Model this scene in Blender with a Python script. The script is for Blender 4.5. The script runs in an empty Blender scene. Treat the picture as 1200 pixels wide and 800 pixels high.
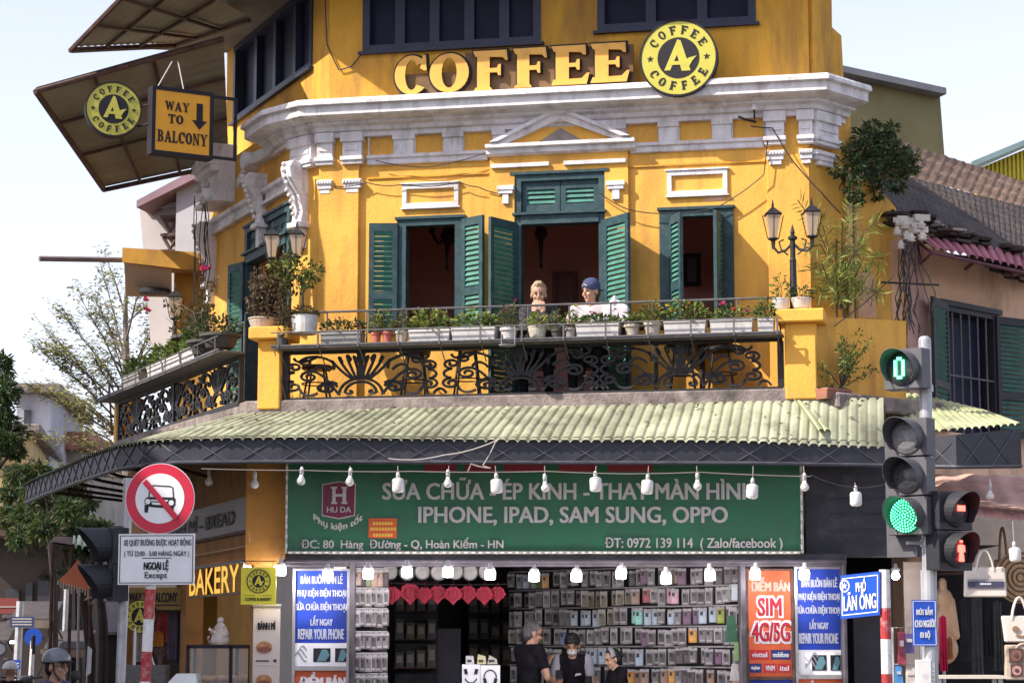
import bpy, bmesh, math, random
from mathutils import Vector, Matrix
random.seed(7)
R_ = math.radians
sc = bpy.context.scene
col = sc.collection
# ------------------------------------------------------------------ camera, sky, sun, exposure
FPX = 2600.0
PITCH = math.atan(350 / FPX)
CAM = Vector((0, 0, 1.6))
cam_d = bpy.data.cameras.new('camera')
cam_d.sensor_fit = 'HORIZONTAL'; cam_d.sensor_width = 36
cam_d.lens = FPX / 1200 * 36
cam_d.clip_end = 2000
cam = bpy.data.objects.new('camera', cam_d); col.objects.link(cam)
cam.location = CAM; cam.rotation_euler = (math.pi / 2 + PITCH, 0, 0)
sc.camera = cam
SUN_EL = 42
SUN_H = Vector((-0.92, -0.39, 0)).normalized()
sun_dir = Vector((SUN_H.x * math.cos(R_(SUN_EL)), SUN_H.y * math.cos(R_(SUN_EL)), math.sin(R_(SUN_EL))))
w = bpy.data.worlds.new('World'); sc.world = w; w.use_nodes = True
nt = w.node_tree
sky = nt.nodes.new('ShaderNodeTexSky'); sky.sky_type = 'NISHITA'; sky.sun_disc = False
sky.sun_elevation = R_(SUN_EL)
sky.sun_rotation = math.atan2(SUN_H.x, SUN_H.y)
sky.air_density = 1.0; sky.dust_density = 1.2; sky.ozone_density = 3.0; sky.altitude = 0
bg = nt.nodes['Background']; bg.inputs['Strength'].default_value = 0.15
hs = nt.nodes.new('ShaderNodeHueSaturation'); hs.inputs['Saturation'].default_value = 0.5; hs.inputs['Value'].default_value = 0.82
nt.links.new(sky.outputs['Color'], hs.inputs['Color']); tn = nt.nodes.new('ShaderNodeMixRGB'); tn.blend_type = 'MULTIPLY'; tn.inputs['Fac'].default_value = 1; tn.inputs['Color2'].default_value = (1.02, .965, 1.01, 1)
nt.links.new(hs.outputs['Color'], tn.inputs['Color1']); nt.links.new(tn.outputs['Color'], bg.inputs['Color'])
sl = bpy.data.lights.new('sun', 'SUN'); sl.energy = 3.2; sl.angle = R_(0.5); sl.color = (1.0, 0.93, 0.82)
so = bpy.data.objects.new('sun', sl); col.objects.link(so)
so.rotation_euler = (-sun_dir).to_track_quat('-Z', 'Y').to_euler()
so.location = (-30, 0, 40)
sc.view_settings.view_transform = 'Standard'; sc.view_settings.look = 'None'
sc.view_settings.exposure = 1.2; sc.view_settings.gamma = 1.0
sc.view_settings.use_curve_mapping = False
sc.render.engine = 'CYCLES'
sc.cycles.use_denoising = True
sc.cycles.max_bounces = 7; sc.cycles.diffuse_bounces = 4; sc.cycles.transparent_max_bounces = 8
sc.cycles.sample_clamp_indirect = 6.0
sc.cycles.caustics_reflective = False; sc.cycles.caustics_refractive = False
# ------------------------------------------------------------------ projection helpers
_fw = Vector((0, math.cos(PITCH), math.sin(PITCH))); _up = Vector((0, -math.sin(PITCH), math.cos(PITCH)))
def ray(px, py):
 return Vector((1, 0, 0)) * (px - 600) / FPX + _up * (-(py - 400) / FPX) + _fw
def at(px, py, Y):
 d = ray(px, py); return CAM + d * (Y / d.y)
class Frame:
 """vertical plane: u to the right, v out towards the viewer, w up"""
 def __init__(s, o, A):
  a = R_(A); s.o = Vector((o[0], o[1], 0)); s.A = A
  s.u = Vector((math.cos(a), math.sin(a), 0)); s.n = Vector((math.sin(a), -math.cos(a), 0))
 def W(s, u, v, w_): return s.o + s.u * u + s.n * v + Vector((0, 0, w_))
 def P(s, px, py, v=0.0):
  d = ray(px, py); o = s.o + s.n * v
  t = (o - CAM).dot(s.n) / d.dot(s.n)
  q = CAM + d * t
  return (q - s.o).dot(s.u), q.z
 def U(s, px, py=300, v=0.0): return s.P(px, py, v)[0]
 def Z(s, py, px=600, v=0.0): return s.P(px, py, v)[1]
 def at(s, u, v=0.0, w_=0.0, A=0.0):
  q = s.W(u, v, w_); return Frame((q.x, q.y), s.A + A)
WF = Frame((0, 0), 0)      # u = x, v = -y
def wv(p): return (p[0], -p[1], p[2])
# ------------------------------------------------------------------ materials
MATS = {}
def mat(name, color, rough=0.7, var=0.12, scale=4.0, bump=0.0, dirt=None, metal=0.0, emit=None, estr=0.0, streak=0.0, spec=0.4, alpha=1.0, trans=0.0, bscale=None, sub=0.0, rain=None):
 if name in MATS: return MATS[name]
 m = bpy.data.materials.new(name); m.use_nodes = True; MATS[name] = m
 t = m.node_tree; N = t.nodes; L = t.links; b = N['Principled BSDF']
 b.inputs['Roughness'].default_value = rough; b.inputs['Metallic'].default_value = metal
 b.inputs['Specular IOR Level'].default_value = spec
 tc = N.new('ShaderNodeTexCoord')
 c = color
 nz = N.new('ShaderNodeTexNoise'); nz.inputs['Scale'].default_value = scale; nz.inputs['Detail'].default_value = 6
 L.new(tc.outputs['Object'], nz.inputs['Vector'])
 rp = N.new('ShaderNodeValToRGB')
 rp.color_ramp.elements[0].position = 0.3; rp.color_ramp.elements[1].position = 0.72
 rp.color_ramp.elements[0].color = (*[max(0, x * (1 - var)) for x in c], 1)
 rp.color_ramp.elements[1].color = (*[min(1, x * (1 + var)) for x in c], 1)
 L.new(nz.outputs['Fac'], rp.inputs['Fac'])
 out = rp.outputs['Color']
 if dirt:
  dc, amt, dscale = dirt
  n2 = N.new('ShaderNodeTexNoise'); n2.inputs['Scale'].default_value = dscale; n2.inputs['Detail'].default_value = 8; n2.inputs['Roughness'].default_value = 0.65
  mp = N.new('ShaderNodeMapping'); mp.inputs['Scale'].default_value = (1, 1, 1 - 0.75 * streak)
  mp.inputs['Location'].default_value = (3.1, 1.7, 0.4)
  L.new(tc.outputs['Object'], mp.inputs['Vector']); L.new(mp.outputs['Vector'], n2.inputs['Vector'])
  r2 = N.new('ShaderNodeValToRGB'); r2.color_ramp.elements[0].position = 1 - 0.42 - amt * 0.25; r2.color_ramp.elements[1].position = 0.86 - amt * 0.18
  L.new(n2.outputs['Fac'], r2.inputs['Fac'])
  mx = N.new('ShaderNodeMixRGB'); mx.inputs['Color2'].default_value = (*dc, 1)
  L.new(r2.outputs['Color'], mx.inputs['Fac']); L.new(out, mx.inputs['Color1']); out = mx.outputs['Color']
 if rain:
  rc, rs, rscale = rain
  n4 = N.new('ShaderNodeTexNoise'); n4.inputs['Scale'].default_value = rscale; n4.inputs['Detail'].default_value = 7; n4.inputs['Roughness'].default_value = 0.7
  mp4 = N.new('ShaderNodeMapping'); mp4.inputs['Scale'].default_value = (1, 1, .07); L.new(tc.outputs['Object'], mp4.inputs['Vector']); L.new(mp4.outputs['Vector'], n4.inputs['Vector'])
  n5 = N.new('ShaderNodeTexNoise'); n5.inputs['Scale'].default_value = .9; n5.inputs['Detail'].default_value = 4; L.new(tc.outputs['Object'], n5.inputs['Vector'])
  r4 = N.new('ShaderNodeValToRGB'); r4.color_ramp.elements[0].position = .48; r4.color_ramp.elements[1].position = .68; L.new(n4.outputs['Fac'], r4.inputs['Fac'])
  r5 = N.new('ShaderNodeValToRGB'); r5.color_ramp.elements[0].position = .38; r5.color_ramp.elements[1].position = .66; L.new(n5.outputs['Fac'], r5.inputs['Fac'])
  mu = N.new('ShaderNodeMath'); mu.operation = 'MULTIPLY'; L.new(r4.outputs['Color'], mu.inputs[0]); L.new(r5.outputs['Color'], mu.inputs[1])
  mu2 = N.new('ShaderNodeMath'); mu2.operation = 'MULTIPLY'; mu2.inputs[1].default_value = rs; L.new(mu.outputs[0], mu2.inputs[0])
  mx4 = N.new('ShaderNodeMixRGB'); mx4.inputs['Color2'].default_value = (*rc, 1); L.new(mu2.outputs[0], mx4.inputs['Fac']); L.new(out, mx4.inputs['Color1']); out = mx4.outputs['Color']
 L.new(out, b.inputs['Base Color'])
 if bump:
  n3 = N.new('ShaderNodeTexNoise'); n3.inputs['Scale'].default_value = bscale or scale * 6; n3.inputs['Detail'].default_value = 5
  L.new(tc.outputs['Object'], n3.inputs['Vector'])
  bp = N.new('ShaderNodeBump'); bp.inputs['Strength'].default_value = bump; bp.inputs['Distance'].default_value = 0.02
  L.new(n3.outputs['Fac'], bp.inputs['Height']); L.new(bp.outputs['Normal'], b.inputs['Normal'])
 if emit:
  b.inputs['Emission Color'].default_value = (*emit, 1); b.inputs['Emission Strength'].default_value = estr
 if alpha < 1: b.inputs['Alpha'].default_value = alpha
 if trans: b.inputs['Transmission Weight'].default_value = trans
 if sub: b.inputs['Subsurface Weight'].default_value = sub; b.inputs['Subsurface Radius'].default_value = (0.01, 0.004, 0.002)
 return m
def leafmat(name, color, rough=0.55, tl=0.35):
 if name in MATS: return MATS[name]
 m = bpy.data.materials.new(name); m.use_nodes = True; MATS[name] = m
 t = m.node_tree; N = t.nodes; L = t.links; b = N['Principled BSDF']
 b.inputs['Roughness'].default_value = rough; b.inputs['Specular IOR Level'].default_value = 0.3
 tc = N.new('ShaderNodeTexCoord'); nz = N.new('ShaderNodeTexNoise'); nz.inputs['Scale'].default_value = 9; L.new(tc.outputs['Object'], nz.inputs['Vector'])
 rp = N.new('ShaderNodeValToRGB'); rp.color_ramp.elements[0].position = .3; rp.color_ramp.elements[1].position = .7
 rp.color_ramp.elements[0].color = (*[x * .6 for x in color], 1); rp.color_ramp.elements[1].color = (*[x * 1.35 for x in color], 1)
 L.new(nz.outputs['Fac'], rp.inputs['Fac']); L.new(rp.outputs['Color'], b.inputs['Base Color'])
 tr = N.new('ShaderNodeBsdfTranslucent'); L.new(rp.outputs['Color'], tr.inputs['Color'])
 mx = N.new('ShaderNodeMixShader'); mx.inputs['Fac'].default_value = tl
 L.new(b.outputs['BSDF'], mx.inputs[1]); L.new(tr.outputs['BSDF'], mx.inputs[2]); L.new(mx.outputs['Shader'], N['Material Output'].inputs['Surface'])
 return m
# ------------------------------------------------------------------ mesh builder
WL = {}
_names = {}
def _link(o): col.objects.link(o); return o
def tag(o, label=None, cat=None, group=None, kind=None):
 if label: o['label'] = label
 if cat: o['category'] = cat
 if group: o['group'] = group
 if kind: o['kind'] = kind
 return o
def thing(name, label, cat, loc, group=None):
 o = bpy.data.objects.new(name, None); o.empty_display_size = 0.2; _link(o)
 o.location = Vector(loc); WL[o.name] = Vector(loc)
 return tag(o, label, cat, group)
def copy_tree(o, loc=None, rotz=None, label=None, group=None, parent=None):
 c = o.copy(); col.objects.link(c)
 if parent: c.parent = parent
 if loc is not None: c.location = loc
 if rotz is not None: c.rotation_euler = (0, 0, rotz)
 if label: c['label'] = label
 if group: c['group'] = group
 for ch in list(o.children):
  copy_tree(ch, parent=c)
 return c
class MB:
 def __init__(s): s.v = []; s.f = []; s.m = []
 def face(s, pts, mi=0):
  i = len(s.v); s.v += [Vector(p) for p in pts]; s.f.append(list(range(i, i + len(pts)))); s.m.append(mi)
 def mesh(s, vs, fs, mi=0):
  i = len(s.v); s.v += [Vector(p) for p in vs]
  for f in fs: s.f.append([i + k for k in f]); s.m.append(mi)
 def box(s, fr, u0, u1, v0, v1, w0, w1, mi=0):
  c = [fr.W(a, b, d) for a in (u0, u1) for b in (v0, v1) for d in (w0, w1)]
  s.mesh(c, [(0, 1, 3, 2), (4, 6, 7, 5), (0, 4, 5, 1), (2, 3, 7, 6), (0, 2, 6, 4), (1, 5, 7, 3)], mi); return s
 def bx(s, c, size, mi=0, A=0):
  f = Frame((c[0], c[1]), A)
  return s.box(f, -size[0] / 2, size[0] / 2, -size[1] / 2, size[1] / 2, c[2] - size[2] / 2, c[2] + size[2] / 2, mi)
 def pbox(s, fr, x0, y0, x1, y1, v0, v1, mi=0):
  """box whose front face (at offset v1) spans the given picture points"""
  a = fr.P(x0, y1, v1); b = fr.P(x1, y0, v1)
  a2 = fr.P(x0, y0, v1); b2 = fr.P(x1, y1, v1)
  u0 = (a[0] + a2[0]) / 2; u1 = (b[0] + b2[0]) / 2; w0 = (a[1] + b2[1]) / 2; w1 = (b[1] + a2[1]) / 2
  return s.box(fr, u0, u1, v0, v1, w0, w1, mi)
 def prism(s, fr, pts, v0, v1, mi=0, back=True):
  n = len(pts); i = len(s.v)
  s.v += [fr.W(p[0], v1, p[1]) for p in pts] + [fr.W(p[0], v0, p[1]) for p in pts]
  s.f.append([i + k for k in range(n)]); s.m.append(mi)
  if back: s.f.append([i + n + k for k in range(n)][::-1]); s.m.append(mi)
  for k in range(n):
   s.f.append([i + k, i + n + k, i + n + (k + 1) % n, i + (k + 1) % n]); s.m.append(mi)
  return s
 def hull8(s, a, b, mi=0):
  """loft between two quads (4 points each)"""
  s.mesh(list(a) + list(b), [(0, 1, 2, 3), (7, 6, 5, 4), (0, 4, 5, 1), (1, 5, 6, 2), (2, 6, 7, 3), (3, 7, 4, 0)], mi); return s
 def tube(s, pts, r, seg=6, mi=0, cap=True):
  pts = [Vector(p) for p in pts]; n = len(pts)
  rr = r if isinstance(r, (list, tuple)) else [r] * n
  i0 = len(s.v); prev = None
  for k, p in enumerate(pts):
   d = (pts[min(k + 1, n - 1)] - pts[max(k - 1, 0)])
   if d.length < 1e-9: d = Vector((0, 0, 1))
   d.normalize()
   if prev is None:
    a = d.orthogonal().normalized()
   else:
    a = prev - d * prev.dot(d)
    a = a.normalized() if a.length > 1e-6 else d.orthogonal().normalized()
   prev = a; b = d.cross(a)
   for q in range(seg):
    t = 2 * math.pi * q / seg
    s.v.append(p + (a * math.cos(t) + b * math.sin(t)) * rr[k])
  for k in range(n - 1):
   for q in range(seg):
    q2 = (q + 1) % seg
    s.f.append([i0 + k * seg + q, i0 + k * seg + q2, i0 + (k + 1) * seg + q2, i0 + (k + 1) * seg + q]); s.m.append(mi)
  if cap:
   s.f.append([i0 + q for q in range(seg)][::-1]); s.m.append(mi)
   s.f.append([i0 + (n - 1) * seg + q for q in range(seg)]); s.m.append(mi)
  return s
 def lathe(s, c, prof, seg=16, mi=0, axis=(0, 0, 1), cap=True, a0=0, a1=360):
  c = Vector(c); ax = Vector(axis).normalized(); x = ax.orthogonal().normalized(); y = ax.cross(x)
  full = abs(a1 - a0) >= 359.9; n = seg if full else seg + 1; i0 = len(s.v)
  for (r, h) in prof:
   for q in range(n):
    t = R_(a0 + (a1 - a0) * q / seg)
    s.v.append(c + ax * h + (x * math.cos(t) + y * math.sin(t)) * r)
  for k in range(len(prof) - 1):
   for q in range(seg):
    q2 = (q + 1) % n
    s.f.append([i0 + k * n + q, i0 + k * n + q2, i0 + (k + 1) * n + q2, i0 + (k + 1) * n + q]); s.m.append(mi)
  if cap and full:
   s.f.append([i0 + q for q in range(n)][::-1]); s.m.append(mi)
   s.f.append([i0 + (len(prof) - 1) * n + q for q in range(n)]); s.m.append(mi)
  return s
 def ball(s, c, r, seg=10, rings=7, mi=0, M=None):
  c = Vector(c); rr = r if isinstance(r, (tuple, list)) else (r, r, r); i0 = len(s.v)
  def tr(p):
   p = Vector((p[0] * rr[0], p[1] * rr[1], p[2] * rr[2]))
   return c + (M @ p if M else p)
  s.v.append(tr((0, 0, 1)))
  for k in range(1, rings):
   t = math.pi * k / rings
   for q in range(seg):
    f = 2 * math.pi * q / seg
    s.v.append(tr((math.sin(t) * math.cos(f), math.sin(t) * math.sin(f), math.cos(t))))
  s.v.append(tr((0, 0, -1))); last = len(s.v) - 1
  for q in range(seg):
   q2 = (q + 1) % seg
   s.f.append([i0, i0 + 1 + q, i0 + 1 + q2]); s.m.append(mi)
   for k in range(rings - 2):
    a = i0 + 1 + k * seg; b = a + seg
    s.f.append([a + q, b + q, b + q2, a + q2]); s.m.append(mi)
   a = i0 + 1 + (rings - 2) * seg
   s.f.append([a + q, last, a + q2]); s.m.append(mi)
  return s
 def cap_(s, p0, p1, r0, r1, seg=10, mi=0):
  p0 = Vector(p0); p1 = Vector(p1)
  s.tube([p0, p1], [r0, r1], seg, mi); s.ball(p0, r0, seg, 6, mi); s.ball(p1, r1, seg, 6, mi); return s
 def leaf(s, p, d, l, wd, mi=0, fold=0.25, up=None):
  p = Vector(p); d = Vector(d).normalized(); u = Vector(up) if up else Vector((random.uniform(-1, 1), random.uniform(-1, 1), random.uniform(-.2, 1)))
  x = d.cross(u); x = x.normalized() if x.length > 1e-5 else d.orthogonal().normalized(); nn = x.cross(d)
  m_ = p + d * l * .5; t = p + d * l - nn * l * fold
  i = len(s.v); s.v += [p, m_ + x * wd * .5, t, m_ - x * wd * .5]
  s.f.append([i, i + 1, i + 2, i + 3]); s.m.append(mi)
 def text(s, fr, txt, x0, y0, x1, y1, v, mi=0, bold=0.0):
  """text whose bounding box fills the picture box, on frame fr"""
  a = fr.P(x0, y1, v); b = fr.P(x1, y0, v); a2 = fr.P(x0, y0, v); b2 = fr.P(x1, y1, v)
  return s.text_uw(fr, txt, (a[0] + a2[0]) / 2, (a[1] + b2[1]) / 2, (b[0] + b2[0]) / 2, (b[1] + a2[1]) / 2, v, mi, bold)
 def text_uw(s, fr, txt, u0, w0, u1, w1, v, mi=0, bold=0.0, curve=None):
  vs, fs = text_mesh(txt)
  X0 = min(p[0] for p in vs); X1 = max(p[0] for p in vs); Y0 = min(p[1] for p in vs); Y1 = max(p[1] for p in vs)
  H = w1 - w0
  sh = [0.0] if not bold else [-bold * H, 0.0, bold * H]
  ua, ub = u0 + (bold * H if bold else 0), u1 - (bold * H if bold else 0)
  k = 0
  for dx in sh:
   for dy in ([0.0] if not bold else [-bold * H * .45, bold * H * .45]):
    P = []
    for p in vs:
     uu = ua + (p[0] - X0) / (X1 - X0) * (ub - ua) + dx; ww = w0 + (p[1] - Y0) / (Y1 - Y0) * H + dy
     if curve: ww += curve(uu)
     P.append(fr.W(uu, v + 0.0009 * k, ww))
    s.mesh(P, fs, mi); k += 1
  return s
 def build(s, name, mats, parent=None, loc=None, smooth=False, bevel=0.0, fix=True, kind=None, label=None, auto=None):
  if parent is not None: o0 = WL[parent.name]
  elif loc is not None: o0 = Vector(loc)
  else:
   xs = [p.x for p in s.v]; ys = [p.y for p in s.v]; zs = [p.z for p in s.v]
   o0 = Vector(((min(xs) + max(xs)) / 2, (min(ys) + max(ys)) / 2, min(zs)))
  me = bpy.data.meshes.new(name); me.from_pydata([p - o0 for p in s.v], [], s.f); 
  ml = mats if isinstance(mats, (list, tuple)) else [mats]
  for m in ml: me.materials.append(m)
  me.polygons.foreach_set('material_index', s.m)
  if fix or bevel:
   bm = bmesh.new(); bm.from_mesh(me)
   if fix: bmesh.ops.recalc_face_normals(bm, faces=bm.faces)
   if bevel:
    ed = [e for e in bm.edges if len(e.link_faces) == 2 and e.calc_face_angle(0) > 0.6]
    bmesh.ops.bevel(bm, geom=ed, offset=bevel, segments=1, affect='EDGES', clamp_overlap=True)
   bm.to_mesh(me); bm.free()
  if smooth:
   me.polygons.foreach_set('use_smooth', [True] * len(me.polygons))
  o = bpy.data.objects.new(name, me); _link(o)
  if parent is not None: o.parent = parent
  else: o.location = o0
  WL[o.name] = o0
  if kind: o['kind'] = kind
  if label: o['label'] = label
  return o
_tc = {}
HORN = {'ờ': 'ò', 'Ờ': 'Ò', 'ợ': 'ọ', 'Ợ': 'Ọ', 'ơ': 'o', 'Ơ': 'O'}
def text_mesh(txt):
 if txt in _tc: return _tc[txt]
 if any(c in HORN for c in txt):
  plain = ''.join(HORN.get(c, c) for c in txt); vs, fs = text_mesh(plain); vs = list(vs); fs = list(fs)
  for k, c in enumerate(txt):
   if c in HORN:
    X = max(p[0] for p in text_mesh(plain[:k + 1])[0]); h = .62 if c in 'ỜỢƠ' else .40; i = len(vs)
    vs += [(X - .07, h, .0006), (X - .01, h - .06, .0006), (X + .07, h + .14, .0006), (X + .01, h + .16, .0006)]; fs.append((i, i + 1, i + 2, i + 3))
  _tc[txt] = (vs, fs); return _tc[txt]
 cu = bpy.data.curves.new('glyphs', 'FONT'); cu.body = txt; cu.resolution_u = 3; cu.align_x = 'LEFT'
 o = bpy.data.objects.new('glyphs', cu); col.objects.link(o)
 dg = bpy.context.evaluated_depsgraph_get(); dg.update()
 me = bpy.data.meshes.new_from_object(o.evaluated_get(dg))
 vs = [tuple(v.co) for v in me.vertices]; fs = [tuple(p.vertices) for p in me.polygons]
 bpy.data.objects.remove(o); bpy.data.curves.remove(cu); bpy.data.meshes.remove(me)
 _tc[txt] = (vs, fs); return _tc[txt]
def organic(mb, voxel=0.01, smooth=3, fac=0.5):
 """fuse the overlapping solids of a builder into one continuous skin; returns a builder"""
 me = bpy.data.meshes.new('tmp'); me.from_pydata(mb.v, [], mb.f)
 bm = bmesh.new(); bm.from_mesh(me); bmesh.ops.recalc_face_normals(bm, faces=bm.faces); bm.to_mesh(me); bm.free()
 o = bpy.data.objects.new('tmp', me); col.objects.link(o)
 md = o.modifiers.new('r', 'REMESH'); md.mode = 'VOXEL'; md.voxel_size = voxel
 if smooth:
  ms = o.modifiers.new('s', 'SMOOTH'); ms.factor = fac; ms.iterations = smooth
 dg = bpy.context.evaluated_depsgraph_get(); dg.update()
 m2 = bpy.data.meshes.new_from_object(o.evaluated_get(dg))
 out = MB(); out.mesh([v.co.copy() for v in m2.vertices], [tuple(p.vertices) for p in m2.polygons])
 bpy.data.objects.remove(o); bpy.data.meshes.remove(me); bpy.data.meshes.remove(m2)
 return out
# ---- slab serif glyphs: pieces in a unit-high box
def _ring(cx, cy, ro, ri, a0, a1, n=14):
 o = [(cx + ro[0] * math.cos(R_(a0 + (a1 - a0) * k / n)), cy + ro[1] * math.sin(R_(a0 + (a1 - a0) * k / n))) for k in range(n + 1)]
 i = [(cx + ri[0] * math.cos(R_(a0 + (a1 - a0) * k / n)), cy + ri[1] * math.sin(R_(a0 + (a1 - a0) * k / n))) for k in range(n + 1)]
 return o + i[::-1]
def _r(x0, y0, x1, y1): return [(x0, y0), (x1, y0), (x1, y1), (x0, y1)]
def glyph(ch):
 st = .2
 if ch in 'OC':
  ro, ri = (.40, .5), (.155, .385)
  if ch == 'O': return [_ring(.4, .5, ro, ri, 0, 180), _ring(.4, .5, ro, ri, 180, 360)], .8
  return [_ring(.4, .5, ro, ri, 40, 180), _ring(.4, .5, ro, ri, 180, 318), [(.60, .66), (.66, .99), (.73, .99), (.75, .60), (.69, .60)]], .76
 if ch == 'F': return [_r(.09, .06, .36, .94), [(.02, 0), (.42, 0), (.38, .07), (.06, .07)], [(.0, 1), (.05, .86), (.64, .82), (.70, .74), (.75, .74), (.72, 1)], [(.30, .44), (.52, .44), (.55, .36), (.60, .36), (.60, .64), (.55, .64), (.52, .55), (.30, .55)]], .72
 if ch == 'E': return [_r(.09, .06, .36, .94), [(.0, 1), (.05, .86), (.60, .82), (.66, .75), (.71, .75), (.70, 1)], [(.30, .45), (.50, .45), (.53, .37), (.58, .37), (.58, .64), (.53, .64), (.50, .55), (.30, .55)], [(.0, 0), (.72, 0), (.78, .28), (.73, .28), (.62, .15), (.04, .14)]], .74
 if ch == 'A': return [[(.10, .05), (.24, .05), (.46, .78), (.40, 1)], [(.40, 1), (.52, 1), (.84, .05), (.60, .05)], _r(.25, .28, .62, .38), [(0, 0), (.32, 0), (.30, .06), (.02, .06)], [(.52, 0), (.92, 0), (.90, .06), (.54, .06)]], .88
 if ch == 'W': return [[(.08, .95), (.30, .95), (.42, .25), (.34, 0)], [(.34, 0), (.42, 0), (.62, .95), (.52, .95)], [(.50, .95), (.70, .95), (.84, .25), (.76, 0)], [(.76, 0), (.84, 0), (1.06, .95), (.96, .95)], _r(0, .94, .36, 1), _r(.88, .94, 1.14, 1)], 1.1
 if ch == 'Y': return [_r(.34, .06, .54, .5), [(.08, .95), (.30, .95), (.54, .48), (.36, .44)], [(.52, .5), (.44, .44), (.66, .95), (.76, .95)], _r(0, .94, .38, 1), _r(.58, .94, .88, 1), _r(.24, 0, .64, .06)], .86
 if ch == 'T': return [_r(.30, .06, .50, .95), [(0, 1), (.02, .72), (.08, .72), (.12, .88), (.68, .88), (.72, .72), (.78, .72), (.80, 1)], _r(.20, 0, .60, .06)], .8
 if ch == 'B': return [_r(.10, .05, .30, .95), _ring(.36, .74, (.32, .26), (.12, .17), -90, 90, 10), _ring(.38, .27, (.36, .27), (.14, .18), -90, 90, 10), _r(0, .94, .38, 1), _r(0, 0, .40, .06), _r(.28, .46, .38, .55)], .76
 if ch == 'L': return [_r(.10, .06, .30, .95), _r(0, .94, .40, 1), [(0, 0), (.64, 0), (.70, .30), (.64, .30), (.56, .12), (0, .10)]], .7
 if ch == 'N': return [_r(.10, .05, .20, .95), [(.10, .98), (.28, .98), (.72, .0), (.60, 0)], _r(.62, .02, .72, .95), _r(0, .94, .26, 1), _r(0, 0, .30, .06), _r(.52, .94, .84, 1)], .84
 return [], .4
def word_width(txt, gap): return sum(glyph(c)[1] + gap for c in txt) - gap
def serif_word(mb, fr, txt, u0, w0, u1, w1, v, thick, mi=0, gap=.08):
 W_ = word_width(txt, gap); k = (u1 - u0) / W_; x = 0
 for ch in txt:
  ps, wd = glyph(ch)
  for j, p in enumerate(ps):
   mb.prism(fr, [(u0 + (x + q[0]) * k, w0 + q[1] * (w1 - w0)) for q in p], v - .001, v + thick + .0008 * j, mi)
  x += wd + gap
def serif_arc(mb, fr, txt, cu, cw, rad, h, v, thick, mid_deg, step_deg, mi=0, inside=False):
 n = len(txt)
 for k, ch in enumerate(txt):
  ps, wd = glyph(ch); off = (k - (n - 1) / 2) * step_deg
  a = R_(mid_deg - off) if not inside else R_(mid_deg + off)
  for j, p in enumerate(ps):
   pts = []
   for q in p:
    x = (q[0] - wd / 2) * h * .95; y = q[1] * h
    if not inside:
     r = rad + y; t = a - x / (rad + h / 2)
    else:
     r = rad + h - y; t = a + x / (rad + h / 2)
    pts.append((cu + r * math.cos(t), cw + r * math.sin(t)))
   mb.prism(fr, pts, v - .001, v + thick + .0008 * j, mi)
# ------------------------------------------------------------------ palette
YEL = mat('yellow_plaster', (0.80, 0.42, 0.075), 0.85, 0.11, 1.5, 0.25, dirt=((0.46, 0.22, 0.06), 0.34, 2.6), streak=0.8, bscale=30, rain=((.44, .19, .05), .9, 5))
YEL_SHADED = mat('shaded_yellow_plaster', (0.70, 0.36, 0.045), 0.88, 0.12, 1.8, 0.25, dirt=((0.24, 0.12, 0.05), 0.5, 2.4), streak=0.9, bscale=26, rain=((.16, .09, .05), .85, 4))  # yellow plaster darkened for roof shade on the upper storey, plus grime streaks
CAPY = mat('pillar_plaster', (0.82, 0.42, 0.07), 0.85, 0.07, 3, 0.25, dirt=((0.40, 0.24, 0.10), 0.22, 4), streak=.7, bscale=30)
WHT = mat('white_stucco', (0.80, 0.76, 0.77), 0.85, 0.09, 5, 0.3, dirt=((0.36, 0.31, 0.30), 0.36, 5.5), streak=0.75, bscale=40, rain=((.30, .25, .24), .7, 6))
BARE = mat('bare_plaster', (0.72, 0.42, 0.26), 0.9, 0.14, 8, 0.4)
GRN = mat('shutter_green', (0.045, 0.18, 0.142), 0.6, 0.25, 9, 0.1, dirt=((0.12, 0.24, 0.21), 0.4, 14))
GDK = mat('shutter_frame_green', (0.020, 0.058, 0.068), 0.6, 0.25, 9, 0.1, dirt=((0.08, 0.11, 0.11), 0.35, 12))
ROOMW = mat('brown_room_paint', (0.58, 0.33, 0.30), 0.9, 0.08, 2)
NAVY = mat('dark_window_glass', (0.014, 0.014, 0.04), 0.5, 0.3, 2, spec=0.15)
NAVF = mat('dark_window_frame', (0.022, 0.026, 0.058), 0.5, 0.2, 6)
IRON = mat('black_iron', (0.014, 0.014, 0.017), 0.55, 0.35, 20, 0.2, dirt=((0.06, 0.045, 0.04), 0.3, 22))
GIRON = mat('grey_iron', (0.11, 0.105, 0.11), 0.55, 0.25, 20, 0.2, dirt=((0.2, 0.16, 0.14), 0.3, 18))
CONC = mat('stained_concrete', (0.27, 0.22, 0.205), 0.95, 0.35, 6, 0.6, dirt=((0.07, 0.06, 0.058), 0.65, 5), bscale=35)
ROOFM = mat('cream_roof_sheet', (0.345, 0.355, 0.24), 0.75, 0.3, 1.3, 0.1, dirt=((0.13, 0.12, 0.085), 0.6, 2.8), streak=.3)
ROOFU = mat('dark_sheet_underside', (0.20, 0.19, 0.16), 0.8, 0.2, 2, dirt=((0.2, 0.12, 0.09), 0.3, 2.5))
FASC = mat('dark_fascia_sheet', (0.030, 0.031, 0.044), 0.55, 0.3, 3, dirt=((0.07, 0.06, 0.065), 0.3, 5))
FASL = mat('fascia_fold', (0.10, 0.098, 0.115), 0.5, 0.3, 8)
RUST = mat('rusty_steel', (0.10, 0.055, 0.045), 0.8, 0.4, 9, 0.2)
DARK = mat('dark_interior', (0.020, 0.017, 0.022), 0.9, 0.3, 3)
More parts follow.
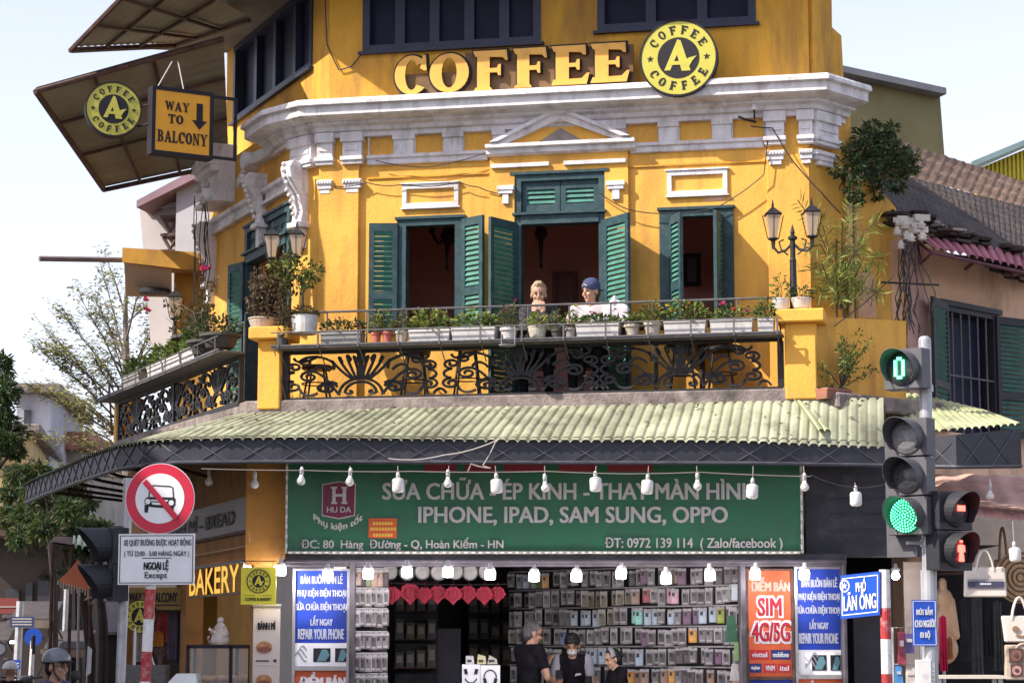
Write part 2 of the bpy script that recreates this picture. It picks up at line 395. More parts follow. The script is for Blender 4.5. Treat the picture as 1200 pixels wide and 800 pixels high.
DKWOOD = mat('dark_panel', (0.030, 0.028, 0.036), 0.7, 0.3, 5, dirt=((0.07, 0.06, 0.06), 0.3, 5))
def flat(name, c, rough=0.6, var=0.05, **k): return mat(name, c, rough, var, 7, **k)
SIGNW = flat('sign_white', (0.78, 0.77, 0.78), 0.45)
SIGNB = flat('sign_black', (0.014, 0.011, 0.018), 0.7)
LETY = mat('letter_yellow', (0.84, 0.43, 0.075), 0.5, 0.06, 4, dirt=((0.5, 0.26, 0.06), 0.15, 5))
LOGOY = mat('logo_yellow', (0.56, 0.50, 0.075), 0.5, 0.05, 5, dirt=((0.5, 0.46, 0.08), 0.1, 8))
# ------------------------------------------------------------------ frames of the corner building
F = Frame((0, 23.6), -12)
uFL = F.U(372); uFR = F.U(952)
PF = F.W(uFL, 0, 0); PR = F.W(uFR, 0, 0)
K = Frame((PF.x, PF.y), -45); uKL = K.U(343); PL = K.W(uKL, 0, 0)
L = Frame((PL.x, PL.y), -66); uLL = L.U(246)
PLL = L.W(uLL, 0, 0)
Rf = Frame((PR.x, PR.y), 46); uRR = Rf.U(1058); PRR = Rf.W(uRR, 0, 0)
q = F.W(F.U(383), 0, 0); LU = Frame((q.x, q.y), -66)
G = Frame((0, 22.0), 0)
BV = 0.85
zb = F.Z(463, 600, BV)                     # balcony floor
zct = F.Z(105, 600, .38)                   # cornice top
def zy(y, v=0.0): return F.Z(y, 600, v)
def atZ(px, py, z):
 d = ray(px, py); return CAM + d * ((z - CAM.z) / d.z)
def molding(mb, pts, prof, mi=0, close=True):
 """profile [(out, z)] swept with mitred corners along a plan path, outward = towards the street"""
 P = [Vector((p[0], p[1])) for p in pts]; n = len(P); offs = []
 for k in range(n):
  d0 = (P[k] - P[k - 1]).normalized() if k else None
  d1 = (P[k + 1] - P[k]).normalized() if k < n - 1 else None
  if d0 is None: d0 = d1
  if d1 is None: d1 = d0
  n0 = Vector((d0.y, -d0.x)); n1 = Vector((d1.y, -d1.x)); b = (n0 + n1).normalized()
  offs.append(b / max(.35, b.dot(n0)))
 m = len(prof); i0 = len(mb.v)
 for k in range(n):
  for (o, z) in prof:
   q = P[k] + offs[k] * o; mb.v.append(Vector((q.x, q.y, z)))
 for k in range(n - 1):
  for j in range(m if close else m - 1):
   j2 = (j + 1) % m
   mb.f.append([i0 + k * m + j, i0 + (k + 1) * m + j, i0 + (k + 1) * m + j2, i0 + k * m + j2]); mb.m.append(mi)
 if close:
  mb.f.append([i0 + j for j in range(m)][::-1]); mb.m.append(mi)
  mb.f.append([i0 + (n - 1) * m + j for j in range(m)]); mb.m.append(mi)
def hprism(mb, pts, z0, z1, mi=0):
 n = len(pts); i = len(mb.v)
 mb.v += [Vector((p[0], p[1], z1)) for p in pts] + [Vector((p[0], p[1], z0)) for p in pts]
 mb.f.append([i + k for k in range(n)]); mb.m.append(mi); mb.f.append([i + n + k for k in range(n)][::-1]); mb.m.append(mi)
 for k in range(n): mb.f.append([i + k, i + n + k, i + n + (k + 1) % n, i + (k + 1) % n]); mb.m.append(mi)
def wall(mb, fr, u0, u1, w0, w1, th, holes, mi=0):
 us = sorted(set([u0, u1] + [h[k] for h in holes for k in (0, 1) if u0 < h[k] < u1]))
 ws = sorted(set([w0, w1] + [h[k] for h in holes for k in (2, 3) if w0 < h[k] < w1]))
 def solid(i, j):
  if i < 0 or j < 0 or i >= len(us) - 1 or j >= len(ws) - 1: return False
  a = (us[i] + us[i + 1]) / 2; b = (ws[j] + ws[j + 1]) / 2
  return not any(h[0] < a < h[1] and h[2] < b < h[3] for h in holes)
 for i in range(len(us) - 1):
  for j in range(len(ws) - 1):
   if not solid(i, j): continue
   a, b, c, d = us[i], us[i + 1], ws[j], ws[j + 1]
   mb.face([fr.W(a, 0, c), fr.W(b, 0, c), fr.W(b, 0, d), fr.W(a, 0, d)], mi)
   mb.face([fr.W(a, -th, c), fr.W(a, -th, d), fr.W(b, -th, d), fr.W(b, -th, c)], mi)
   if not solid(i - 1, j): mb.face([fr.W(a, 0, c), fr.W(a, 0, d), fr.W(a, -th, d), fr.W(a, -th, c)], mi)
   if not solid(i + 1, j): mb.face([fr.W(b, 0, c), fr.W(b, -th, c), fr.W(b, -th, d), fr.W(b, 0, d)], mi)
   if not solid(i, j - 1): mb.face([fr.W(a, 0, c), fr.W(a, -th, c), fr.W(b, -th, c), fr.W(b, 0, c)], mi)
   if not solid(i, j + 1): mb.face([fr.W(a, 0, d), fr.W(b, 0, d), fr.W(b, -th, d), fr.W(a, -th, d)], mi)
def rect(fr, x0, x1, ytop, ybot=None, xm=None):
 """(u0,u1,w0,w1) of an opening from picture edges"""
 a = fr.U(x0, 320); b = fr.U(x1, 320)
 t = fr.P((x0 + x1) / 2, ytop)[1]
 bt = zb if ybot is None else fr.P((x0 + x1) / 2, ybot)[1]
 return (a, b, bt, t)
# ------------------------------------------------------------------ ground, street, pavements
g = MB(); g.face([(-260, -40, 0), (260, -40, 0), (260, 600, 0), (-260, 600, 0)])
g.build('ground', mat('asphalt', (0.075, 0.073, 0.072), 0.9, 0.25, 3, 0.3), loc=(0, 0, 0), kind='structure', fix=False)
pv = MB(); hprism(pv, [(-7.2, 40), (-4.2, 19.0), (5.2, 18.6), (14, 27), (14, 48), (-7.2, 60)], 0.004, 0.13)
pv.build('pavement', mat('paving_stone', (0.36, 0.33, 0.30), 0.9, 0.2, 6, 0.3), loc=(0, 22, 0), kind='structure', bevel=0.02)
pv = MB(); hprism(pv, [(-40, 14), (-11.5, 20), (-13.5, 140), (-60, 140)], 0.004, 0.13)
pv.build('pavement', MATS['paving_stone'], loc=(-20, 40, 0), kind='structure')
# ------------------------------------------------------------------ THE CORNER BUILDING
B = thing('coffee_house', 'yellow corner building with white cornice, green shutters and a balcony of flower boxes', 'building', (0, 23.6, 0))
ztop = zy(-70)
hL = rect(F, 469, 541, 257, 392); hC = rect(F, 604, 710, 204); hR = rect(F, 777, 857, 246, 384)
hUL = rect(F, 425, 632, -42, 56); hUR = rect(F, 704, 888, -48, 32)
m = MB()
wall(m, F, uFL, uFR, zb - .6, zct - .02, .22, [hL, hC, hR])
hLL = rect(L, 290, 341, 254)
wall(m, K, uKL, 0, zb - .6, zct - .02, .22, [])
wall(m, L, uLL, 0, zb - .6, zct - .02, .22, [hLL])
wall(m, Rf, 0, Rf.U(1000), zb - .6, zct - .02, .22, [])
# right wing: a lower piece of wall with a broken, sloping top
pts = [(1000, 470), (1060, 482), (1060, 330), (1054, 268), (1050, 244), (1040, 232), (1022, 216), (1000, 200)]
m.prism(Rf, [Rf.P(*p) for p in pts], -.22, 0, 0)
m.build('wall', YEL, B)
m = MB()
wall(m, F, F.U(383), uFR, zct - .01, ztop, .22, [hUL, hUR])
uLU = LU.U(262); hLU = (LU.U(276, 60), LU.U(366, 60), LU.P(366, 79)[1], ztop - .2)
wall(m, LU, uLU, 0, zct - .01, ztop, .22, [hLU])
m.prism(Rf, [Rf.P(*p) for p in [(952, 95), (989, 100), (986, 42), (975, 32), (974, -60), (952, -70)]], -.22, 0, 0)
up = m.build('upper_wall', YEL_SHADED, B)
# patches of bare plaster on the right of the front
def blob(fr, pts, v, mi=0): m = MB(); m.prism(fr, [fr.P(*p, v) for p in pts], v - .004, v, mi, back=False); m.build('plaster_patch', BARE, B)
blob(F, [(909, 206), (918, 202), (940, 205), (935, 213), (922, 218), (916, 226), (910, 220)], .004)
blob(F, [(826, 232), (842, 229), (856, 230), (845, 235), (828, 236)], .004)
blob(Rf, [(1000, 330), (1018, 312), (1026, 330), (1027, 372), (1012, 372), (1003, 350)], .004)
blob(Rf, [(1043, 285), (1053, 275), (1058, 300), (1058, 372), (1046, 376), (1044, 330)], .004)
PATH = [PLL, PL, PF, PR, PRR]
cR = Rf.W(Rf.U(984, 110), 0, 0)
cpath = [L.W(L.U(322, 200), 0, 0), PL, PF, PR, cR]
m = MB()
zt = zct
molding(m, cpath, [(-.1, zt), (.40, zt), (.42, zt - .03), (.42, zt - .065), (.37, zt - .075), (.37, zt - .17), (.33, zt - .19), (.20, zt - .21), (.20, zt - .235), (.14, zt - .26), (.12, zt - .30), (.07, zt - .31), (.07, zt - .36), (-.1, zt - .36)])
m.build('cornice', WHT, B)
# frieze
z1 = zy(152); z2 = zy(175); z3 = zy(187)
m = MB()
fpath = [L.W(L.U(332, 200), 0, 0), PL, PF, F.W(F.U(905), 0, 0)]
molding(m, [F.W(F.U(430), 0, 0), F.W(F.U(572), 0, 0)], [(-.05, z2 - .005), (.06, z2 - .005), (.06, z2 - .04), (.035, z2 - .05), (.035, z3 + .01), (.02, z3), (-.05, z3)])
molding(m, [F.W(F.U(740), 0, 0), F.W(F.U(897), 0, 0)], [(-.05, z2 - .005), (.06, z2 - .005), (.06, z2 - .04), (.035, z2 - .05), (.035, z3 + .01), (.02, z3), (-.05, z3)])
def fb(mb, x0, x1, za, zc, v0, v1, mi=0): mb.box(F, F.U(x0, 165), F.U(x1, 165), v0, v1, za, zc, mi)
zu = zt - .355
fb(m, 430, 572, z1, zu, -.05, .02); fb(m, 740, 897, z1, zu, -.05, .02); fb(m, 572, 740, z1 - .02, zu, -.05, .018)
for a, b in [(463, 486), (521, 543), (579, 592), (710, 733), (773, 795), (836, 858)]:
 fb(m, a, b, z2 - .004, zu - .002, -.05, .055); fb(m, a - 1.5, b + 1.5, zu - .06, zu - .003, -.05, .075)
for a, b in [(432, 463), (486, 521), (543, 579), (733, 773), (795, 836), (858, 897)]:      # thin white edges round the yellow panels
 fb(m, a, a + 1.6, z2, z1, -.03, .028); fb(m, b - 1.6, b, z2, z1, -.03, .028); fb(m, a, b, z1 - .015, z1 + .004, -.03, .03)
m.build('frieze', WHT, B, bevel=.004)
# corner pilasters: capitals with drop brackets
def capital(fr, ua, ub, zbot, hasdrop=True):
 pil = MB()
 pil.box(fr, ua, ub, -.02, .09, z2 - .02, zt - .30); pil.box(fr, ua - .02, ub + .02, -.02, .12, zt - .42, zt - .31)
 pil.box(fr, ua + .03, ub - .03, .08, .105, z2 + .05, zt - .47)
 pil.box(fr, ua - .02, ub + .02, -.02, .12, z2 - .06, z2 - .015); pil.box(fr, ua - .01, ub + .01, -.02, .10, z2 - .10, z2 - .06)
 pil.build('capital', WHT, B, bevel=.004)
 if hasdrop:
  pil = MB(); zz = zbot; wd = ub - ua
  for k, (a, b) in enumerate([(0, 1), (.06, .94), (.18, .82)]):
   pil.box(fr, ua + wd * a, ub - wd * (1 - b), -.02, .085 - .012 * k, zz - .05 * (k + 1), zz - .05 * k)
  for k in range(6):
   pil.box(fr, ua + wd * (k + .15) / 6, ua + wd * (k + .75) / 6, .06, .096, zz - .045, zz - .012)
  pil.build('drop_bracket', WHT, B, bevel=.004)
zd = zy(203)
capital(F, F.U(404, 170), F.U(426, 170), zd); capital(F, F.U(374, 170), F.U(392, 170), zd)
capital(F, F.U(898, 170), F.U(920, 170), zy(210 - 18)); capital(F, F.U(937, 170), F.U(953, 170), zy(192))
capital(Rf, .005, Rf.U(975, 170), zy(192)); capital(K, uKL + .03, -.03, zd, False)
pil = MB()
pil.box(F, F.U(374, 330), F.U(421, 330), -.02, .055, zb - .3, z2 - .03); pil.build('pilaster', YEL, B, bevel=.006); pil = MB(); pil.box(F, F.U(901, 330), F.U(951, 330), -.02, .03, zb - .3, z2 - .03)
pil.build('pilaster', YEL, B, bevel=.006)
# slender moulding line and plaster frames over the windows
for (x0, x1, y0, y1) in [(472, 538, 216, 243), (782, 853, 200, 229)]:
 m = MB(); a0 = F.P(x0, (y0 + y1) / 2)[0]; a1 = F.U(x1, 220); b0 = F.Z(y1, (x0 + x1) / 2); b1 = F.Z(y0, (x0 + x1) / 2)
 s_ = .05
 for (a, b, c, e) in [(a0, a1, b1 - s_, b1), (a0, a1, b0, b0 + s_), (a0, a0 + s_, b0 + s_, b1 - s_), (a1 - s_, a1, b0 + s_, b1 - s_)]: m.box(F, a, b, -.02, .03, c, e)
 m.box(F, a0 - .02, a1 + .02, -.02, .045, b1, b1 + .018); m.box(F, a0 - .015, a1 + .015, -.02, .04, b0 - .018, b0)
 m.build('panel_moulding', WHT, B, bevel=.004)
zz = zy(203)
for a, b in [(430, 574), (738, 899)]: m = MB(); m.box(F, F.U(a), F.U(b), -.02, .018, zz, zz + .02); m.build('wall_band', YEL_SHADED, B)
# central bay and pediment
m = MB()
ub0, ub1 = F.U(575, 230), F.U(737, 230)
wall(m, F.at(0, .05), ub0, ub1, zy(262), zy(176), .06, [(hC[0] - .0, hC[1] + .0, zb, hC[3])])
m.build('central_bay', YEL, B)
m = MB()
A_, Bp, Cp = F.P(573, 172, .1), F.P(741, 163, .1), F.P(657, 131, .1)
zl = (A_[1] + Bp[1]) / 2; A_ = (A_[0], zl); Bp = (Bp[0], zl); Cp = ((A_[0] + Bp[0]) / 2, Cp[1])
m.prism(F, [(A_[0] + .12, zl), (Bp[0] - .12, zl), (Cp[0], Cp[1] - .05)], -.02, .07, 1)
def raked(p, q_, h, v0, v1, mi=0):
 m.prism(F, [p, q_, (q_[0], q_[1] - h), (p[0] + (h * 1.9 if p[0] < q_[0] else -h * 1.9), p[1])], v0, v1, mi)
raked(A_, Cp, .085, -.02, .14); raked(Bp, Cp, .085, -.02, .14)
raked((A_[0] + .02, A_[1] + .03), (Cp[0], Cp[1] + .04), .045, -.02, .19); raked((Bp[0] - .02, Bp[1] + .03), (Cp[0], Cp[1] + .04), .045, -.02, .19)
molding(m, [F.W(A_[0] - .03, 0, 0), F.W(Bp[0] + .03, 0, 0)], [(-.03, zl + .008), (.17, zl + .008), (.17, zl - .03), (.12, zl - .045), (.12, zl - .09), (.07, zl - .11), (-.03, zl - .11)])
tri = [(F.U(629, 160, .08), zl + .012), (F.U(684, 160, .08), zl + .012), (F.U(657, 150, .08), zl + .17)]
m.prism(F, tri, .05, .083, 2)
m.build('pediment', [WHT, YEL, mat('grey_tympanum', (0.25, 0.22, 0.21), .9, .2, 8)], B)
m = MB(); zz = zy(196)
for a, b in [(577, 645), (662, 735)]: m.box(F, F.U(a, 195), F.U(b, 195), .04, .085, zz - .02, zz + .025)
for a, b in [(583, 603), (711, 733)]:       # little brackets beside the transom
 ua, ubb = F.U(a, 230, .05), F.U(b, 230, .05); zc = zy(219)
 m.box(F, ua, ubb, .04, .10, zc - .05, zc); m.box(F, ua + .015, ubb - .015, .04, .09, zc - .09, zc - .05); m.box(F, ua + .06, ubb - .06, .04, .08, zc - .2, zc - .09)
m.build('bay_moulding', WHT, B, bevel=.004)
# left street side: gable scroll, string course, console brackets and the big end capital
m = MB()
def lb(x0, y0, x1, y1, v0, v1, mi=0):
 a = L.P(x0, y0, v1); b = L.P(x1, y1, v1); m.box(L, a[0], b[0], v0, v1, min(a[1], b[1]), max(a[1], b[1]), mi)
zs = L.P(345, 204)[1]
molding(m, [PLL, PL], [(-.05, zs), (.10, zs), (.10, zs - .05), (.05, zs - .07), (.05, zs - .14), (.08, zs - .15), (.08, zs - .19), (-.05, zs - .19)])
a = L.P(288, 212); b = L.P(340, 152)
m.prism(L, [a, (a[0] + .5, a[1] + .22), (b[0] - .5, b[1] - .10), b, (b[0], b[1] - .10), (b[0] - .45, b[1] - .22), (a[0] + .5, a[1] + .08), (a[0], a[1] - .1)], -.02, .12)
for (x, y, r) in [(331, 147, .14), (302, 190, .11)]:
 c = L.P(x, y); m.lathe(L.W(c[0], -.02, c[1]), [(r, 0), (r, .2), (r * .6, .22), (r * .3, .23)], 14, axis=L.n)
for x in (313, 300):
 c = L.P(x, 228); m.box(L, c[0] - .12, c[0] + .12, .04, .056, c[1] - .09, c[1] + .09, 1)
# console at the corner, console at the far end
for (px, y0, y1) in [(356, 192, 262), (311, 205, 262), (252, 262, 330)]:
 fr = K if px == 356 else L
 c0 = fr.P(px, y0); c1 = fr.P(px, y1); hh = c0[1] - c1[1]; wd = .085
 prof = [(0, .22), (.12, .27), (.3, .24), (.55, .13), (.8, .08), (1, .10)]
 for k in range(len(prof) - 1):
  ta, va = prof[k]; tb, vb = prof[k + 1]; za, zc = c0[1] - ta * hh, c0[1] - tb * hh
  qa = [fr.W(c0[0] - wd, -.02, za), fr.W(c0[0] + wd, -.02, za), fr.W(c0[0] + wd, va, za), fr.W(c0[0] - wd, va, za)]
  qb = [fr.W(c0[0] - wd, -.02, zc), fr.W(c0[0] + wd, -.02, zc), fr.W(c0[0] + wd, vb, zc), fr.W(c0[0] - wd, vb, zc)]
  m.hull8(qa, qb)
 for k in range(9):
  t = .06 + k * .1; v = .27 - .2 * max(0, t - .15); zz_ = c0[1] - t * hh
  m.ball(fr.W(c0[0] - .02, max(.1, v), zz_), .028, 8, 5, 0)
 m.box(fr, c0[0] - wd - .03, c0[0] + wd + .03, -.02, .14, c1[1] - .06, c1[1]); m.box(fr, c0[0] - wd * .7, c0[0] + wd * .7, -.02, .09, c1[1] - .28, c1[1] - .06)
# end capital
e0 = L.U(262, 200); c = L.P(258, 210)
for (va, za, zc) in [(.36, 182, 206), (.30, 206, 213), (.20, 213, 240), (.27, 240, 247)]:
 m.box(L, e0 - .25, e0 + .5, -.02, va, L.P(258, zc)[1], L.P(258, za)[1])
m.build('side_stucco', [WHT, mat('recess_brown', (.16, .10, .06), .9, .2, 5)], B, bevel=.006)
# roof slab over the top storey (above the picture, it shades the upper wall)
m = MB(); zr = ztop - .15
molding(m, [LU.W(uLU, 0, 0), LU.W(0, 0, 0), F.W(uFR - .05, 0, 0)], [(-.2, zr + .12), (1.02, zr), (1.02, zr - .1), (-.2, zr - .02)])
hprism(m, [tuple(LU.W(uLU, -.15, 0)[:2]), tuple(LU.W(0, -.15, 0)[:2]), tuple(F.W(uFR, -.15, 0)[:2]), (3.0, 28.5), (1, 31), (-3.6, 29.5)], zr - .05, zr + .1)
m.build('roof', ROOFU, B)
# rooms behind the openings
m = MB()
def room(fr, u0, u1, v0, v1, w0, w1):
 P_ = lambda a, b, c_: fr.W(a, b, c_)
 m.face([P_(u0, v1, w0), P_(u1, v1, w0), P_(u1, v1, w1), P_(u0, v1, w1)]); m.face([P_(u0, v0, w0), P_(u0, v1, w0), P_(u0, v1, w1), P_(u0, v0, w1)])
 m.face([P_(u1, v0, w0), P_(u1, v0, w1), P_(u1, v1, w1), P_(u1, v1, w0)]); m.face([P_(u0, v0, w1), P_(u1, v0, w1), P_(u1, v1, w1), P_(u0, v1, w1)])
 m.face([P_(u0, v0, w0), P_(u1, v0, w0), P_(u1, v1, w0), P_(u0, v1, w0)])
zrm = hC[3] + .25
room(F, uFL + .3, uFR - .1, -.225, -2.9, zb - .01, zrm)
room(L, uLL + .1, -.35, -.225, -1.3, zb - .01, hLL[3] + .2)
m.build('room', ROOMW, B, fix=False)
m = MB()
hprism(m, [tuple(F.W(uFL + .2, -.3, 0)[:2]), tuple(F.W(uFR - .2, -.3, 0)[:2]), tuple(F.W(uFR + .6, -4.2, 0)[:2]), tuple(F.W(uFL, -4.2, 0)[:2])], zrm + .01, zrm + .16)
hprism(m, [tuple(F.W(uFL + .2, -.3, 0)[:2]), tuple(F.W(uFR - .4, -.3, 0)[:2]), tuple(F.W(uFR - .4, -4.2, 0)[:2]), tuple(F.W(uFL, -4.2, 0)[:2])], zct + .3, zct + .4)
m.build('floor_slab', CONC, B)
# ---- windows: frame, shutter leaves (sub-parts)
def shutter(mb, fr, hu, ang, wd, w0, w1, side, v0=.02, t=.035, rails=(0.34,)):
 """leaf hinged at u=hu; side +1 hinge on the left, -1 hinge on the right; ang = opening angle"""
 a = R_(ang); o = fr.W(hu, v0, 0)
 dx = side * math.cos(a); dv = math.sin(a)
 d3 = fr.u * dx + fr.n * dv
 A2 = math.degrees(math.atan2(d3.y, d3.x))
 f2 = Frame((o.x, o.y), A2); s = .055
 hgt = w1 - w0
 def bb(u0, u1, z0, z1, ta=0, tb=t, mi=0): mb.box(f2, u0, u1, -tb / 2 if ta == 0 else ta, tb / 2 if ta == 0 else tb, z0, z1, mi)
 bb(0, s, w0, w1); bb(wd - s, wd, w0, w1)
 zs_ = [w0] + [w0 + hgt * r for r in rails] + [w1]
 for k, z in enumerate(zs_):
  z0 = z if k == 0 else (z - .09 if k == len(zs_) - 1 else z - .04); bb(s, wd - s, z0, z0 + .09)
 for k in range(len(zs_) - 1):
  za = zs_[k] + (.09 if k == 0 else .05); zc = zs_[k + 1] - (.09 if k == len(zs_) - 2 else .04)
  n = max(2, int((zc - za) / .052))
  for j in range(n):
   z = za + (j + .5) * (zc - za) / n; h = .042
   q0 = [f2.W(s, -t * .42, z + h / 2), f2.W(wd - s, -t * .42, z + h / 2), f2.W(wd - s, -t * .42 + .008, z + h / 2 + .006), f2.W(s, -t * .42 + .008, z + h / 2 + .006)]
   q1 = [f2.W(s, t * .42 - .008, z - h / 2), f2.W(wd - s, t * .42 - .008, z - h / 2), f2.W(wd - s, t * .42, z - h / 2 + .006), f2.W(s, t * .42, z - h / 2 + .006)]
   mb.hull8(q0, q1, 1)
 return mb
def french_door(h, leaves, fr, transom=None, name='window'):
 u0, u1, w0, w1 = h; s = .07; f = MB()
 if transom is None: transom = w1
 f.box(fr, u0 - .03, u0 + s, -.12, .035, w0, w1); f.box(fr, u1 - s, u1 + .03, -.12, .035, w0, w1)
 f.box(fr, u0 + s, u1 - s, -.12, .035, w1 - s, w1); f.box(fr, u0 - .05, u1 + .05, -.02, .06, w1, w1 + .03)
 if transom < w1:
  f.box(fr, u0 + s, u1 - s, -.12, .05, transom - .05, transom + .05); f.box(fr, u0 - .02, u1 + .02, -.02, .085, transom + .05, transom + .075)
 o = f.build(name, GDK, B)
 if transom < w1:
  n = 2 if fr is F else 4
  for k in range(n):
   a = u0 + s + (u1 - u0 - 2 * s) * k / n; b = u0 + s + (u1 - u0 - 2 * s) * (k + 1) / n
   lf = MB(); shutter(lf, fr, a + .004, 0, b - a - .008, transom + .08, w1 - s, 1, v0=-.02, rails=()); lf.build('transom_shutter', [GDK, GRN], o)
 for (hu, ang, wd, side, top) in leaves:
  lf = MB(); shutter(lf, fr, hu, ang, wd, w0 + .02, top, side, v0=.05); lf.build('shutter_leaf', [GDK, GRN], o)
 return o
ztr = F.Z(257, 655)
french_door(hL, [(hL[0] - .02, 168, .31, 1, hL[3] - .04), (hL[1] + .02, 146, .33, -1, hL[3] - .02)], F)
french_door(hC, [(hC[0] + .02, 116, .46, 1, ztr - .03), (hC[1] - .0, 134, .45, -1, ztr - .03)], F, ztr)
french_door(hR, [(hR[0] + .09, 62, .33, 1, hR[3] - .08), (hR[1] - .09, 84, .33, -1, hR[3] - .08)], F)
ztl = L.P(316, 292)[1]
french_door(hLL, [(hLL[0] + .02, 166, .34, 1, ztl - .02)], L, ztl)
def dark_window(fr, h, n, name='upper_window'):
 u0, u1, w0, w1 = h; f = MB(); s = .06
 f.box(fr, u0 - .02, u0 + s, -.16, .02, w0, w1); f.box(fr, u1 - s, u1 + .02, -.16, .02, w0, w1)
 f.box(fr, u0 + s, u1 - s, -.16, .02, w0, w0 + s * 1.2); f.box(fr, u0 + s, u1 - s, -.16, .02, w1 - s, w1)
 f.box(fr, u0 - .06, u1 + .06, -.02, .06, w0 - .03, w0)
 for k in range(1, n): a = u0 + (u1 - u0) * k / n; f.box(fr, a - .055, a + .055, -.14, -.03, w0 + s * 1.2, w1 - s)
 o = f.build(name, NAVF, B)
 p = MB(); p.box(fr, u0 + s, u1 - s, -.115, -.105, w0 + s * 1.2, w1 - s); p.build('pane', NAVY, o)
dark_window(F, hUL, 5); dark_window(F, hUR, 3); dark_window(LU, hLU, 4)
# ---- balcony slab, pillars, railings
LBo = F.W(F.U(296, 430, BV), BV, 0); LB = Frame((LBo.x, LBo.y), -66); uLB = LB.U(146, 470)
m = MB()
fr0 = F.W(F.U(966, 470, BV + .1), BV + .1, 0); fr1 = LB.at(0, 0).W(.02, .13, 0); fr1 = F.W(F.U(288, 470, BV + .1), BV + .1, 0)
le = LB.W(uLB - .1, .14, 0)
poly = [tuple(fr1[:2]), tuple(fr0[:2]), tuple(Rf.W(.12, .1, 0)[:2]), tuple(F.W(uFR - .1, -.15, 0)[:2]), tuple(F.W(uFL, -.15, 0)[:2]), tuple(L.W(-.1, -.1, 0)[:2]), tuple(L.W(uLL, -.1, 0)[:2]), tuple(LB.W(uLB - .1, -.9, 0)[:2]), tuple(le[:2])]
hprism(m, poly, zb - .20, zb - .005)
m.build('balcony_slab', CONC, B, bevel=.015)
def pillar(fr, u0, u1, v0, v1, z0, z1, capx):
 m = MB(); m.box(fr, u0, u1, v0, v1, z0, z1); o = m.build('balcony_pillar', CAPY, B, bevel=.012)
 m = MB(); m.box(fr, u0 - .08, u1 + .1 * capx, v0 - .06, v1 + .09, z1, z1 + .13); m.build('coping', CAPY, o, bevel=.012)
zp = F.Z(394, 300, BV)
pillar(F, F.U(302, 430, BV + .12), F.U(328, 430, BV + .12), BV - .2, BV + .12, zb - .1, F.Z(398, 310, BV + .12), 1)
zpr = F.Z(378, 938, BV + .12)
pillar(F, F.U(920, 430, BV + .12), F.U(957, 430, BV + .12), BV - .24, BV + .12, zb - .12, zpr, .9)
# low parapet to the right of the pillar
m = MB(); pa = F.W(F.U(957, 430, BV), BV - .05, 0); RP = Frame((pa.x, pa.y), 40)
m.prism(RP, [RP.P(958, 474), RP.P(1062, 484), RP.P(1062, 376), RP.P(958, 371)], -.14, 0)
m.build('parapet', YEL, B)
m = MB(); a = RP.W(-.05, .35, 0); hprism(m, [tuple(RP.W(-.05, .32, 0)[:2]), tuple(RP.W(1.6, .32, 0)[:2]), tuple(RP.W(1.6, -.1, 0)[:2]), tuple(RP.W(-.05, -.1, 0)[:2])], zb - .22, zb - .06); m.build('ledge', CONC, B, bevel=.02)
m = MB(); c = Rf.P(1004, 350)
for x in (996, 1004):
 c = Rf.P(x, 300, .06); m.tube([Rf.W(c[0], .06, Rf.P(x, 200)[1]), Rf.W(c[0], .06, zb + .5)], .035, 8)
 for y in (236, 300, 340): zz = Rf.P(x, y, .06)[1]; m.tube([Rf.W(c[0], .06, zz), Rf.W(c[0], .06, zz + .04)], .045, 8)
m.build('drain_pipe', mat('weathered_pipe', (.62, .42, .16), .6, .2, 6, dirt=((.3, .3, .22), .4, 6)), B, smooth=False)
def spiral(c, r0, turns, a0, s=1, n=16, shrink=.78):
 out = []
 for k in range(n + 1):
  t = k / n; a = a0 + s * turns * 2 * math.pi * t; r = r0 * (1 - shrink * t)
  out.append((c[0] + r * math.cos(a), c[1] + r * math.sin(a)))
 return out
def bez(p0, p1, p2, p3, n=10):
 return [tuple((1 - t) ** 3 * a + 3 * (1 - t) ** 2 * t * b + 3 * (1 - t) * t * t * c + t ** 3 * d for a, b, c, d in zip(p0, p1, p2, p3)) for t in [k / n for k in range(n + 1)]]
def motif():
 """half of one scroll panel, x 0..1 from the shell axis outward, y 0..1"""
 L_ = []
 for k, (x, top) in enumerate([(.10, .92), (.19, .95), (.30, .90), (.40, .78)]):
  L_.append(bez((.03 + .03 * k, .42), (.02 + .10 * k, .66), (x + .02, .98), (x - .015 - .01 * k, top)) + [(x - .06, top - .06 - .02 * k), (x - .045, top - .14)])
 L_.append(bez((0, .42), (.13, .42), (.27, .30), (.28, .04))); L_.append(bez((0, .34), (.10, .34), (.19, .26), (.20, .10)) + spiral((.14, .12), .06, .8, 0, -1, 8)[1:])
 L_.append(bez((.28, .06), (.38, .30), (.5, .62), (.66, .60)) + spiral((.66, .48), .12, 1.35, math.pi / 2, -1, 18)[1:])
 L_.append(spiral((.42, .20), .13, 1.4, math.pi * .9, -1, 18)); L_.append(bez((.30, .30), (.36, .40), (.5, .34), (.55, .22)) + spiral((.47, .2), .08, .7, 0, -1, 8)[1:])
 L_.append(bez((.36, .80), (.5, .98), (.7, .98), (.78, .84)) + spiral((.70, .82), .08, 1.1, 0.2, -1, 14)[1:])
 L_.append(bez((.55, .95), (.68, .8), (.84, .78), (.86, .92)))
 L_.append(spiral((.85, .70), .11, 1.4, -math.pi / 2, 1, 18)); L_.append(spiral((.86, .26), .12, 1.4, math.pi / 2, -1, 18))
 L_.append(bez((.86, .38), (.98, .40), (.99, .56), (.85, .59))); L_.append(bez((.55, .10), (.64, .02), (.74, .02), (.78, .2)))
 L_.append(bez((.92, .04), (.97, .18), (1.03, .18), (1.08, .04)))
 L_.append(bez((.60, .62), (.55, .80), (.44, .70), (.40, .60)))
 return L_
MOT = motif()
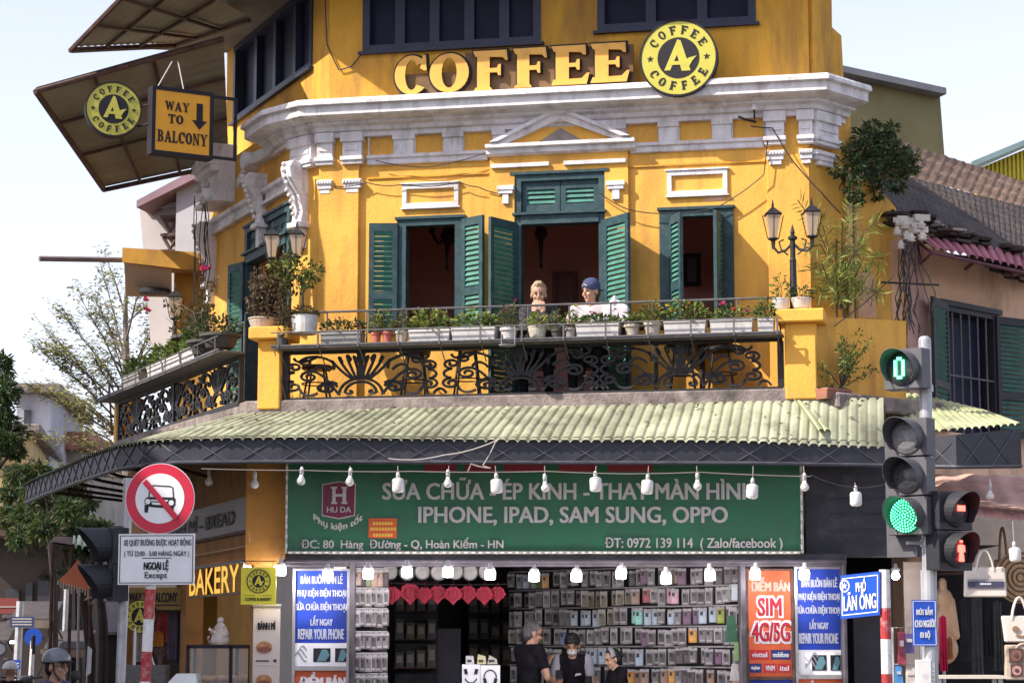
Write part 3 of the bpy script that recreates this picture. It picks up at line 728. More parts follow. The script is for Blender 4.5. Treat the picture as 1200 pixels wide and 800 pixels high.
def flatbar(mb, fr, pts, v, r=.011, d=.016, mi=0):
 P = [Vector(p) for p in pts]; n = len(P); i0 = len(mb.v)
 for k in range(n):
  t = (P[min(k + 1, n - 1)] - P[max(k - 1, 0)]); t = t.normalized() if t.length > 1e-9 else Vector((1, 0)); nn = Vector((-t.y, t.x))
  for (a, b) in ((1, 1), (-1, 1), (-1, -1), (1, -1)):
   q = P[k] + nn * r * a; mb.v.append(fr.W(q.x, v + d * b, q.y))
 for k in range(n - 1):
  for j in range(4):
   mb.f.append([i0 + k * 4 + j, i0 + k * 4 + (j + 1) % 4, i0 + (k + 1) * 4 + (j + 1) % 4, i0 + (k + 1) * 4 + j]); mb.m.append(mi)
 mb.f.append([i0, i0 + 1, i0 + 2, i0 + 3]); mb.m.append(mi); mb.f.append([i0 + (n - 1) * 4 + j for j in range(4)]); mb.m.append(mi)
def scroll_panel(mb, fr, ua, ub, za, zc, v, axes):
 hw = (axes[1] - axes[0]) / 2
 for ax in axes:
  for sg in (-1, 1):
   for ln in MOT:
    pts = [(ax + sg * p[0] * hw, za + p[1] * (zc - za)) for p in ln]
    if sum(p[0] for p in pts) / len(pts) < ua + .03 or sum(p[0] for p in pts) / len(pts) > ub - .03: continue
    pts = [(min(max(p[0], ua + .012), ub - .012), p[1]) for p in pts]
    flatbar(mb, fr, pts, v, .0125 if fr is F else .0105)
  e = [(ax - .05, zc), (ax + .05, zc), (ax + .02, zc - .12), (ax + .045, za + .45 * (zc - za)), (ax - .045, za + .45 * (zc - za)), (ax - .02, zc - .12)]
  mb.prism(fr, e, v - .012, v + .012)
u0, u1 = F.U(336, 430, BV), F.U(915, 430, BV)
za, zc_ = F.Z(465, 600, BV), F.Z(408.5, 600, BV)
ra = MB()
ra.box(F, u0 - .05, u1 + .02, BV - .03, BV + .04, za - .01, za + .04); ra.box(F, u0 - .05, u1 + .02, BV - .03, BV + .03, zc_, zc_ + .03)
for uu in (u0, u1): ra.box(F, uu - .03, uu + .03, BV - .025, BV + .035, za + .04, zc_)
rail = ra.build('railing', IRON, B)
sp = MB(); scroll_panel(sp, F, u0, u1, za + .04, zc_, BV, [F.U(x, 430, BV) for x in (423, 610, 797)]); sp.build('scrollwork', IRON, rail)
# planter shelf and thin top rail hanging outside the railing
sh = MB(); zt0 = zc_ + .031
sh.box(F, u0 - .08, u1 + .04, BV + .02, BV + .30, zt0, zt0 + .02)
sh.box(F, u0 - .08, u1 + .04, BV + .29, BV + .31, zt0 + .02, zt0 + .035)
for k in range(13):
 uu = u0 + (u1 - u0) * k / 12
 sh.box(F, uu - .009, uu + .009, BV + .302, BV + .316, zt0, zt0 + .16)
 sh.tube([F.W(uu, BV - .02, zt0 + .02), F.W(uu, BV - .02, F.Z(357, 640, BV))], .009, 5)
 sh.tube([F.W(uu, BV + .28, zt0 - .0), F.W(uu, BV + .03, zt0 - .16)], .007, 4)
sh.tube([F.W(u0 - .05, BV - .02, F.Z(357, 640, BV)), F.W(u1 - .02, BV - .02, F.Z(357, 640, BV))], .012, 6)
sh.tube([F.W(u0 - .08, BV + .31, zt0 + .165), F.W(u1, BV + .31, zt0 + .165)], .007, 5)
sh.tube([F.W(u0 - .1, BV + .12, zt0), F.W(u0 + .02, BV + .06, za)], .008, 5)
sh.build('planter_shelf', GIRON, rail)
# left railing
m = MB(); v0 = .06
ul0, ul1 = uLB, -.16
m.box(LB, ul0, ul1, v0 - .03, v0 + .04, za - .01, za + .04); m.box(LB, ul0, ul1, v0 - .03, v0 + .03, zc_, zc_ + .03)
for uu in (ul0 + .03, (ul0 + ul1) / 2, ul1 - .03): m.box(LB, uu - .025, uu + .025, v0 - .02, v0 + .03, za + .04, zc_)
rl = m.build('railing', IRON, B)
m = MB(); n = 3; hw2 = (ul1 - ul0) / n
scroll_panel(m, LB, ul0, ul1, za + .04, zc_, v0, [ul0 + hw2 * (k + .5) for k in range(n)]); m.build('scrollwork', IRON, rl)
m = MB(); m.box(LB, ul0 - .1, ul1 + .1, v0 + .02, v0 + .30, zt0, zt0 + .02); m.box(LB, ul0 - .1, ul1 + .1, v0 + .29, v0 + .31, zt0 + .02, zt0 + .04)
zrail = LB.P(215, 405)[1]
for k in range(9):
 uu = ul0 + (ul1 - ul0) * k / 8; m.tube([LB.W(uu, v0 + .31, zt0), LB.W(uu, v0 + .31, zt0 + .17)], .009, 4)
m.tube([LB.W(ul0 - .1, v0 + .31, zt0 + .17), LB.W(ul1 + .1, v0 + .31, zt0 + .17)], .009, 5)
for uu in (ul1 + .05, ul1 - .5): m.tube([LB.W(uu, v0, zt0), LB.W(uu, v0, zt0 + .34)], .012, 5)
m.tube([LB.W(ul1 + .05, v0, zt0 + .34), LB.W(ul1 - .5, v0, zt0 + .34), LB.W(ul1 - .9, v0 + .2, zt0 + .1)], .012, 5)
m.build('planter_shelf', GIRON, rl)
m = MB(); m.box(LB, uLB - .14, uLB - .02, -.1, .1, zb - .3, zt0 + .02); m.build('end_post', CAPY, B, bevel=.01)
# things standing behind the left railing are kept simple: the door stays visible
# ---- awning: corrugated sheets, patterned fascia, frame
ZE = 3.55
eave_px = [(30, 566), (52, 555), (75, 545), (105, 533), (138, 521), (168, 515), (200, 512.5), (260, 511.5), (330, 511), (600, 512), (880, 513), (1036, 516)]
eave = [atZ(x, y, ZE) for x, y in eave_px]
def seg_len(P): return [0] + [sum((P[k + 1] - P[k]).length for k in range(j + 1)) for j in range(len(P) - 1)]
top_px = [(38, 563, 4.0), (100, 536, 4.0), (140, 520, 4.0), (172, 507, 4.0)]
topp = []
zs0 = zb - .122
for (x, y) in eave_px:
 if x <= 200:
  fr_ = [0, .16, .31, .50, .68, .85, 1.0][len(topp)]
  a = LB.W((uLB - .1) * (1 - fr_) - .02 * fr_, .10, zs0)
 else:
  # where the corrugation line through the eave point meets the slab
  q = atZ(x, y, ZE); uu = (q - F.o).dot(F.u)
  if x < 330: uu = max(uu, F.U(292, 470, BV + .06) + .001 * x)
  a = F.W(uu, BV + .08, zs0)
 topp.append(a)
def lerp_path(P, S, s):
 for k in range(len(S) - 1):
  if s <= S[k + 1] or k == len(S) - 2:
   t = (s - S[k]) / max(1e-9, S[k + 1] - S[k]); return P[k].lerp(P[k + 1], max(0, min(1, t)))
S = seg_len(eave)
def corrugated(mb, E, T, S, pitch=.102, amp=.0125, rows=5, per=10, mi=0, s0=0, s1=None, lap=None):
 s1 = s1 or S[-1]; n = int((s1 - s0) / pitch * per); i0 = len(mb.v)
 for k in range(n + 1):
  s = s0 + (s1 - s0) * k / n
  a = lerp_path(E, S, s); b = lerp_path(T, S, s)
  h = amp * (.6 - 2.2 * math.exp(-((s / pitch % 1 - .5) / .15) ** 2))
  for r in range(rows + 1):
   p = a.lerp(b, r / rows); mb.v.append(p + Vector((0, 0, h + (.006 * math.sin(s * 1.7 + r)) + (lap(r / rows) if lap else 0))))
 for k in range(n):
  for r in range(rows):
   q = i0 + k * (rows + 1) + r; mb.f.append([q, q + rows + 1, q + rows + 2, q + 1]); mb.m.append(mi)
aw = thing('awning', 'long corrugated awning with dark lattice fascia wrapping the corner under the balcony', 'awning', tuple(atZ(600, 512, ZE) - Vector((0, 0, .4))))
m = MB(); corrugated(m, eave, topp, S)
# overlapping lower row of sheets
low = [e + (e - t).normalized() * .05 - Vector((0, 0, .012)) for e, t in zip(eave, topp)]; mid = [e.lerp(t, .34) + Vector((0, 0, .012)) for e, t in zip(eave, topp)]
rs = m.build('roof_sheet', ROOFM, aw, smooth=True, fix=False)
m = MB(); corrugated(m, low, mid, S, rows=2); m.build('roof_sheet', ROOFM, aw, smooth=True, fix=False)
# right wing of the awning
E2 = [atZ(955, 510, ZE + .03), atZ(1040, 516.5, ZE + .05), at(1120, 509, 21.9), at(1196, 502, 22.4)]
T2 = [F.W(F.U(925, 470, BV + .06), BV + .08, F.Z(470, 925, BV)), at(1010, 468, 22.9), at(1075, 470, 23.4), at(1150, 488, 23.2)]
S2 = seg_len(E2)
m = MB(); corrugated(m, [e + Vector((0, 0, .06)) for e in E2], [t + Vector((0, 0, .075)) for t in T2], S2, rows=4); m.build('roof_sheet', mat('pale_green_roof_sheet', (0.42, 0.45, 0.25), 0.7, 0.25, 1.6, dirt=((0.17, 0.17, 0.11), 0.55, 3.0)), aw, smooth=True, fix=False)
fz = .262
def fascia(path, hs, name='fascia'):
 m = MB(); Sx = seg_len(path); n = len(path)
 outs = []
 for k in range(n):
  d = (path[min(k + 1, n - 1)] - path[max(k - 1, 0)]); d.z = 0; d.normalize(); outs.append(Vector((d.y, -d.x, 0)))
 pr = [(-.03, -.02), (0, -.02), (0, None), (-.03, None)]
 i0 = len(m.v)
 for k in range(n):
  for (o, z) in pr: m.v.append(path[k] + outs[k] * o + Vector((0, 0, z if z is not None else -hs[k])))
 for k in range(n - 1):
  for j in range(4): m.f.append([i0 + k * 4 + j, i0 + k * 4 + (j + 1) % 4, i0 + (k + 1) * 4 + (j + 1) % 4, i0 + (k + 1) * 4 + j]); m.m.append(0)
 fo = m.build(name, FASC, aw)
 m = MB(); P = .40; nn = int(Sx[-1] / P)
 def pt(s, t):
  p = lerp_path(path, Sx, s); o = lerp_path([Vector(o) for o in outs], Sx, s); h = lerp_path([Vector((0, 0, h)) for h in hs], Sx, s).z
  return p + o * .006 + Vector((0, 0, -.03 - t * (h - .055)))
 for k in range(nn + 1):
  for sg in (1, -1):
   a = k * P; b = a + sg * P * .85
   if b < 0 or b > Sx[-1] or a > Sx[-1]: continue
   m.tube([pt(a + (b - a) * t / 4, t / 4) for t in range(5)], .006, 4)
 m.tube([pt(s, .98) + Vector((0, 0, -.008)) for s in [Sx[-1] * k / 40 for k in range(41)]], .013, 5)
 m.build('lattice', FASL, fo)
fascia(eave, [fz + .0] * len(eave))
fascia([e + Vector((0, 0, .02)) for e in E2[1:]], [.29, .36, .42])
for k in range(9):
 t = k / 8; s = S[5] + (S[-1] - S[5]) * t; a = lerp_path(eave, S, s) + Vector((0, .05, -.06)); b = lerp_path(topp, S, s) + Vector((0, 0, -.08)); m = MB(); m.tube([a, b], .018, 5); m.build('rafter', RUST, aw)
for k in range(7):
 s = S[5] * k / 6.5; a = lerp_path(eave, S, s) + Vector((.05, 0, -.06)); b = lerp_path(topp, S, s) + Vector((0, 0, -.08)); m = MB(); m.tube([a, b], .022, 5); m.tube([a, a + (b - a) * .4 + Vector((0, 0, -.22)), b + Vector((.3, 0, -.55))], .02, 5); m.build('rafter', RUST, aw)
# ---- dark sheet canopies high on the left
def canopy(name, label, q, parent=None):
 """q: outer-front, outer-back, wall-back, wall-front"""
 t = thing(name, label, 'canopy', tuple((q[2] + q[3]) / 2)); m = MB(); n, k2 = 60, 6; i0 = 0
 for i in range(n + 1):
  a = q[0].lerp(q[1], i / n); b = q[3].lerp(q[2], i / n)
  for j in range(k2 + 1):
   p = a.lerp(b, j / k2); m.v.append(p + Vector((0, 0, .006 * math.cos(i * 1.7))))
 for i in range(n):
  for j in range(k2):
   a = i * (k2 + 1) + j; m.f.append([a, a + k2 + 1, a + k2 + 2, a + 1]); m.m.append(0)
 m.build('sheet', mat('olive_sheet', (0.27, 0.255, 0.20), 0.8, 0.2, 1.5, dirt=((0.24, 0.16, 0.11), 0.35, 1.6)), t, smooth=True, fix=False)
 m = MB(); dz = Vector((0, 0, -.04))
 m.tube([q[0] + dz, q[1] + dz], .035, 6); m.tube([q[0] + dz, q[3] + dz], .03, 6); m.tube([q[1] + dz, q[2] + dz], .03, 6)
 for t_ in (.3, .62):
  m.tube([q[0].lerp(q[1], t_) + dz, q[3].lerp(q[2], t_) + dz], .022, 5)
  m.tube([q[0].lerp(q[3], t_) + dz, q[1].lerp(q[2], t_) + dz], .022, 5)
 m.build('frame', RUST, t); return t
canopy('metal_canopy', 'olive sheet metal canopy behind the two hanging yellow signs', [at(42, 103, 24.0), at(122, 219, 27.6), at(268, 188, 26.6), at(262, 42, 24.9)])
canopy('metal_canopy', 'higher sheet metal canopy at the top left corner of the yellow building', [at(83, 55, 24.0), at(205, 50, 26.6), at(292, 20, 25.2), at(180, -45, 23.2)])
# ------------------------------------------------------------------ SIGNS ON THE BUILDING
def star(mb, fr, cu, cw, r, v, t, mi=0):
 mb.prism(fr, [(cu + (r if k % 2 == 0 else r * .42) * math.sin(k * math.pi / 5), cw + (r if k % 2 == 0 else r * .42) * math.cos(k * math.pi / 5)) for k in range(10)], v - .001, v + t, mi)
def disc(mb, fr, cu, cw, r, v0, v1, mi=0, n=40, ry=None):
 ry = ry or r
 mb.prism(fr, [(cu + r * math.cos(2 * math.pi * k / n), cw + ry * math.sin(2 * math.pi * k / n)) for k in range(n)], v0, v1, mi)
def ring(mb, fr, cu, cw, ro, ri, v0, v1, mi=0):
 for a, b in ((0, 180), (180, 360)):
  mb.prism(fr, [(cu + p[0], cw + p[1]) for p in _ring(0, 0, (ro, ro), (ri, ri), a, b, 20)], v0, v1, mi)
def logo(mb, fr, cu, cw, R, v, mi_y=0, mi_b=1, t=.004, words=True):
 """black lettering and a slanted A on a disc whose front lies at v"""
 disc(mb, fr, cu, cw, R * .56, v - .001, v + t, mi_b)
 A = [[(-.02, .50), (-.38, -.34), (-.22, -.34), (.02, .20)], [(-.02, .50), (.07, .46), (.33, -.37), (.09, -.37), (-.05, .14)], [(-.22, -.10), (.12, -.10), (.12, -.20), (-.26, -.20)], [(.12, -.12), (.28, -.02), (.50, .03), (.38, -.10), (.30, -.24), (.14, -.22)]]
 for j, p in enumerate(A): mb.prism(fr, [(cu + x * R, cw + y * R) for x, y in p], v + t - .001, v + t * 2 + .0008 * j, mi_y)
 if words:
  serif_arc(mb, fr, 'COFFEE', cu, cw, R * .655, R * .235, v, t, 90, 23, mi_b); serif_arc(mb, fr, 'COFFEE', cu, cw, R * .655, R * .235, v, t, 270, 23, mi_b, inside=True)
 star(mb, fr, cu - R * .76, cw, R * .09, v, t, mi_b); star(mb, fr, cu + R * .76, cw, R * .09, v, t, mi_b)
t = thing('letter_sign', 'big yellow serif letters spelling COFFEE standing on the white cornice', 'sign', tuple(F.W(F.U(600, 100, .3), .3, F.Z(108, 600, .3))))
m = MB(); m.prism(F, [F.P(x, y, .2) for x, y in [(470, 112), (742, 97), (742, 52), (545, 62), (545, 84), (470, 88)]], .17, .2)
m.build('backing_board', mat('brown_board', (.20, .115, .055), .85, .2, 4, dirt=((.10, .07, .05), .4, 4)), t)
for ch, x0, x1, y0, y1 in [('C', 461, 500, 63, 111.5), ('O', 502, 549, 60, 109), ('F', 553, 593, 57, 106), ('F', 600, 639, 54, 103), ('E', 645, 688, 51, 100), ('E', 691, 735, 48, 97)]:
 a = F.P(x0, y1, .3); b = F.P(x1, y0, .3); m = MB(); e = .02
 serif_word(m, F, ch, a[0] - e, a[1] - e, b[0] + e, b[1] + e, .205, .035, 1); serif_word(m, F, ch, a[0] + .004, a[1] + .004, b[0] - .004, b[1] - .004, .25, .018, 0)
 m.build('letter', [LETY, SIGNB], t)
def round_sign(name, label, fr, cu, cw, R, v, th, cat='sign'):
 t = thing(name, label, cat, tuple(fr.W(cu, v, cw - R)))
 m = MB(); disc(m, fr, cu, cw, R, v - th, v, 0, 48); ring(m, fr, cu, cw, R, R * .955, v - .001, v + .012, 0); m.build('rim', SIGNB, t)
 m = MB(); disc(m, fr, cu, cw, R * .95, v - .001, v + .005, 0, 48); logo(m, fr, cu, cw, R * .95, v + .006); m.build('face', [LOGOY, SIGNB], t)
 return t
c = F.P(795, 68, .42); cr = F.P(841, 68, .42)
round_sign('logo_sign', 'large round yellow coffee logo sign on the cornice beside the COFFEE letters', F, c[0], c[1], (cr[0] - c[0]), .42, .10)
# two signs hanging from the left canopy
q = at(133, 128, 23.3); S1 = Frame((q.x, q.y), 16); rr = 33.5 / FPX * 23.3
t = round_sign('hanging_logo_sign', 'round double sided yellow coffee logo sign hanging under the left canopy', S1, 0, q.z, rr, 0, .12)
m = MB()
q = at(214, 144, 23.4); S2f = Frame((q.x, q.y), 30); hw = 32 / FPX * 23.4 / math.cos(R_(30)); hh = 39 / FPX * 23.4
for dz in (.05, -.16): m.tube([S1.W(rr * .9, -.06, t.location.z + rr + dz), S2f.W(-hw, -.06, t.location.z + rr + dz)], .012, 5)
m.build('bracket', IRON, t)
t = thing('direction_sign', 'orange hanging sign reading WAY TO BALCONY with a black down arrow', 'sign', tuple(S2f.W(0, 0, q.z - hh)))
m = MB()
for (a, b, c_, d) in [(-hw - .02, hw + .02, -hh - .02, -hh + .02), (-hw - .02, hw + .02, hh - .02, hh + .02), (-hw - .02, -hw + .02, -hh + .02, hh - .02), (hw - .02, hw + .02, -hh + .02, hh - .02)]: m.box(S2f, a, b, -.13, .012, q.z + c_, q.z + d)
m.box(S2f, hw + .02, hw + .30, -.03, .0, q.z - hh, q.z - hh + .03); m.box(S2f, hw + .02, hw + .30, -.03, .0, q.z + hh - .03, q.z + hh); m.box(S2f, hw + .27, hw + .30, -.03, 0, q.z - hh + .03, q.z + hh - .03)
m.build('frame', SIGNB, t)
m = MB(); m.box(S2f, -hw + .02, hw - .02, -.12, 0, q.z - hh + .02, q.z + hh - .02, 0)
for w_, x0, y0, x1, y1 in [('WAY', -.62, .34, .22, .62), ('TO', -.5, -.06, .02, .22), ('BALCONY', -.86, -.66, .86, -.3)]:
 serif_word(m, S2f, w_, x0 * hw, q.z + y0 * hh, x1 * hw, q.z + y1 * hh, .002, .006, 1)
ax = .58 * hw; m.prism(S2f, [(ax - .035, q.z + .66 * hh), (ax + .035, q.z + .66 * hh), (ax + .035, q.z + .12 * hh), (ax + .085, q.z + .12 * hh), (ax, q.z - .16 * hh), (ax - .085, q.z + .12 * hh), (ax - .035, q.z + .12 * hh)], .001, .008, 1)
m.build('face', [mat('sign_orange', (.80, .36, .02), .5, .06, 4), SIGNB], t)
m = MB(); tp = at(202, 72, 23.8); m.tube([S2f.W(-hw * .85, -.06, q.z + hh), tp], .008, 4); m.tube([S2f.W(hw * .1, -.06, q.z + hh), tp + Vector((.06, 0, 0))], .008, 4); m.build('hanger', mat('pale_rod', (.4, .36, .36), .5), t)
# big green shop sign
SG = G
t = thing('shop_sign', 'long dark green phone repair shop sign board under the awning', 'sign', tuple(SG.W(SG.U(637, 600), 0, SG.Z(645))))
m = MB(); m.pbox(SG, 337, 520, 938, 645.5, -.09, 0); m.build('panel', mat('sign_green', (.020, .125, .058), .5, .1, 1.2, dirt=((.035, .085, .055), .45, 2.4), rain=((.05, .10, .075), .6, 4)), t)
m = MB()
LEDF = mat('led_edge', (.42, .38, .30), .6, .5, 40)
m.pbox(SG, 334.5, 520, 337, 648, -.095, .02); m.pbox(SG, 938, 520, 941, 648, -.095, .02); m.pbox(SG, 337, 645.5, 938, 648.5, -.095, .02)
for k in range(70): x = 337 + 601 * k / 70; m.pbox(SG, x + 1, 646, x + 5, 648, .021, .027, 1)
for k in range(9): y = 545 + k * 11.5; m.pbox(SG, 335, y, 336.6, y + 5, .021, .027, 1); m.pbox(SG, 938.6, y, 940, y + 6, .021, .027, 1)
m.build('edge_strip', [LEDF, SIGNW], t)
GT = flat('sign_text_grey', (.50, .46, .44), .6)
m = MB()
m.text(SG, 'SỬA CHỮA - ÉP KÍNH - THAY MÀN HÌNH', 448, 559, 885, 585, .006, 0, .026)
m.text(SG, 'IPHONE, IPAD, SAM SUNG, OPPO', 490, 593.5, 853, 615, .006, 0, .032)
m.text(SG, 'ĐC: 80  Hàng  Đường - Q, Hoàn Kiếm - HN', 353, 629.5, 590, 645, .006, 0, .018)
m.text(SG, 'ĐT: 0972 139 114  ( Zalo/facebook )', 709, 629.5, 917, 645, .006, 0, .018)
m.build('lettering', GT, t)
m = MB()
for a, b in [(497, 535), (545, 580), (590, 640), (655, 700), (712, 765)]: m.pbox(SG, a, 535, b, 552, .001, .006)
m.build('hidden_line', flat('sign_red_dim', (.22, .02, .03), .5), t)
m = MB()
sh_ = [(377.5, 567), (397, 563.5), (417, 566), (416, 604), (397, 608), (377, 604)]
m.prism(SG, [SG.P(x, y, .012) for x, y in sh_], .001, .010, 1)
m.prism(SG, [SG.P(397 + (x - 397) * .94, 586 + (y - 586) * .94, .014) for x, y in sh_], .009, .016, 0)
for p in [[(388, 570), (395, 570), (395, 572), (393.3, 572), (393.3, 588), (395, 588), (395, 590), (388, 590), (388, 588), (389.4, 588), (389.4, 572), (388, 572)], [(400, 570), (407, 570), (407, 572), (405.5, 572), (405.5, 588), (407, 588), (407, 590), (400, 590), (400, 588), (401.5, 588), (401.5, 572), (400, 572)]]:
 m.prism(SG, [SG.P(x, y, .02) for x, y in p][::-1], .015, .021, 1)
m.prism(SG, [SG.P(x, y, .02) for x, y in [(393.3, 578.5), (401.5, 578.5), (401.5, 581.5), (393.3, 581.5)]], .015, .0205, 1)
m.text(SG, 'HU DA', 383, 593.5, 411.5, 600, .018, 1, .04)
m.build('shield', [flat('maroon', (.16, .012, .045), .5), GT], t)
m = MB(); ua, ub = SG.U(367, 615), SG.U(425, 615); um = (ua + ub) / 2
a = SG.P(367, 620, .006); b = SG.P(425, 606, .006)
m.text_uw(SG, 'Phụ kiện tốt', a[0], a[1] - .02, b[0], b[1] - .04, .006, 0, .03, curve=lambda u: .30 * (u - um) ** 2 / .28 * 1.6)
m.build('slogan', flat('sign_text_pale', (.62, .58, .52), .6), t)
m = MB(); m.pbox(SG, 432, 607, 465, 630, .0, .005, 0)
for y in (611, 617.5, 624.5):
 x = 437 if y != 617.5 else 434
 while x < (460 if y != 617.5 else 463): m.pbox(SG, x, y, x + 2.6, y + 3.6, .005, .008, 1); x += 3.4
m.build('sticker', [flat('sticker_orange', (.62, .10, .03), .6), flat('sticker_yellow', (.75, .45, .06), .6)], t)
# posters beside the shop front
PG = Frame((0, 22.25), 0)
BLUE = mat('poster_blue', (.012, .045, .36), .6, .45, 3.0); ORG = mat('poster_orange', (.62, .11, .035), .6, .25, 4); ALU = mat('aluminium', (.36, .34, .34), .35, .15, 6, metal=.6)
PTX = flat('poster_text', (.46, .48, .58), .6)
def blue_poster(x0, x1, label, ylines, yb, y0=666, yp=753, ye=780):
 t = thing('poster_panel', label, 'poster', tuple(PG.W(PG.U((x0 + x1) / 2, 700), 0, .3)))
 m = MB(); zb_ = .3
 u0, u1 = PG.U(x0, 720), PG.U(x1, 720); zt_ = PG.Z(y0)
 for a, b in ((u0, u0 + .028), (u1 - .028, u1)): m.box(PG, a, b, -.05, .03, zb_, zt_)
 m.box(PG, u0 + .028, u1 - .028, -.05, .03, zt_ - .02, zt_); m.box(PG, u0 + .028, u1 - .028, -.05, .03, PG.Z(ye + 5), PG.Z(ye)); m.build('frame', ALU, t)
 m = MB(); m.box(PG, u0 + .028, u1 - .028, -.03, .0, PG.Z(yp), zt_ - .02, 0); k = 0
 w_ = x1 - x0
 for s_, f0, f1 in [('BÁN BUÔN BÁN LẺ', .14, .88), ('PHỤ KIỆN ĐIỆN THOẠI', .08, .94), ('SỬA CHỮA ĐIỆN THOẠI', .05, .95), ('LẤY NGAY', .31, .70), ('REPAIR YOUR PHONE', .09, .90)]:
  m.text(PG, s_, x0 + w_ * f0, ylines[k] - 7.5, x0 + w_ * f1, ylines[k] + 4.5, .004, 1, .028); k += 1
 m.build('printed_sheet', [BLUE, PTX], t)
 m = MB(); m.box(PG, u0 + .028, u1 - .028, -.03, .0, PG.Z(ye), PG.Z(yp), 0)
 for f0, f1, mi in [(.36, .66, 1), (.74, .95, 1)]:
  m.pbox(PG, x0 + w_ * f0, yp + 6, x0 + w_ * f1, ye - 5, .0, .004, mi)
  m.prism(PG, [PG.P(x0 + w_ * (f0 + (f1 - f0) * a), yp + 6 + (ye - yp - 11) * b, .006) for a, b in ((.2, .95), (.5, .1), (.8, .1), (.95, .5), (.7, .95))], .003, .007, 2)
 for k in range(3): m.tube([PG.W(PG.U(x0 + w_ * (.07 + .26 * j / 8)), .004, PG.Z(yp + 8 + 4 * k + 5 * math.sin(j * .8 + k))) for j in range(9)], .006, 4, 3)
 m.build('picture_strip', [SIGNW, SIGNB, flat('screen_teal', (.10, .22, .26), .3), flat('cable_grey', (.3, .3, .33), .5)], t)
 m = MB(); m.box(PG, u0 + .028, u1 - .028, -.03, 0, zb_, PG.Z(ye + 5), 0); m.text(PG, 'ĐIỂM BÁN', x0 + w_ * .12, ye + 7, x0 + w_ * .93, ye + 24, .004, 1, .05); m.build('lower_sheet', [ORG, SIGNW], t)
 return t
blue_poster(343, 410, 'tall blue phone repair poster left of the shop entrance', (679, 696, 712, 728, 744), 753)
blue_poster(931, 988, 'tall blue phone repair poster right of the orange SIM poster', (683, 700, 716, 732, 749), 760, 664, 761, 790)
t = thing('poster_panel', 'orange poster advertising SIM 4G/5G cards right of the shop entrance', 'poster', tuple(PG.W(PG.U(902, 700), 0, .3)))
m = MB(); u0, u1 = PG.U(874, 720), PG.U(930, 720); zt_ = PG.Z(666)
for a, b in ((u0, u0 + .025), (u1 - .025, u1)): m.box(PG, a, b, -.05, .03, .3, zt_)
m.box(PG, u0 + .025, u1 - .025, -.05, .03, zt_ - .02, zt_); m.box(PG, u0 + .025, u1 - .025, -.05, .03, PG.Z(796), PG.Z(792)); m.build('frame', RUST, t)
m = MB(); m.box(PG, u0 + .025, u1 - .025, -.03, 0, PG.Z(792), zt_ - .02, 0)
m.text(PG, 'ĐIỂM BÁN', 880, 676, 926, 692, .004, 3, .04)
def outlined(s_, x0, y0, x1, y1):
 m.text(PG, s_, x0 - 2, y0 - 2, x1 + 2, y1 + 2, .003, 1, .08); m.text(PG, s_, x0, y0, x1, y1, .012, 2, .03)
outlined('SIM', 888, 700, 916, 721); outlined('4G/5G', 881, 729, 926, 751)
def chip(x0, y0, x1, y1, mi, s_): m.pbox(PG, x0, y0, x1, y1, 0, .004, mi); m.text(PG, s_, x0 + 2, (y0 + y1) / 2 - 3, x1 - 2, (y0 + y1) / 2 + 3, .006, 1, .03)
chip(879, 761, 901, 772, 4, 'viettel'); chip(903.5, 761, 926.5, 772, 5, 'mobifone'); chip(878, 777, 892.5, 787.5, 5, 'vinaphone'); chip(895, 777, 910, 787.5, 4, 'VNM'); chip(912, 777, 926.5, 787.5, 4, 'itel')
m.build('printed_sheet', [ORG, SIGNW, flat('sim_red', (.42, .012, .03), .5), flat('pale_peach', (.66, .36, .28), .5), flat('chip_red', (.52, .02, .035), .5), flat('chip_blue', (.02, .03, .16), .5)], t)
m = MB(); m.box(PG, u0 + .025, u1 - .025, -.03, 0, .3, PG.Z(796)); m.build('lower_sheet', BLUE, t)
# ------------------------------------------------------------------ STREET SIGNS AND LIGHTS
STEEL = mat('galvanised_steel', (.42, .42, .44), .45, .15, 8, metal=.35, dirt=((.25, .22, .2), .25, 10))
RED = mat('sign_red', (.56, .012, .045), .45, .1, 6, dirt=((.3, .05, .05), .15, 8)); POSTR = mat('post_red', (.42, .035, .04), .6, .2, 10, dirt=((.5, .4, .38), .3, 16)); POSTW = mat('post_white', (.74, .72, .70), .6, .1, 10, dirt=((.4, .36, .34), .3, 16))
def lean_post(px0, py0, px1, py1, Y, z_end=0.0):
 """points of a straight post through two picture points at depth Y, carried down to the ground"""
 a = at(px0, py0, Y); b = at(px1, py1, Y); d = (b - a); k = (z_end - a.z) / d.z
 return a, a + d * k
SGN = Frame((0, 18.0), 0); N_ = at(188, 584, 18.0); NF = Frame((N_.x, N_.y), -6)
a, b = lean_post(183.5, 560, 170, 802, 18.07); px = FPX / 18.0
t = thing('road_sign', 'round red and white no cars sign with a white plate on a leaning striped post', 'road sign', tuple(b))
m = MB(); n = 12; d = (b - a).normalized(); bands = [560, 690, 725, 763, 798, 834, 870, 906, 942, 978]
pts_ = [lean_post(183.5, 560, 170, 802, 18.07, at(183, y, 18.07).z)[1] for y in bands]
for k in range(len(pts_) - 1): m.tube([pts_[k], pts_[k + 1]], .043, 14, k % 2)
m.tube([pts_[-1], b], .043, 14, 0); m.build('post', [POSTW, POSTR], t)
R1 = 41.2 / px
m = MB(); disc(m, NF, 0, N_.z, R1, .0, .012, 0, 56); disc(m, NF, 0, N_.z, R1 * .985, .011, .015, 1, 56); disc(m, NF, 0, N_.z, R1 * .71, .014, .018, 0, 48)
def np_(X, Y): return ((130 + X / 5.713 - 188) / px, N_.z + (584 - (540 + Y / 5.713)) / px)
def npoly(pts, mi, v=.018, t_=.003): m.prism(NF, [np_(*p) for p in pts], v - .001, v + t_, mi)
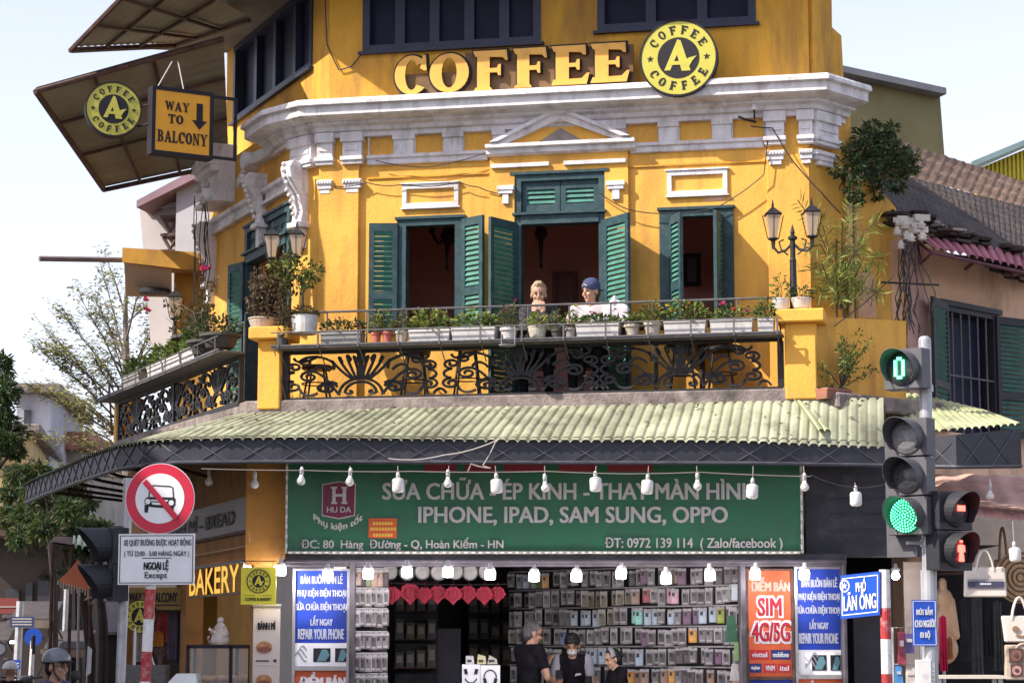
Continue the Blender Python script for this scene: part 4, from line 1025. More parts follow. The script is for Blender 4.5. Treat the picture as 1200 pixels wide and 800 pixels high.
def nline(pts, wd, mi, v=.018):
 flatbar(m, NF, [np_(*p) for p in pts], v, wd / 5.713 / px / 2, .0025, mi)
nline([(256, 240), (262, 190), (268, 168), (290, 163), (400, 170), (418, 178), (424, 244)], 7, 2, .0195)
npoly([(236, 246), (252, 240), (430, 244), (440, 256), (436, 300), (400, 318), (280, 308), (244, 300), (232, 268)], 2)
npoly([(270, 258), (390, 262), (384, 272), (272, 268)], 0, .022); npoly([(274, 276), (382, 280), (372, 296), (286, 292)], 0, .0225)
npoly([(228, 292), (256, 300), (252, 345), (228, 342)], 2, .0182); npoly([(396, 314), (428, 304), (424, 356), (400, 352)], 2, .0184)
for X, Y in ((251, 271), (411, 281)):
 c = np_(X, Y); disc(m, NF, c[0], c[1], 24 / 5.713 / px, .0215, .024, 2, 20); disc(m, NF, c[0], c[1], 18 / 5.713 / px, .0235, .0255, 0, 20)
npoly([(212, 148), (238, 122), (462, 370), (436, 398)], 1, .026)
m.build('disc', [SIGNW, RED, SIGNB], t)
m = MB(); PLF = NF.at(0, 0)
def pl(x, y): return ((x - 188) / px, N_.z + (584 - y) / px)
a0, a1, c0, c1 = pl(139.5, 0)[0], pl(230.5, 0)[0], pl(0, 684)[1], pl(0, 625)[1]
m.box(NF, a0, a1, .0, .010, c0, c1, 0)
for (x0, x1, z0, z1) in [(a0 + .012, a1 - .012, c1 - .018, c1 - .012), (a0 + .012, a1 - .012, c0 + .012, c0 + .018), (a0 + .012, a0 + .018, c0 + .018, c1 - .018), (a1 - .018, a1 - .012, c0 + .018, c1 - .018)]: m.box(NF, x0, x1, .009, .0125, z0, z1, 1)
for s_, x0, x1, y0, y1, bo in [('XE QUÉT ĐƯỜNG ĐƯỢC HOẠT ĐỘNG', 145.5, 226.5, 629.5, 640.5, .010), ('( TỪ 22:00 - 5:00 HÀNG NGÀY )', 146.5, 224, 643, 652.5, .010), ('NGOẠI LỆ', 170, 200, 655, 669, .035), ('Except', 171.5, 198.5, 669.5, 678.5, .02)]:
 p0 = pl(x0, y1); p1 = pl(x1, y0); m.text_uw(NF, s_, p0[0], p0[1], p1[0], p1[1], .0125, 1, bo)
p0 = pl(168, 653.6); p1 = pl(203, 652.8); m.box(NF, p0[0], p1[0], .009, .0128, p0[1], p1[1], 1)
m.build('plate', [SIGNW, SIGNB], t)
SIGH = mat('signal_black', (.028, .028, .034), .5, .2, 8); SIGG = mat('signal_grey', (.10, .095, .105), .55, .2, 8); LENS = mat('dark_lens', (.05, .05, .055), .25, .3, 60)
def signal_head(root, fr, cu, cz, v, r, body, lens_mat=None, draw=None, hw=None, hh=None, length=.19, housing=True, cutout=205):
 hw = hw or r * 1.25; hh = hh or r * 1.22
 m = MB(); m.box(fr, cu - hw, cu + hw, v - .13, v, cz - hh + .004, cz + hh - .004)
 # visor: open-bottomed tube that runs forward and tapers underneath
 n = 22; i0 = len(m.v); th = .006; full = []
 for k in range(n + 1):
  a = R_(90 - cutout / 2 * 1.28 + cutout * 1.28 * k / n); lr = length * (.55 + .45 * max(0, math.sin(a))) if math.sin(a) > -.2 else length * .45
  for rr_, ll in ((r * 1.06, 0), (r * 1.06, lr), (r * 1.06 - th, lr), (r * 1.06 - th, 0)):
   m.v.append(fr.W(cu + rr_ * math.cos(a), v + ll, cz + rr_ * math.sin(a)))
 for k in range(n):
  for j in range(4):
   m.f.append([i0 + k * 4 + j, i0 + k * 4 + (j + 1) % 4, i0 + (k + 1) * 4 + (j + 1) % 4, i0 + (k + 1) * 4 + j]); m.m.append(0)
 for k in (0, n): m.f.append([i0 + k * 4 + j for j in range(4)]); m.m.append(0)
 h = m.build('signal_head', body, root, bevel=.004)
 m = MB(); m.lathe(fr.W(cu, v + .001, cz), [(r * .98, 0), (r * .95, .012), (r * .7, .03), (r * .35, .042), (.004, .046)], 26, axis=fr.n)
 mats = [lens_mat or LENS]
 if draw: mats += draw(m, fr, cu, cz, v, r)
 m.build('lens', mats, h, smooth=False)
def led_dots(m, fr, cu, cz, v, r):
 for rr_, n in ((.12, 5), (.28, 10), (.44, 16), (.6, 22), (.76, 28), (.9, 34)):
  for k in range(n):
   a = 2 * math.pi * (k + rr_ * 3) / n; vv = v + .054 - .028 * rr_ * rr_; x, z = cu + r * rr_ * math.cos(a), cz + r * rr_ * math.sin(a); s_ = r * .042
   m.mesh([fr.W(x - s_, vv, z - s_), fr.W(x + s_, vv, z - s_), fr.W(x + s_, vv, z + s_), fr.W(x - s_, vv, z + s_)], [(0, 1, 2, 3)], 1)
 return [mat('green_led', (.1, .8, .35), .5, 0, emit=(.10, 1.0, .42), estr=2.6)]
def digit0(m, fr, cu, cz, v, r):
 for pts in ([(-.24, -.46), (-.24, .46)], [(.24, -.46), (.24, .46)], [(-.14, .54), (.14, .54)], [(-.14, -.54), (.14, -.54)]):
  flatbar(m, fr, [(cu + x * r, cz + y * r) for x, y in pts], v + .055, r * .085, .004, 1)
 return [mat('green_led', (.1, .8, .35), .5, 0, emit=(.10, 1.0, .42), estr=2.6)]
def red_man(m, fr, cu, cz, v, r):
 for pts, w_ in (([(0, .45), (0, .6)], .1), ([(0, .34), (0, -.1)], .15), ([(-.05, -.1), (-.13, -.62)], .08), ([(.05, -.1), (.13, -.62)], .08), ([(-.2, .3), (-.22, -.08)], .06), ([(.2, .3), (.22, -.08)], .06)):
  flatbar(m, fr, [(cu + x * r, cz + y * r) for x, y in pts], v + .054, r * w_, .004, 1)
 return [mat('red_led', (.9, .08, .06), .5, 0, emit=(1.0, .07, .05), estr=3.2)]
def red_bar(m, fr, cu, cz, v, r):
 flatbar(m, fr, [(cu - .3 * r, cz + .12 * r), (cu + .3 * r, cz + .12 * r)], v + .054, r * .16, .004, 1)
 return [mat('red_led', (.9, .08, .06), .5, 0, emit=(1.0, .07, .05), estr=3.2)]
TY = 16.0; k16 = FPX / TY
a, b = lean_post(1083.5, 398, 1090.5, 800, TY)
t = thing('traffic_light', 'grey traffic light pole with green signals, red pedestrian signals and a blue button plate', 'traffic light', tuple(b))
m = MB(); m.tube([a, b], .046, 16); m.ball(a, (.046, .046, .03), 16, 6); pz = at(1088, 668, TY).z
m.tube([a + (b - a) * ((a.z - pz) / (a.z - b.z)) , b], .058, 16); m.build('pole', STEEL, t)
def on_pole(z): return a + (b - a) * ((a.z - z) / (a.z - b.z))
HL = -38
def head_at(px_, py_, A, r, **kw):
 q = at(px_, py_, TY - .10); fr = Frame((q.x, q.y), A); signal_head(t, fr, 0, q.z, 0, r, kw.pop('body', SIGG), **kw); return fr, q.z
r_ = 20.5 / k16
head_at(1058, 432, HL, r_, draw=digit0, hw=r_ * 1.22, hh=r_ * 1.18, length=.17)
LG = mat('green_lens', (.012, .09, .05), .3, .2, 30, emit=(.02, .5, .16), estr=.1)
for py_, dr, lm in ((512, None, mat('grey_lens', (.20, .19, .20), .3, .25, 50)), (558, None, LENS), (604, led_dots, LG)): head_at(1063, py_, HL, r_, draw=dr, lens_mat=lm, hh=22.6 / k16, length=.20)
for z_ in (at(0, 455, TY).z, at(0, 500, TY).z, at(0, 636, TY).z): m = MB(); p = on_pole(z_); m.tube([p + Vector((-.16, -.03, 0)), p + Vector((.03, 0, 0))], .014, 6); m.tube([p + Vector((0, 0, -.025)), p + Vector((0, 0, .025))], .056, 14); m.build('clamp', STEEL, t)
m = MB(); q0 = at(1040, 652, TY - .02); q1 = at(1085, 492, TY - .02); m.bx(((q0.x + q1.x) / 2 - .03, TY + .06, (q0.z + q1.z) / 2), (.24, .008, q1.z - q0.z), 0, HL); m.build('back_plate', SIGG, t)
for py_, dr in ((598, red_bar), (645, red_man)): head_at(1120, py_, 36, r_ * .98, draw=dr, body=SIGH, hh=23 / k16, hw=r_ * 1.35, length=.17)
m = MB(); z_ = at(0, 620, TY).z; p = on_pole(z_); m.tube([p, p + Vector((.14, .02, 0))], .014, 6); m.build('clamp', STEEL, t)
q = at(1083.5, 729.5, TY - .07); BF = Frame((q.x, q.y), 5); hw_, hh_ = 14.5 / k16, 26.5 / k16
m = MB(); m.box(BF, -hw_, hw_, -.006, 0, q.z - hh_, q.z + hh_, 0)
for x0, x1, z0, z1 in ((-.92, .92, .93, .955), (-.92, .92, -.955, -.93), (-.93, -.88, -.93, .93), (.88, .93, -.93, .93)): m.box(BF, x0 * hw_, x1 * hw_, -.001, .0025, q.z + z0 * hh_, q.z + z1 * hh_, 1)
for s_, zc, f in (('NÚT BẤM', .50, .66), ('CHO NGƯỜI', -.03, .82), ('ĐI BỘ', -.55, .42)): m.text_uw(BF, s_, -f * hw_, q.z + (zc - .15) * hh_, f * hw_, q.z + (zc + .22) * hh_, .003, 1, .03)
m.build('blue_plate', [mat('sign_blue', (.018, .085, .50), .4, .08, 5), SIGNW], t)
m = MB(); q = at(1085, 790, TY - .05)
m.bx((q.x - .02, TY - .06, q.z - .03), (.10, .08, .27), 0); m.bx((q.x + .035, TY - .055, q.z - .07), (.05, .06, .30), 0)
for k in range(8): m.bx((q.x + .035, TY - .09, q.z + .05 - k * .03), (.042, .006, .008), 1)
m.build('button_box', [POSTW, SIGG], t, bevel=.004)
a, b = lean_post(150.5, 560, 141, 800, 18.6)
t = thing('traffic_light', 'black traffic signals seen side on, on a grey pole beside the no cars sign', 'traffic light', tuple(b))
m = MB(); m.tube([a, b], .041, 16); m.build('pole', STEEL, t)
for py_ in (640, 683):
 q = at(127, py_, 18.55); fr = Frame((q.x, q.y), -68); signal_head(t, fr, 0, q.z, .0, .145, SIGH, length=.26, hw=.19, hh=.153, cutout=230)
m = MB(); q = at(134, 660, 18.55); m.bx((q.x + .02, q.y, q.z), (.12, .2, .62), 0, 0); m.build('signal_housing', SIGH, t, bevel=.02)
m = MB(); q = at(150, 665, 18.6); m.tube([q + Vector((-.12, 0, 0)), q + Vector((.02, 0, 0))], .018, 6); m.build('clamp', STEEL, t)
a, b = lean_post(1036.5, 667, 1039.5, 800, 17.5); k17 = FPX / 17.5
t = thing('street_sign', 'blue LÃN ÔNG street name plate on a red and white striped post', 'street sign', tuple(b))
m = MB(); ys = [667, 712, 748.5, 789, 826, 862, 898, 934, 968]
pp = [lean_post(1036.5, 667, 1039.5, 800, 17.5, at(1037, y, 17.5).z)[1] for y in ys]
for k in range(len(pp) - 1): m.tube([pp[k], pp[k + 1]], .042, 14, k % 2)
m.tube([pp[-1], b], .042, 14, 0); m.build('post', [POSTW, POSTR], t)
q = at(1031.5, 697, 17.46); LF = Frame((q.x, q.y), -52); LF = Frame((q.x, q.y), -48)
def lp(x, y): return LF.P(x, y)
qa, qb, qc, qd = lp(985, 725), lp(1031, 720), lp(1031, 669), lp(985, 674)
m = MB(); SB = mat('sign_blue', (.018, .085, .50), .4, .08, 5)
m.prism(LF, [qa, qb, qc, qd], -.012, 0, 0)
def lpf(fx, fy): return tuple(qa[i] * (1 - fx) * (1 - fy) + qb[i] * fx * (1 - fy) + qc[i] * fx * fy + qd[i] * (1 - fx) * fy for i in (0, 1))
for p0, p1 in (((.05, .08), (.95, .08)), ((.95, .08), (.95, .92)), ((.95, .92), (.05, .92)), ((.05, .92), (.05, .08))): flatbar(m, LF, [lpf(*p0), lpf(*p1)], .002, .004, .002, 1)
for s_, x0, x1, y0, y1 in (('PHỐ', .40, .66, .58, .92), ('LÃN ÔNG', .09, .92, .17, .60)):
 p0 = lpf(x0, y0); p1 = lpf(x1, y1); sl = (lpf(1, .5)[1] - lpf(0, .5)[1]) / (lpf(1, .5)[0] - lpf(0, .5)[0]); uc = (p0[0] + p1[0]) / 2; zc = lpf((x0 + x1) / 2, y0)[1]; hgt = p1[1] - p0[1]
 m.text_uw(LF, s_, p0[0], zc, p1[0], zc + abs(lpf(.5, y1)[1] - lpf(.5, y0)[1]), .003, 1, .028, curve=lambda u, uc=uc, sl=sl: (u - uc) * sl)
c = lpf(.11, .75); ring(m, LF, c[0], c[1], .05, .038, 0, .003, 1); star(m, LF, c[0], c[1], .03, .001, .003, 1)
m.build('name_plate', [SB, SIGNW], t)
# ------------------------------------------------------------------ GROUND FLOOR OF THE CORNER BUILDING
INT = mat('shop_wall_grey', (.085, .078, .088), .85, .2, 2.5)
HDR = mat('header_purple_grey', (.055, .048, .058), .6, .3, 5, dirt=((.12, .10, .10), .3, 6))
WOODB = mat('brown_ceiling', (.10, .055, .035), .8, .25, 3)
zsh = G.Z(646)
x_l, x_r = at(412, 700, 22.3).x, at(872, 700, 22.3).x
m = MB()
m.face([(x_l, 22.25, .14), (x_l, 28.6, .14), (x_l, 28.6, 2.75), (x_l, 22.25, 2.75)]); m.face([(x_l, 28.6, .14), (x_r + .6, 28.6, .14), (x_r + .6, 28.6, 2.75), (x_l, 28.6, 2.75)])
m.face([(x_r + .6, 28.6, .14), (x_r + .6, 22.3, .14), (x_r + .6, 22.3, 2.75), (x_r + .6, 28.6, 2.75)]); m.face([(x_l, 22.25, 2.75), (x_r + .6, 22.25, 2.75), (x_r + .6, 28.6, 2.75), (x_l, 28.6, 2.75)])
m.face([(x_l, 22.2, .14), (x_r + .6, 22.2, .14), (x_r + .6, 28.6, .14), (x_l, 28.6, .14)])
m.build('shop_room', INT, B, fix=False)
m = MB(); m.pbox(G, 334, 648.6, 992, 663, -.25, -.03); m.pbox(G, 332, 655, 992, 659, -.06, .02); m.build('shop_header', HDR, B, bevel=.008)
for x0, x1 in ((409.5, 415), (868, 874), (988, 992)):
 m = MB(); a, b = G.U(x0, 720, -.05), G.U(x1, 720, -.05); m.box(G, a, b, -.3, -.02, .1, zsh - .04); m.build('shop_post', HDR, B, bevel=.006)
# soffit and wall over the bakery corner
zso = atZ(600, 520, ZE).z + .10
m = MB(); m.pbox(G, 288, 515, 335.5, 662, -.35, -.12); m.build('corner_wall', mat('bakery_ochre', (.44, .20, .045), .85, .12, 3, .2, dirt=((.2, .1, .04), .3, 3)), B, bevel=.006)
GLo = G.W(G.U(297, 700, -.14), -.14, 0); GL = Frame((GLo.x, GLo.y), -70)
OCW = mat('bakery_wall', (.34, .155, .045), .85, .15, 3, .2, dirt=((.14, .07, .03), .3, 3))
def glb(mb, x0, y0, x1, y1, v0, v1, mi=0): mb.pbox(GL, x0, y0, x1, y1, v0, v1, mi)
m = MB(); ua_ = GL.U(140, 700)
u225 = GL.U(222, 700); zlow = GL.P(290, 654)[1]
wall(m, GL, GL.U(146, 700), -.0, .1, 3.75, .2, [(GL.U(150, 700), GL.U(212, 700), .1, zlow - .25), (GL.U(218, 700), -.12, .1, zlow)])
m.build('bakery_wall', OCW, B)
m = MB(); u0 = GL.U(205, 600); u1_ = GL.U(293, 600); zt_, zc2 = GL.P(290, 582)[1], GL.P(290, 621)[1]
m.box(GL, u0 - .6, u1_, -.0, .03, zc2, zt_, 0); m.box(GL, u0 - .6, u1_ + .06, .0, .045, zc2 - .03, zc2 - .0, 1); m.box(GL, u1_, u1_ + .03, 0, .045, zc2, zt_, 1)
zz0 = zc2 + (zt_ - zc2) * .26; zz1 = zc2 + (zt_ - zc2) * .62
m.text_uw(GL, 'BÁNH MÌ - BREAD', GL.U(196, 610), zz0, GL.U(279, 605), zz1 + .05, .042, 2, .06)
bp = m.build('bread_panel', [flat('panel_lilac', (.22, .19, .21), .6), WOODB, SIGNB], B)
m = MB(); m.tube([GL.W(GL.U(298, 560), .05, GL.P(298, 555)[1]), GL.W(GL.U(298, 640), .05, GL.P(298, 634)[1]), GL.W(GL.U(292, 640), .05, GL.P(292, 640)[1]), GL.W(GL.U(232, 640), .05, GL.P(292, 641)[1])], .008, 5); m.build('conduit', flat('conduit_cream', (.5, .36, .22), .5), B)
# soffit boards under the awning on both streets
m = MB(); zs_ = zb - .32
hprism(m, [tuple(LB.W(uLB - .5, .05, 0)[:2]), tuple(LB.W(0, .1, 0)[:2]), tuple(F.W(F.U(300), BV, 0)[:2]), tuple(F.W(F.U(960), BV, 0)[:2]), (4.2, 24.2), (-.5, 26), tuple(LB.W(uLB - .5, -1.0, 0)[:2])], zs_, zs_ + .08)
m.build('soffit', WOODB, B)
# dark box, passage and side door right of the posters
m = MB(); m.pbox(G, 943, 530, 1086, 652, -.4, -.16); 
for k in range(4): m.pbox(G, 972, 566 + k * 18, 1040, 569 + k * 18, -.17, -.15)
m.build('shutter_box', DKWOOD, B, bevel=.006)
m = MB(); xa, xb = at(992, 700, 22.3).x, at(1090, 700, 22.6).x
m.face([(xa, 22.3, .14), (xa, 26, .14), (xa, 26, 2.6), (xa, 22.3, 2.6)]); m.face([(xa, 26, .14), (xb + .7, 26, .14), (xb + .7, 26, 2.6), (xa, 26, 2.6)]); m.face([(xa, 22.4, 2.55), (xb + .7, 22.4, 2.55), (xb + .7, 26, 2.55), (xa, 26, 2.55)])
m.build('passage_wall', DARK, B, fix=False)
m = MB(); q = at(1030, 730, 23.4); m.bx((q.x - .05, 23.5, 1.25), (.42, .05, 2.1), 0, -24); m.build('passage_door', mat('grey_door', (.10, .098, .115), .6, .15, 4), B, bevel=.01)
m = MB(); q0 = at(1060, 722, 22.7); q1 = at(1086, 658, 22.7); m.box(WF, q0.x, q1.x, -22.75, -22.7, .3, q1.z)
for k in range(10): z = q1.z - .06 - k * .085; m.box(WF, q0.x, q1.x, -22.70, -22.694, z - .004, z)
m.build('slatted_panel', mat('beige_boards', (.42, .34, .29), .7, .1, 6), B)
# ---- right neighbour house
Hf = Frame((Rf.W(uRR, -.02, 0).x, Rf.W(uRR, -.02, 0).y), 46)
Hh = thing('peach_house', 'peach walled old house with dark tiled roof and barred green shuttered window on the right', 'house', tuple(Hf.W(2, 0, 0)))
PEACH = mat('peach_plaster', (.78, .50, .33), .9, .08, 1.6, .25, dirt=((.30, .19, .13), .35, 2.4), streak=.8)
zhe = Hf.P(1062, 262)[1]; zwin = Hf.P(1078, 352)
wu0, wu1 = Hf.U(1107, 430), Hf.U(1166, 430); wz1 = Hf.P(1107, 358)[1]; wz0 = Hf.P(1107, 505)[1]
m = MB(); wall(m, Hf, .0, 7.5, .1, zhe - .22, .22, [(wu0, wu1, wz0, wz1), (Hf.U(1088, 700), 6.5, .1, Hf.P(1100, 600)[1])]); m.build('wall', PEACH, Hh)
m = MB(); m.box(Hf, .02, Hf.U(1078), .0, .05, zb - .3, zhe, 0); m.build('corner_strip', mat('pink_plaster', (.58, .36, .30), .9, .12, 4, .3, dirt=((.3, .2, .16), .35, 4)), Hh)
f = MB(); s = .06
f.box(Hf, wu0, wu0 + s, -.15, .03, wz0, wz1); f.box(Hf, wu1 - s, wu1, -.15, .03, wz0, wz1); f.box(Hf, wu0 + s, wu1 - s, -.15, .03, wz1 - s, wz1); f.box(Hf, wu0 - .1, wu1 + .1, 0, .06, wz1, wz1 + .06)
wo = f.build('window', mat('dark_timber', (.028, .027, .034), .6, .2, 8), Hh)
f = MB()
for k in range(1, 6): u = wu0 + (wu1 - wu0) * k / 6; f.tube([Hf.W(u, .0, wz0), Hf.W(u, .0, wz1 - s)], .011, 6)
for z in (wz0 + (wz1 - wz0) * .45,): f.tube([Hf.W(wu0, .012, z), Hf.W(wu1, .012, z)], .012, 6)
f.build('bars', GIRON, wo)
f = MB(); f.box(Hf, wu0 + s, wu1 - s, -.14, -.13, wz0, wz1 - s); f.build('pane', NAVY, wo)
GRD = mat('old_shutter_green', (.035, .115, .088), .6, .2, 10, dirt=((.1, .12, .1), .3, 12)); f = MB(); shutter(f, Hf, wu0 + .02, 163, .60, wz0, wz1 + .02, 1, v0=.04); f.build('shutter_leaf', [mat('dark_timber', 0), GRD], wo)
f = MB(); shutter(f, Hf, wu1 - .02, 168, .75, wz0, wz1 - .02, -1, v0=.04); f.build('shutter_leaf', [MATS['dark_timber'], GRD], wo)
m = MB(); TILE = mat('sooty_tiles', (.055, .044, .040), .95, .45, 2, .6, dirt=((.12, .075, .06), .35, 2.2))
E3 = [at(1046, 246, 23.9), at(1230, 322, 26.0)]; T3 = [at(1022, 196, 26.6), at(1230, 250, 29.6)]
def flatroof(E, T, ns, nr, jit, mi=0):
 i0 = len(m.v)
 for i in range(ns + 1):
  a = E[0].lerp(E[1], i / ns); b = T[0].lerp(T[1], i / ns)
  for r in range(nr + 1):
   m.v.append(a.lerp(b, r / nr) + Vector((0, 0, .007 * math.sin(i * 2.1) + random.uniform(-jit, jit) * .3 - (.014 if r % 2 else 0))))
 for i in range(ns):
  for r in range(nr): q = i0 + i * (nr + 1) + r; m.f.append([q, q + nr + 1, q + nr + 2, q + 1]); m.m.append(mi)
flatroof(E3, T3, 90, 20, .014); rf = m.build('roof', TILE, Hh, fix=False)
m = MB(); E4 = T3; T4 = [at(1040, 160, 27.5), at(1240, 226, 31)]; flatroof(E4, T4, 60, 6, .012); m.build('upper_tiles', mat('brown_tiles', (.23, .145, .10), .95, .3, 5, .5, dirt=((.12, .08, .06), .4, 4)), rf, fix=False)
m = MB()
for k in range(170):
 t = random.random() ** .8; p = E3[0].lerp(E3[1], t) + Vector((random.uniform(-.2, .2), random.uniform(-.25, .2), random.uniform(-.16, .04)))
 m.bx(p, (random.uniform(.1, .28), random.uniform(.1, .2), .03), random.choice([0, 0, 0, 1]), random.uniform(0, 90))
m.build('eave_tiles', [TILE, mat('pale_broken_tile', (.33, .27, .24), .9, .3, 9)], rf)
c = thing('pink_canopy', 'magenta corrugated canopy under the tiled eave of the peach house', 'canopy', tuple(at(1140, 300, 24.6)))
PK = mat('magenta_sheet', (.38, .13, .16), .7, .15, 2, dirt=((.3, .12, .13), .3, 3)); m = MB(); e5 = [at(1092, 290, 23.4), at(1235, 321, 25.0)]; t5 = [at(1074, 276, 23.9), at(1235, 300, 25.8)]
corrugated(m, e5, t5, seg_len(e5), pitch=.15, amp=.022, rows=2, per=8); m.build('sheet', PK, c, smooth=True, fix=False)
m = MB(); dz = Vector((0, 0, -.06))
m.tube([e5[0] + dz, e5[1] + dz], .02, 5); m.tube([t5[0] + dz, e5[0] + dz, t5[0] + Vector((.03, -.05, -.32)), t5[0] + dz], .022, 5)
for k in range(1, 4): m.tube([e5[0].lerp(e5[1], k / 3) + dz, t5[0].lerp(t5[1], k / 3) + Vector((0, 0, -.3))], .02, 5)
m.build('bracket', mat('dark_red_steel', (.12, .035, .05), .7, .3, 6), c)
# olive building and the yellow shed behind
OB = Frame((at(1052, 130, 33).x, at(1052, 130, 33).y), 20)
t = thing('olive_building', 'olive rendered building with a grey sloping roof edge behind the corner house', 'building', tuple(OB.W(0, 0, 0)))
m = MB(); pts = [OB.P(985, 330), OB.P(1108, 330), OB.P(1107, 184), OB.P(1101, 106), OB.P(985, 80)]; pts[0] = (pts[0][0], .0); pts[1] = (pts[1][0], .0); m.prism(OB, pts, -6, 0); m.build('wall', mat('olive_render', (.23, .20, .095), .9, .12, 1.2, .2, dirt=((.15, .13, .07), .35, 1.6), streak=.6), t)
m = MB(); a = OB.P(975, 74, .25); b = OB.P(1109, 103, .25); m.prism(OB, [a, b, (b[0], b[1] - .1), (a[0], a[1] - .1)], -6.2, .25); m.build('roof', mat('grey_roof_edge', (.24, .235, .25), .7, .15, 3), t)
YB = Frame((at(1190, 200, 38).x, 38), 15)
t = thing('yellow_shed', 'bright yellow corrugated sheet metal building at the far right edge', 'building', tuple(YB.W(0, 0, 0)))
m = MB(); pts = [YB.P(1138, 215), YB.P(1300, 160), ]; a, b = YB.P(1146, 198), YB.P(1290, 138)
n = 60
for k in range(n):
 ua, ub = a[0] + (b[0] - a[0]) * k / n, a[0] + (b[0] - a[0]) * (k + 1) / n; za_, zb_ = a[1] + (b[1] - a[1]) * k / n, a[1] + (b[1] - a[1]) * (k + 1) / n; va = 0.0 if k % 2 else .05
 m.prism(YB, [(ua, 0), (ub, 0), (ub, zb_), (ua, za_)], -.2, va)
m.build('wall', mat('yellow_sheet', (.62, .50, .045), .6, .1, 3), t, fix=False)
m = MB(); m.prism(YB, [(a[0] - .3, a[1] - .06), (b[0], b[1] + .06), (b[0], b[1] + .16), (a[0] - .3, a[1] + .04)], -5, .35); m.build('roof', mat('teal_edge', (.30, .42, .40), .6, .1, 3), t)
# ---- left neighbours up the street
q = at(215, 300, 30.5); NB = Frame((q.x, q.y), -14)
t = thing('white_house', 'pale grey gabled house rising behind the yellow concrete balcony on the left', 'house', tuple(NB.W(0, 0, 0)))
PALE = mat('pale_render', (.46, .45, .49), .9, .08, 2, .1, dirt=((.3, .28, .28), .3, 2.5), streak=.7)
m = MB(); a = NB.P(207, 215); b = NB.P(262, 190); m.prism(NB, [(a[0], 0), (b[0], 0), (b[0], b[1]), (a[0], a[1])], -5, 0); m.build('wall', PALE, t)
m = MB(); P4 = [NB.P(178, 420, -.4), NB.P(208, 420, -.4), NB.P(208, 214, -.4), NB.P(163, 236, -.4)]; m.prism(NB, P4, -5, -.4); m.build('bay', mat('cream_render', (.50, .45, .44), .9, .08, 2), t)
m = MB(); a = NB.P(160, 235, .15); b = NB.P(232, 196, .15); m.prism(NB, [a, b, (b[0], b[1] - .14), (a[0], a[1] - .1)], -5.2, .15); m.build('roof', mat('mauve_roof', (.26, .16, .19), .7, .15, 3), t)
m = MB(); a = NB.P(166, 239, -.3); b = NB.P(208, 241, -.3); m.box(NB, a[0], b[0], -.42, -.3, a[1] - .07, a[1]); m.build('ledge', PALE, t)
for y in (252, 273, 292):
 m = MB(); a = NB.P(198, y, -.1); m.box(NB, a[0] - .13, a[0] + .1, -.42, -.1, a[1] - .04, a[1]); m.tube([NB.W(a[0] - .1, -.15, a[1] - .05), NB.W(a[0], -.15, a[1] - .22), NB.W(a[0] + .08, -.15, a[1] - .1)], .03, 6); m.build('scroll_bracket', RUST, t)
q = at(200, 330, 28.4); YN = Frame((q.x, q.y), -8)
t = thing('yellow_annex', 'mustard concrete balcony block with round soffit lamp left of the corner building', 'building', tuple(YN.W(0, 0, 0)))
MUS = mat('mustard_concrete', (.50, .26, .045), .9, .15, 2, .25, dirt=((.25, .14, .05), .4, 2.2), streak=.6)
m = MB(); a = YN.P(202, 420); b = YN.P(262, 296); m.box(YN, a[0], b[0], -3, 0, .0, b[1]); m.build('wall', MUS, t)
m = MB(); a = YN.P(143, 307, .5); b = YN.P(240, 293, .5); zA = YN.P(143, 290, .5)[1]; m.prism(YN, [(a[0], a[1]), (b[0], YN.P(240, 318, .5)[1]), (b[0], YN.P(240, 296, .5)[1]), (a[0], zA)], -.02, .5)
m.build('balcony_band', MUS, t)
m = MB(); z0 = YN.P(145, 346, -1.6)[1]; a0 = YN.P(146, 346, -2.2)[0]; a1 = YN.P(201, 346, -2.2)[0]
m.mesh([YN.W(a[0] + .02, .48, a[1] + .01), YN.W(YN.U(201, 310, .48), .48, a[1] + .01), YN.W(YN.U(201, 346, 0), -.02, YN.P(200, 348, 0)[1]), YN.W(YN.U(147, 346, 0), -.02, YN.P(147, 347, 0)[1])], [(0, 1, 2, 3)]); m.build('soffit', mat('pale_soffit', (.62, .46, .33), .9, .08, 2), t, fix=False)
m = MB(); c = at(181, 341, 28.3); m.lathe(c, [(.20, -.03), (.20, .02), (.16, .03)], 20, mi=0); m.build('soffit_lamp', SIGHX if 'SIGHX' in globals() else IRON, t)
m = MB(); a = YN.P(229, 386); b = YN.P(243, 364); m.box(YN, a[0], b[0], -.05, .02, a[1], b[1]); m.build('window', NAVY, t)
m = MB(); m.tube([at(46, 303, 27.6), at(143, 304.5, 28.2)], .035, 6); m.build('steel_beam', mat('grey_beam', (.19, .15, .16), .6, .2, 4), t)
m = MB(); p0, p1 = at(160, 450, 28.6), at(160, 600, 28.6)
for k in range(4): x = 128 + k * 10; m.tube([at(x, 452, 28.6), at(x + 3, 510, 28.6)], .014, 5)
for y in (452, 470, 488, 506): m.tube([at(127, y, 28.6), at(166, y + 2, 28.6)], .014, 5)
m.build('window_grille', RUST, t)
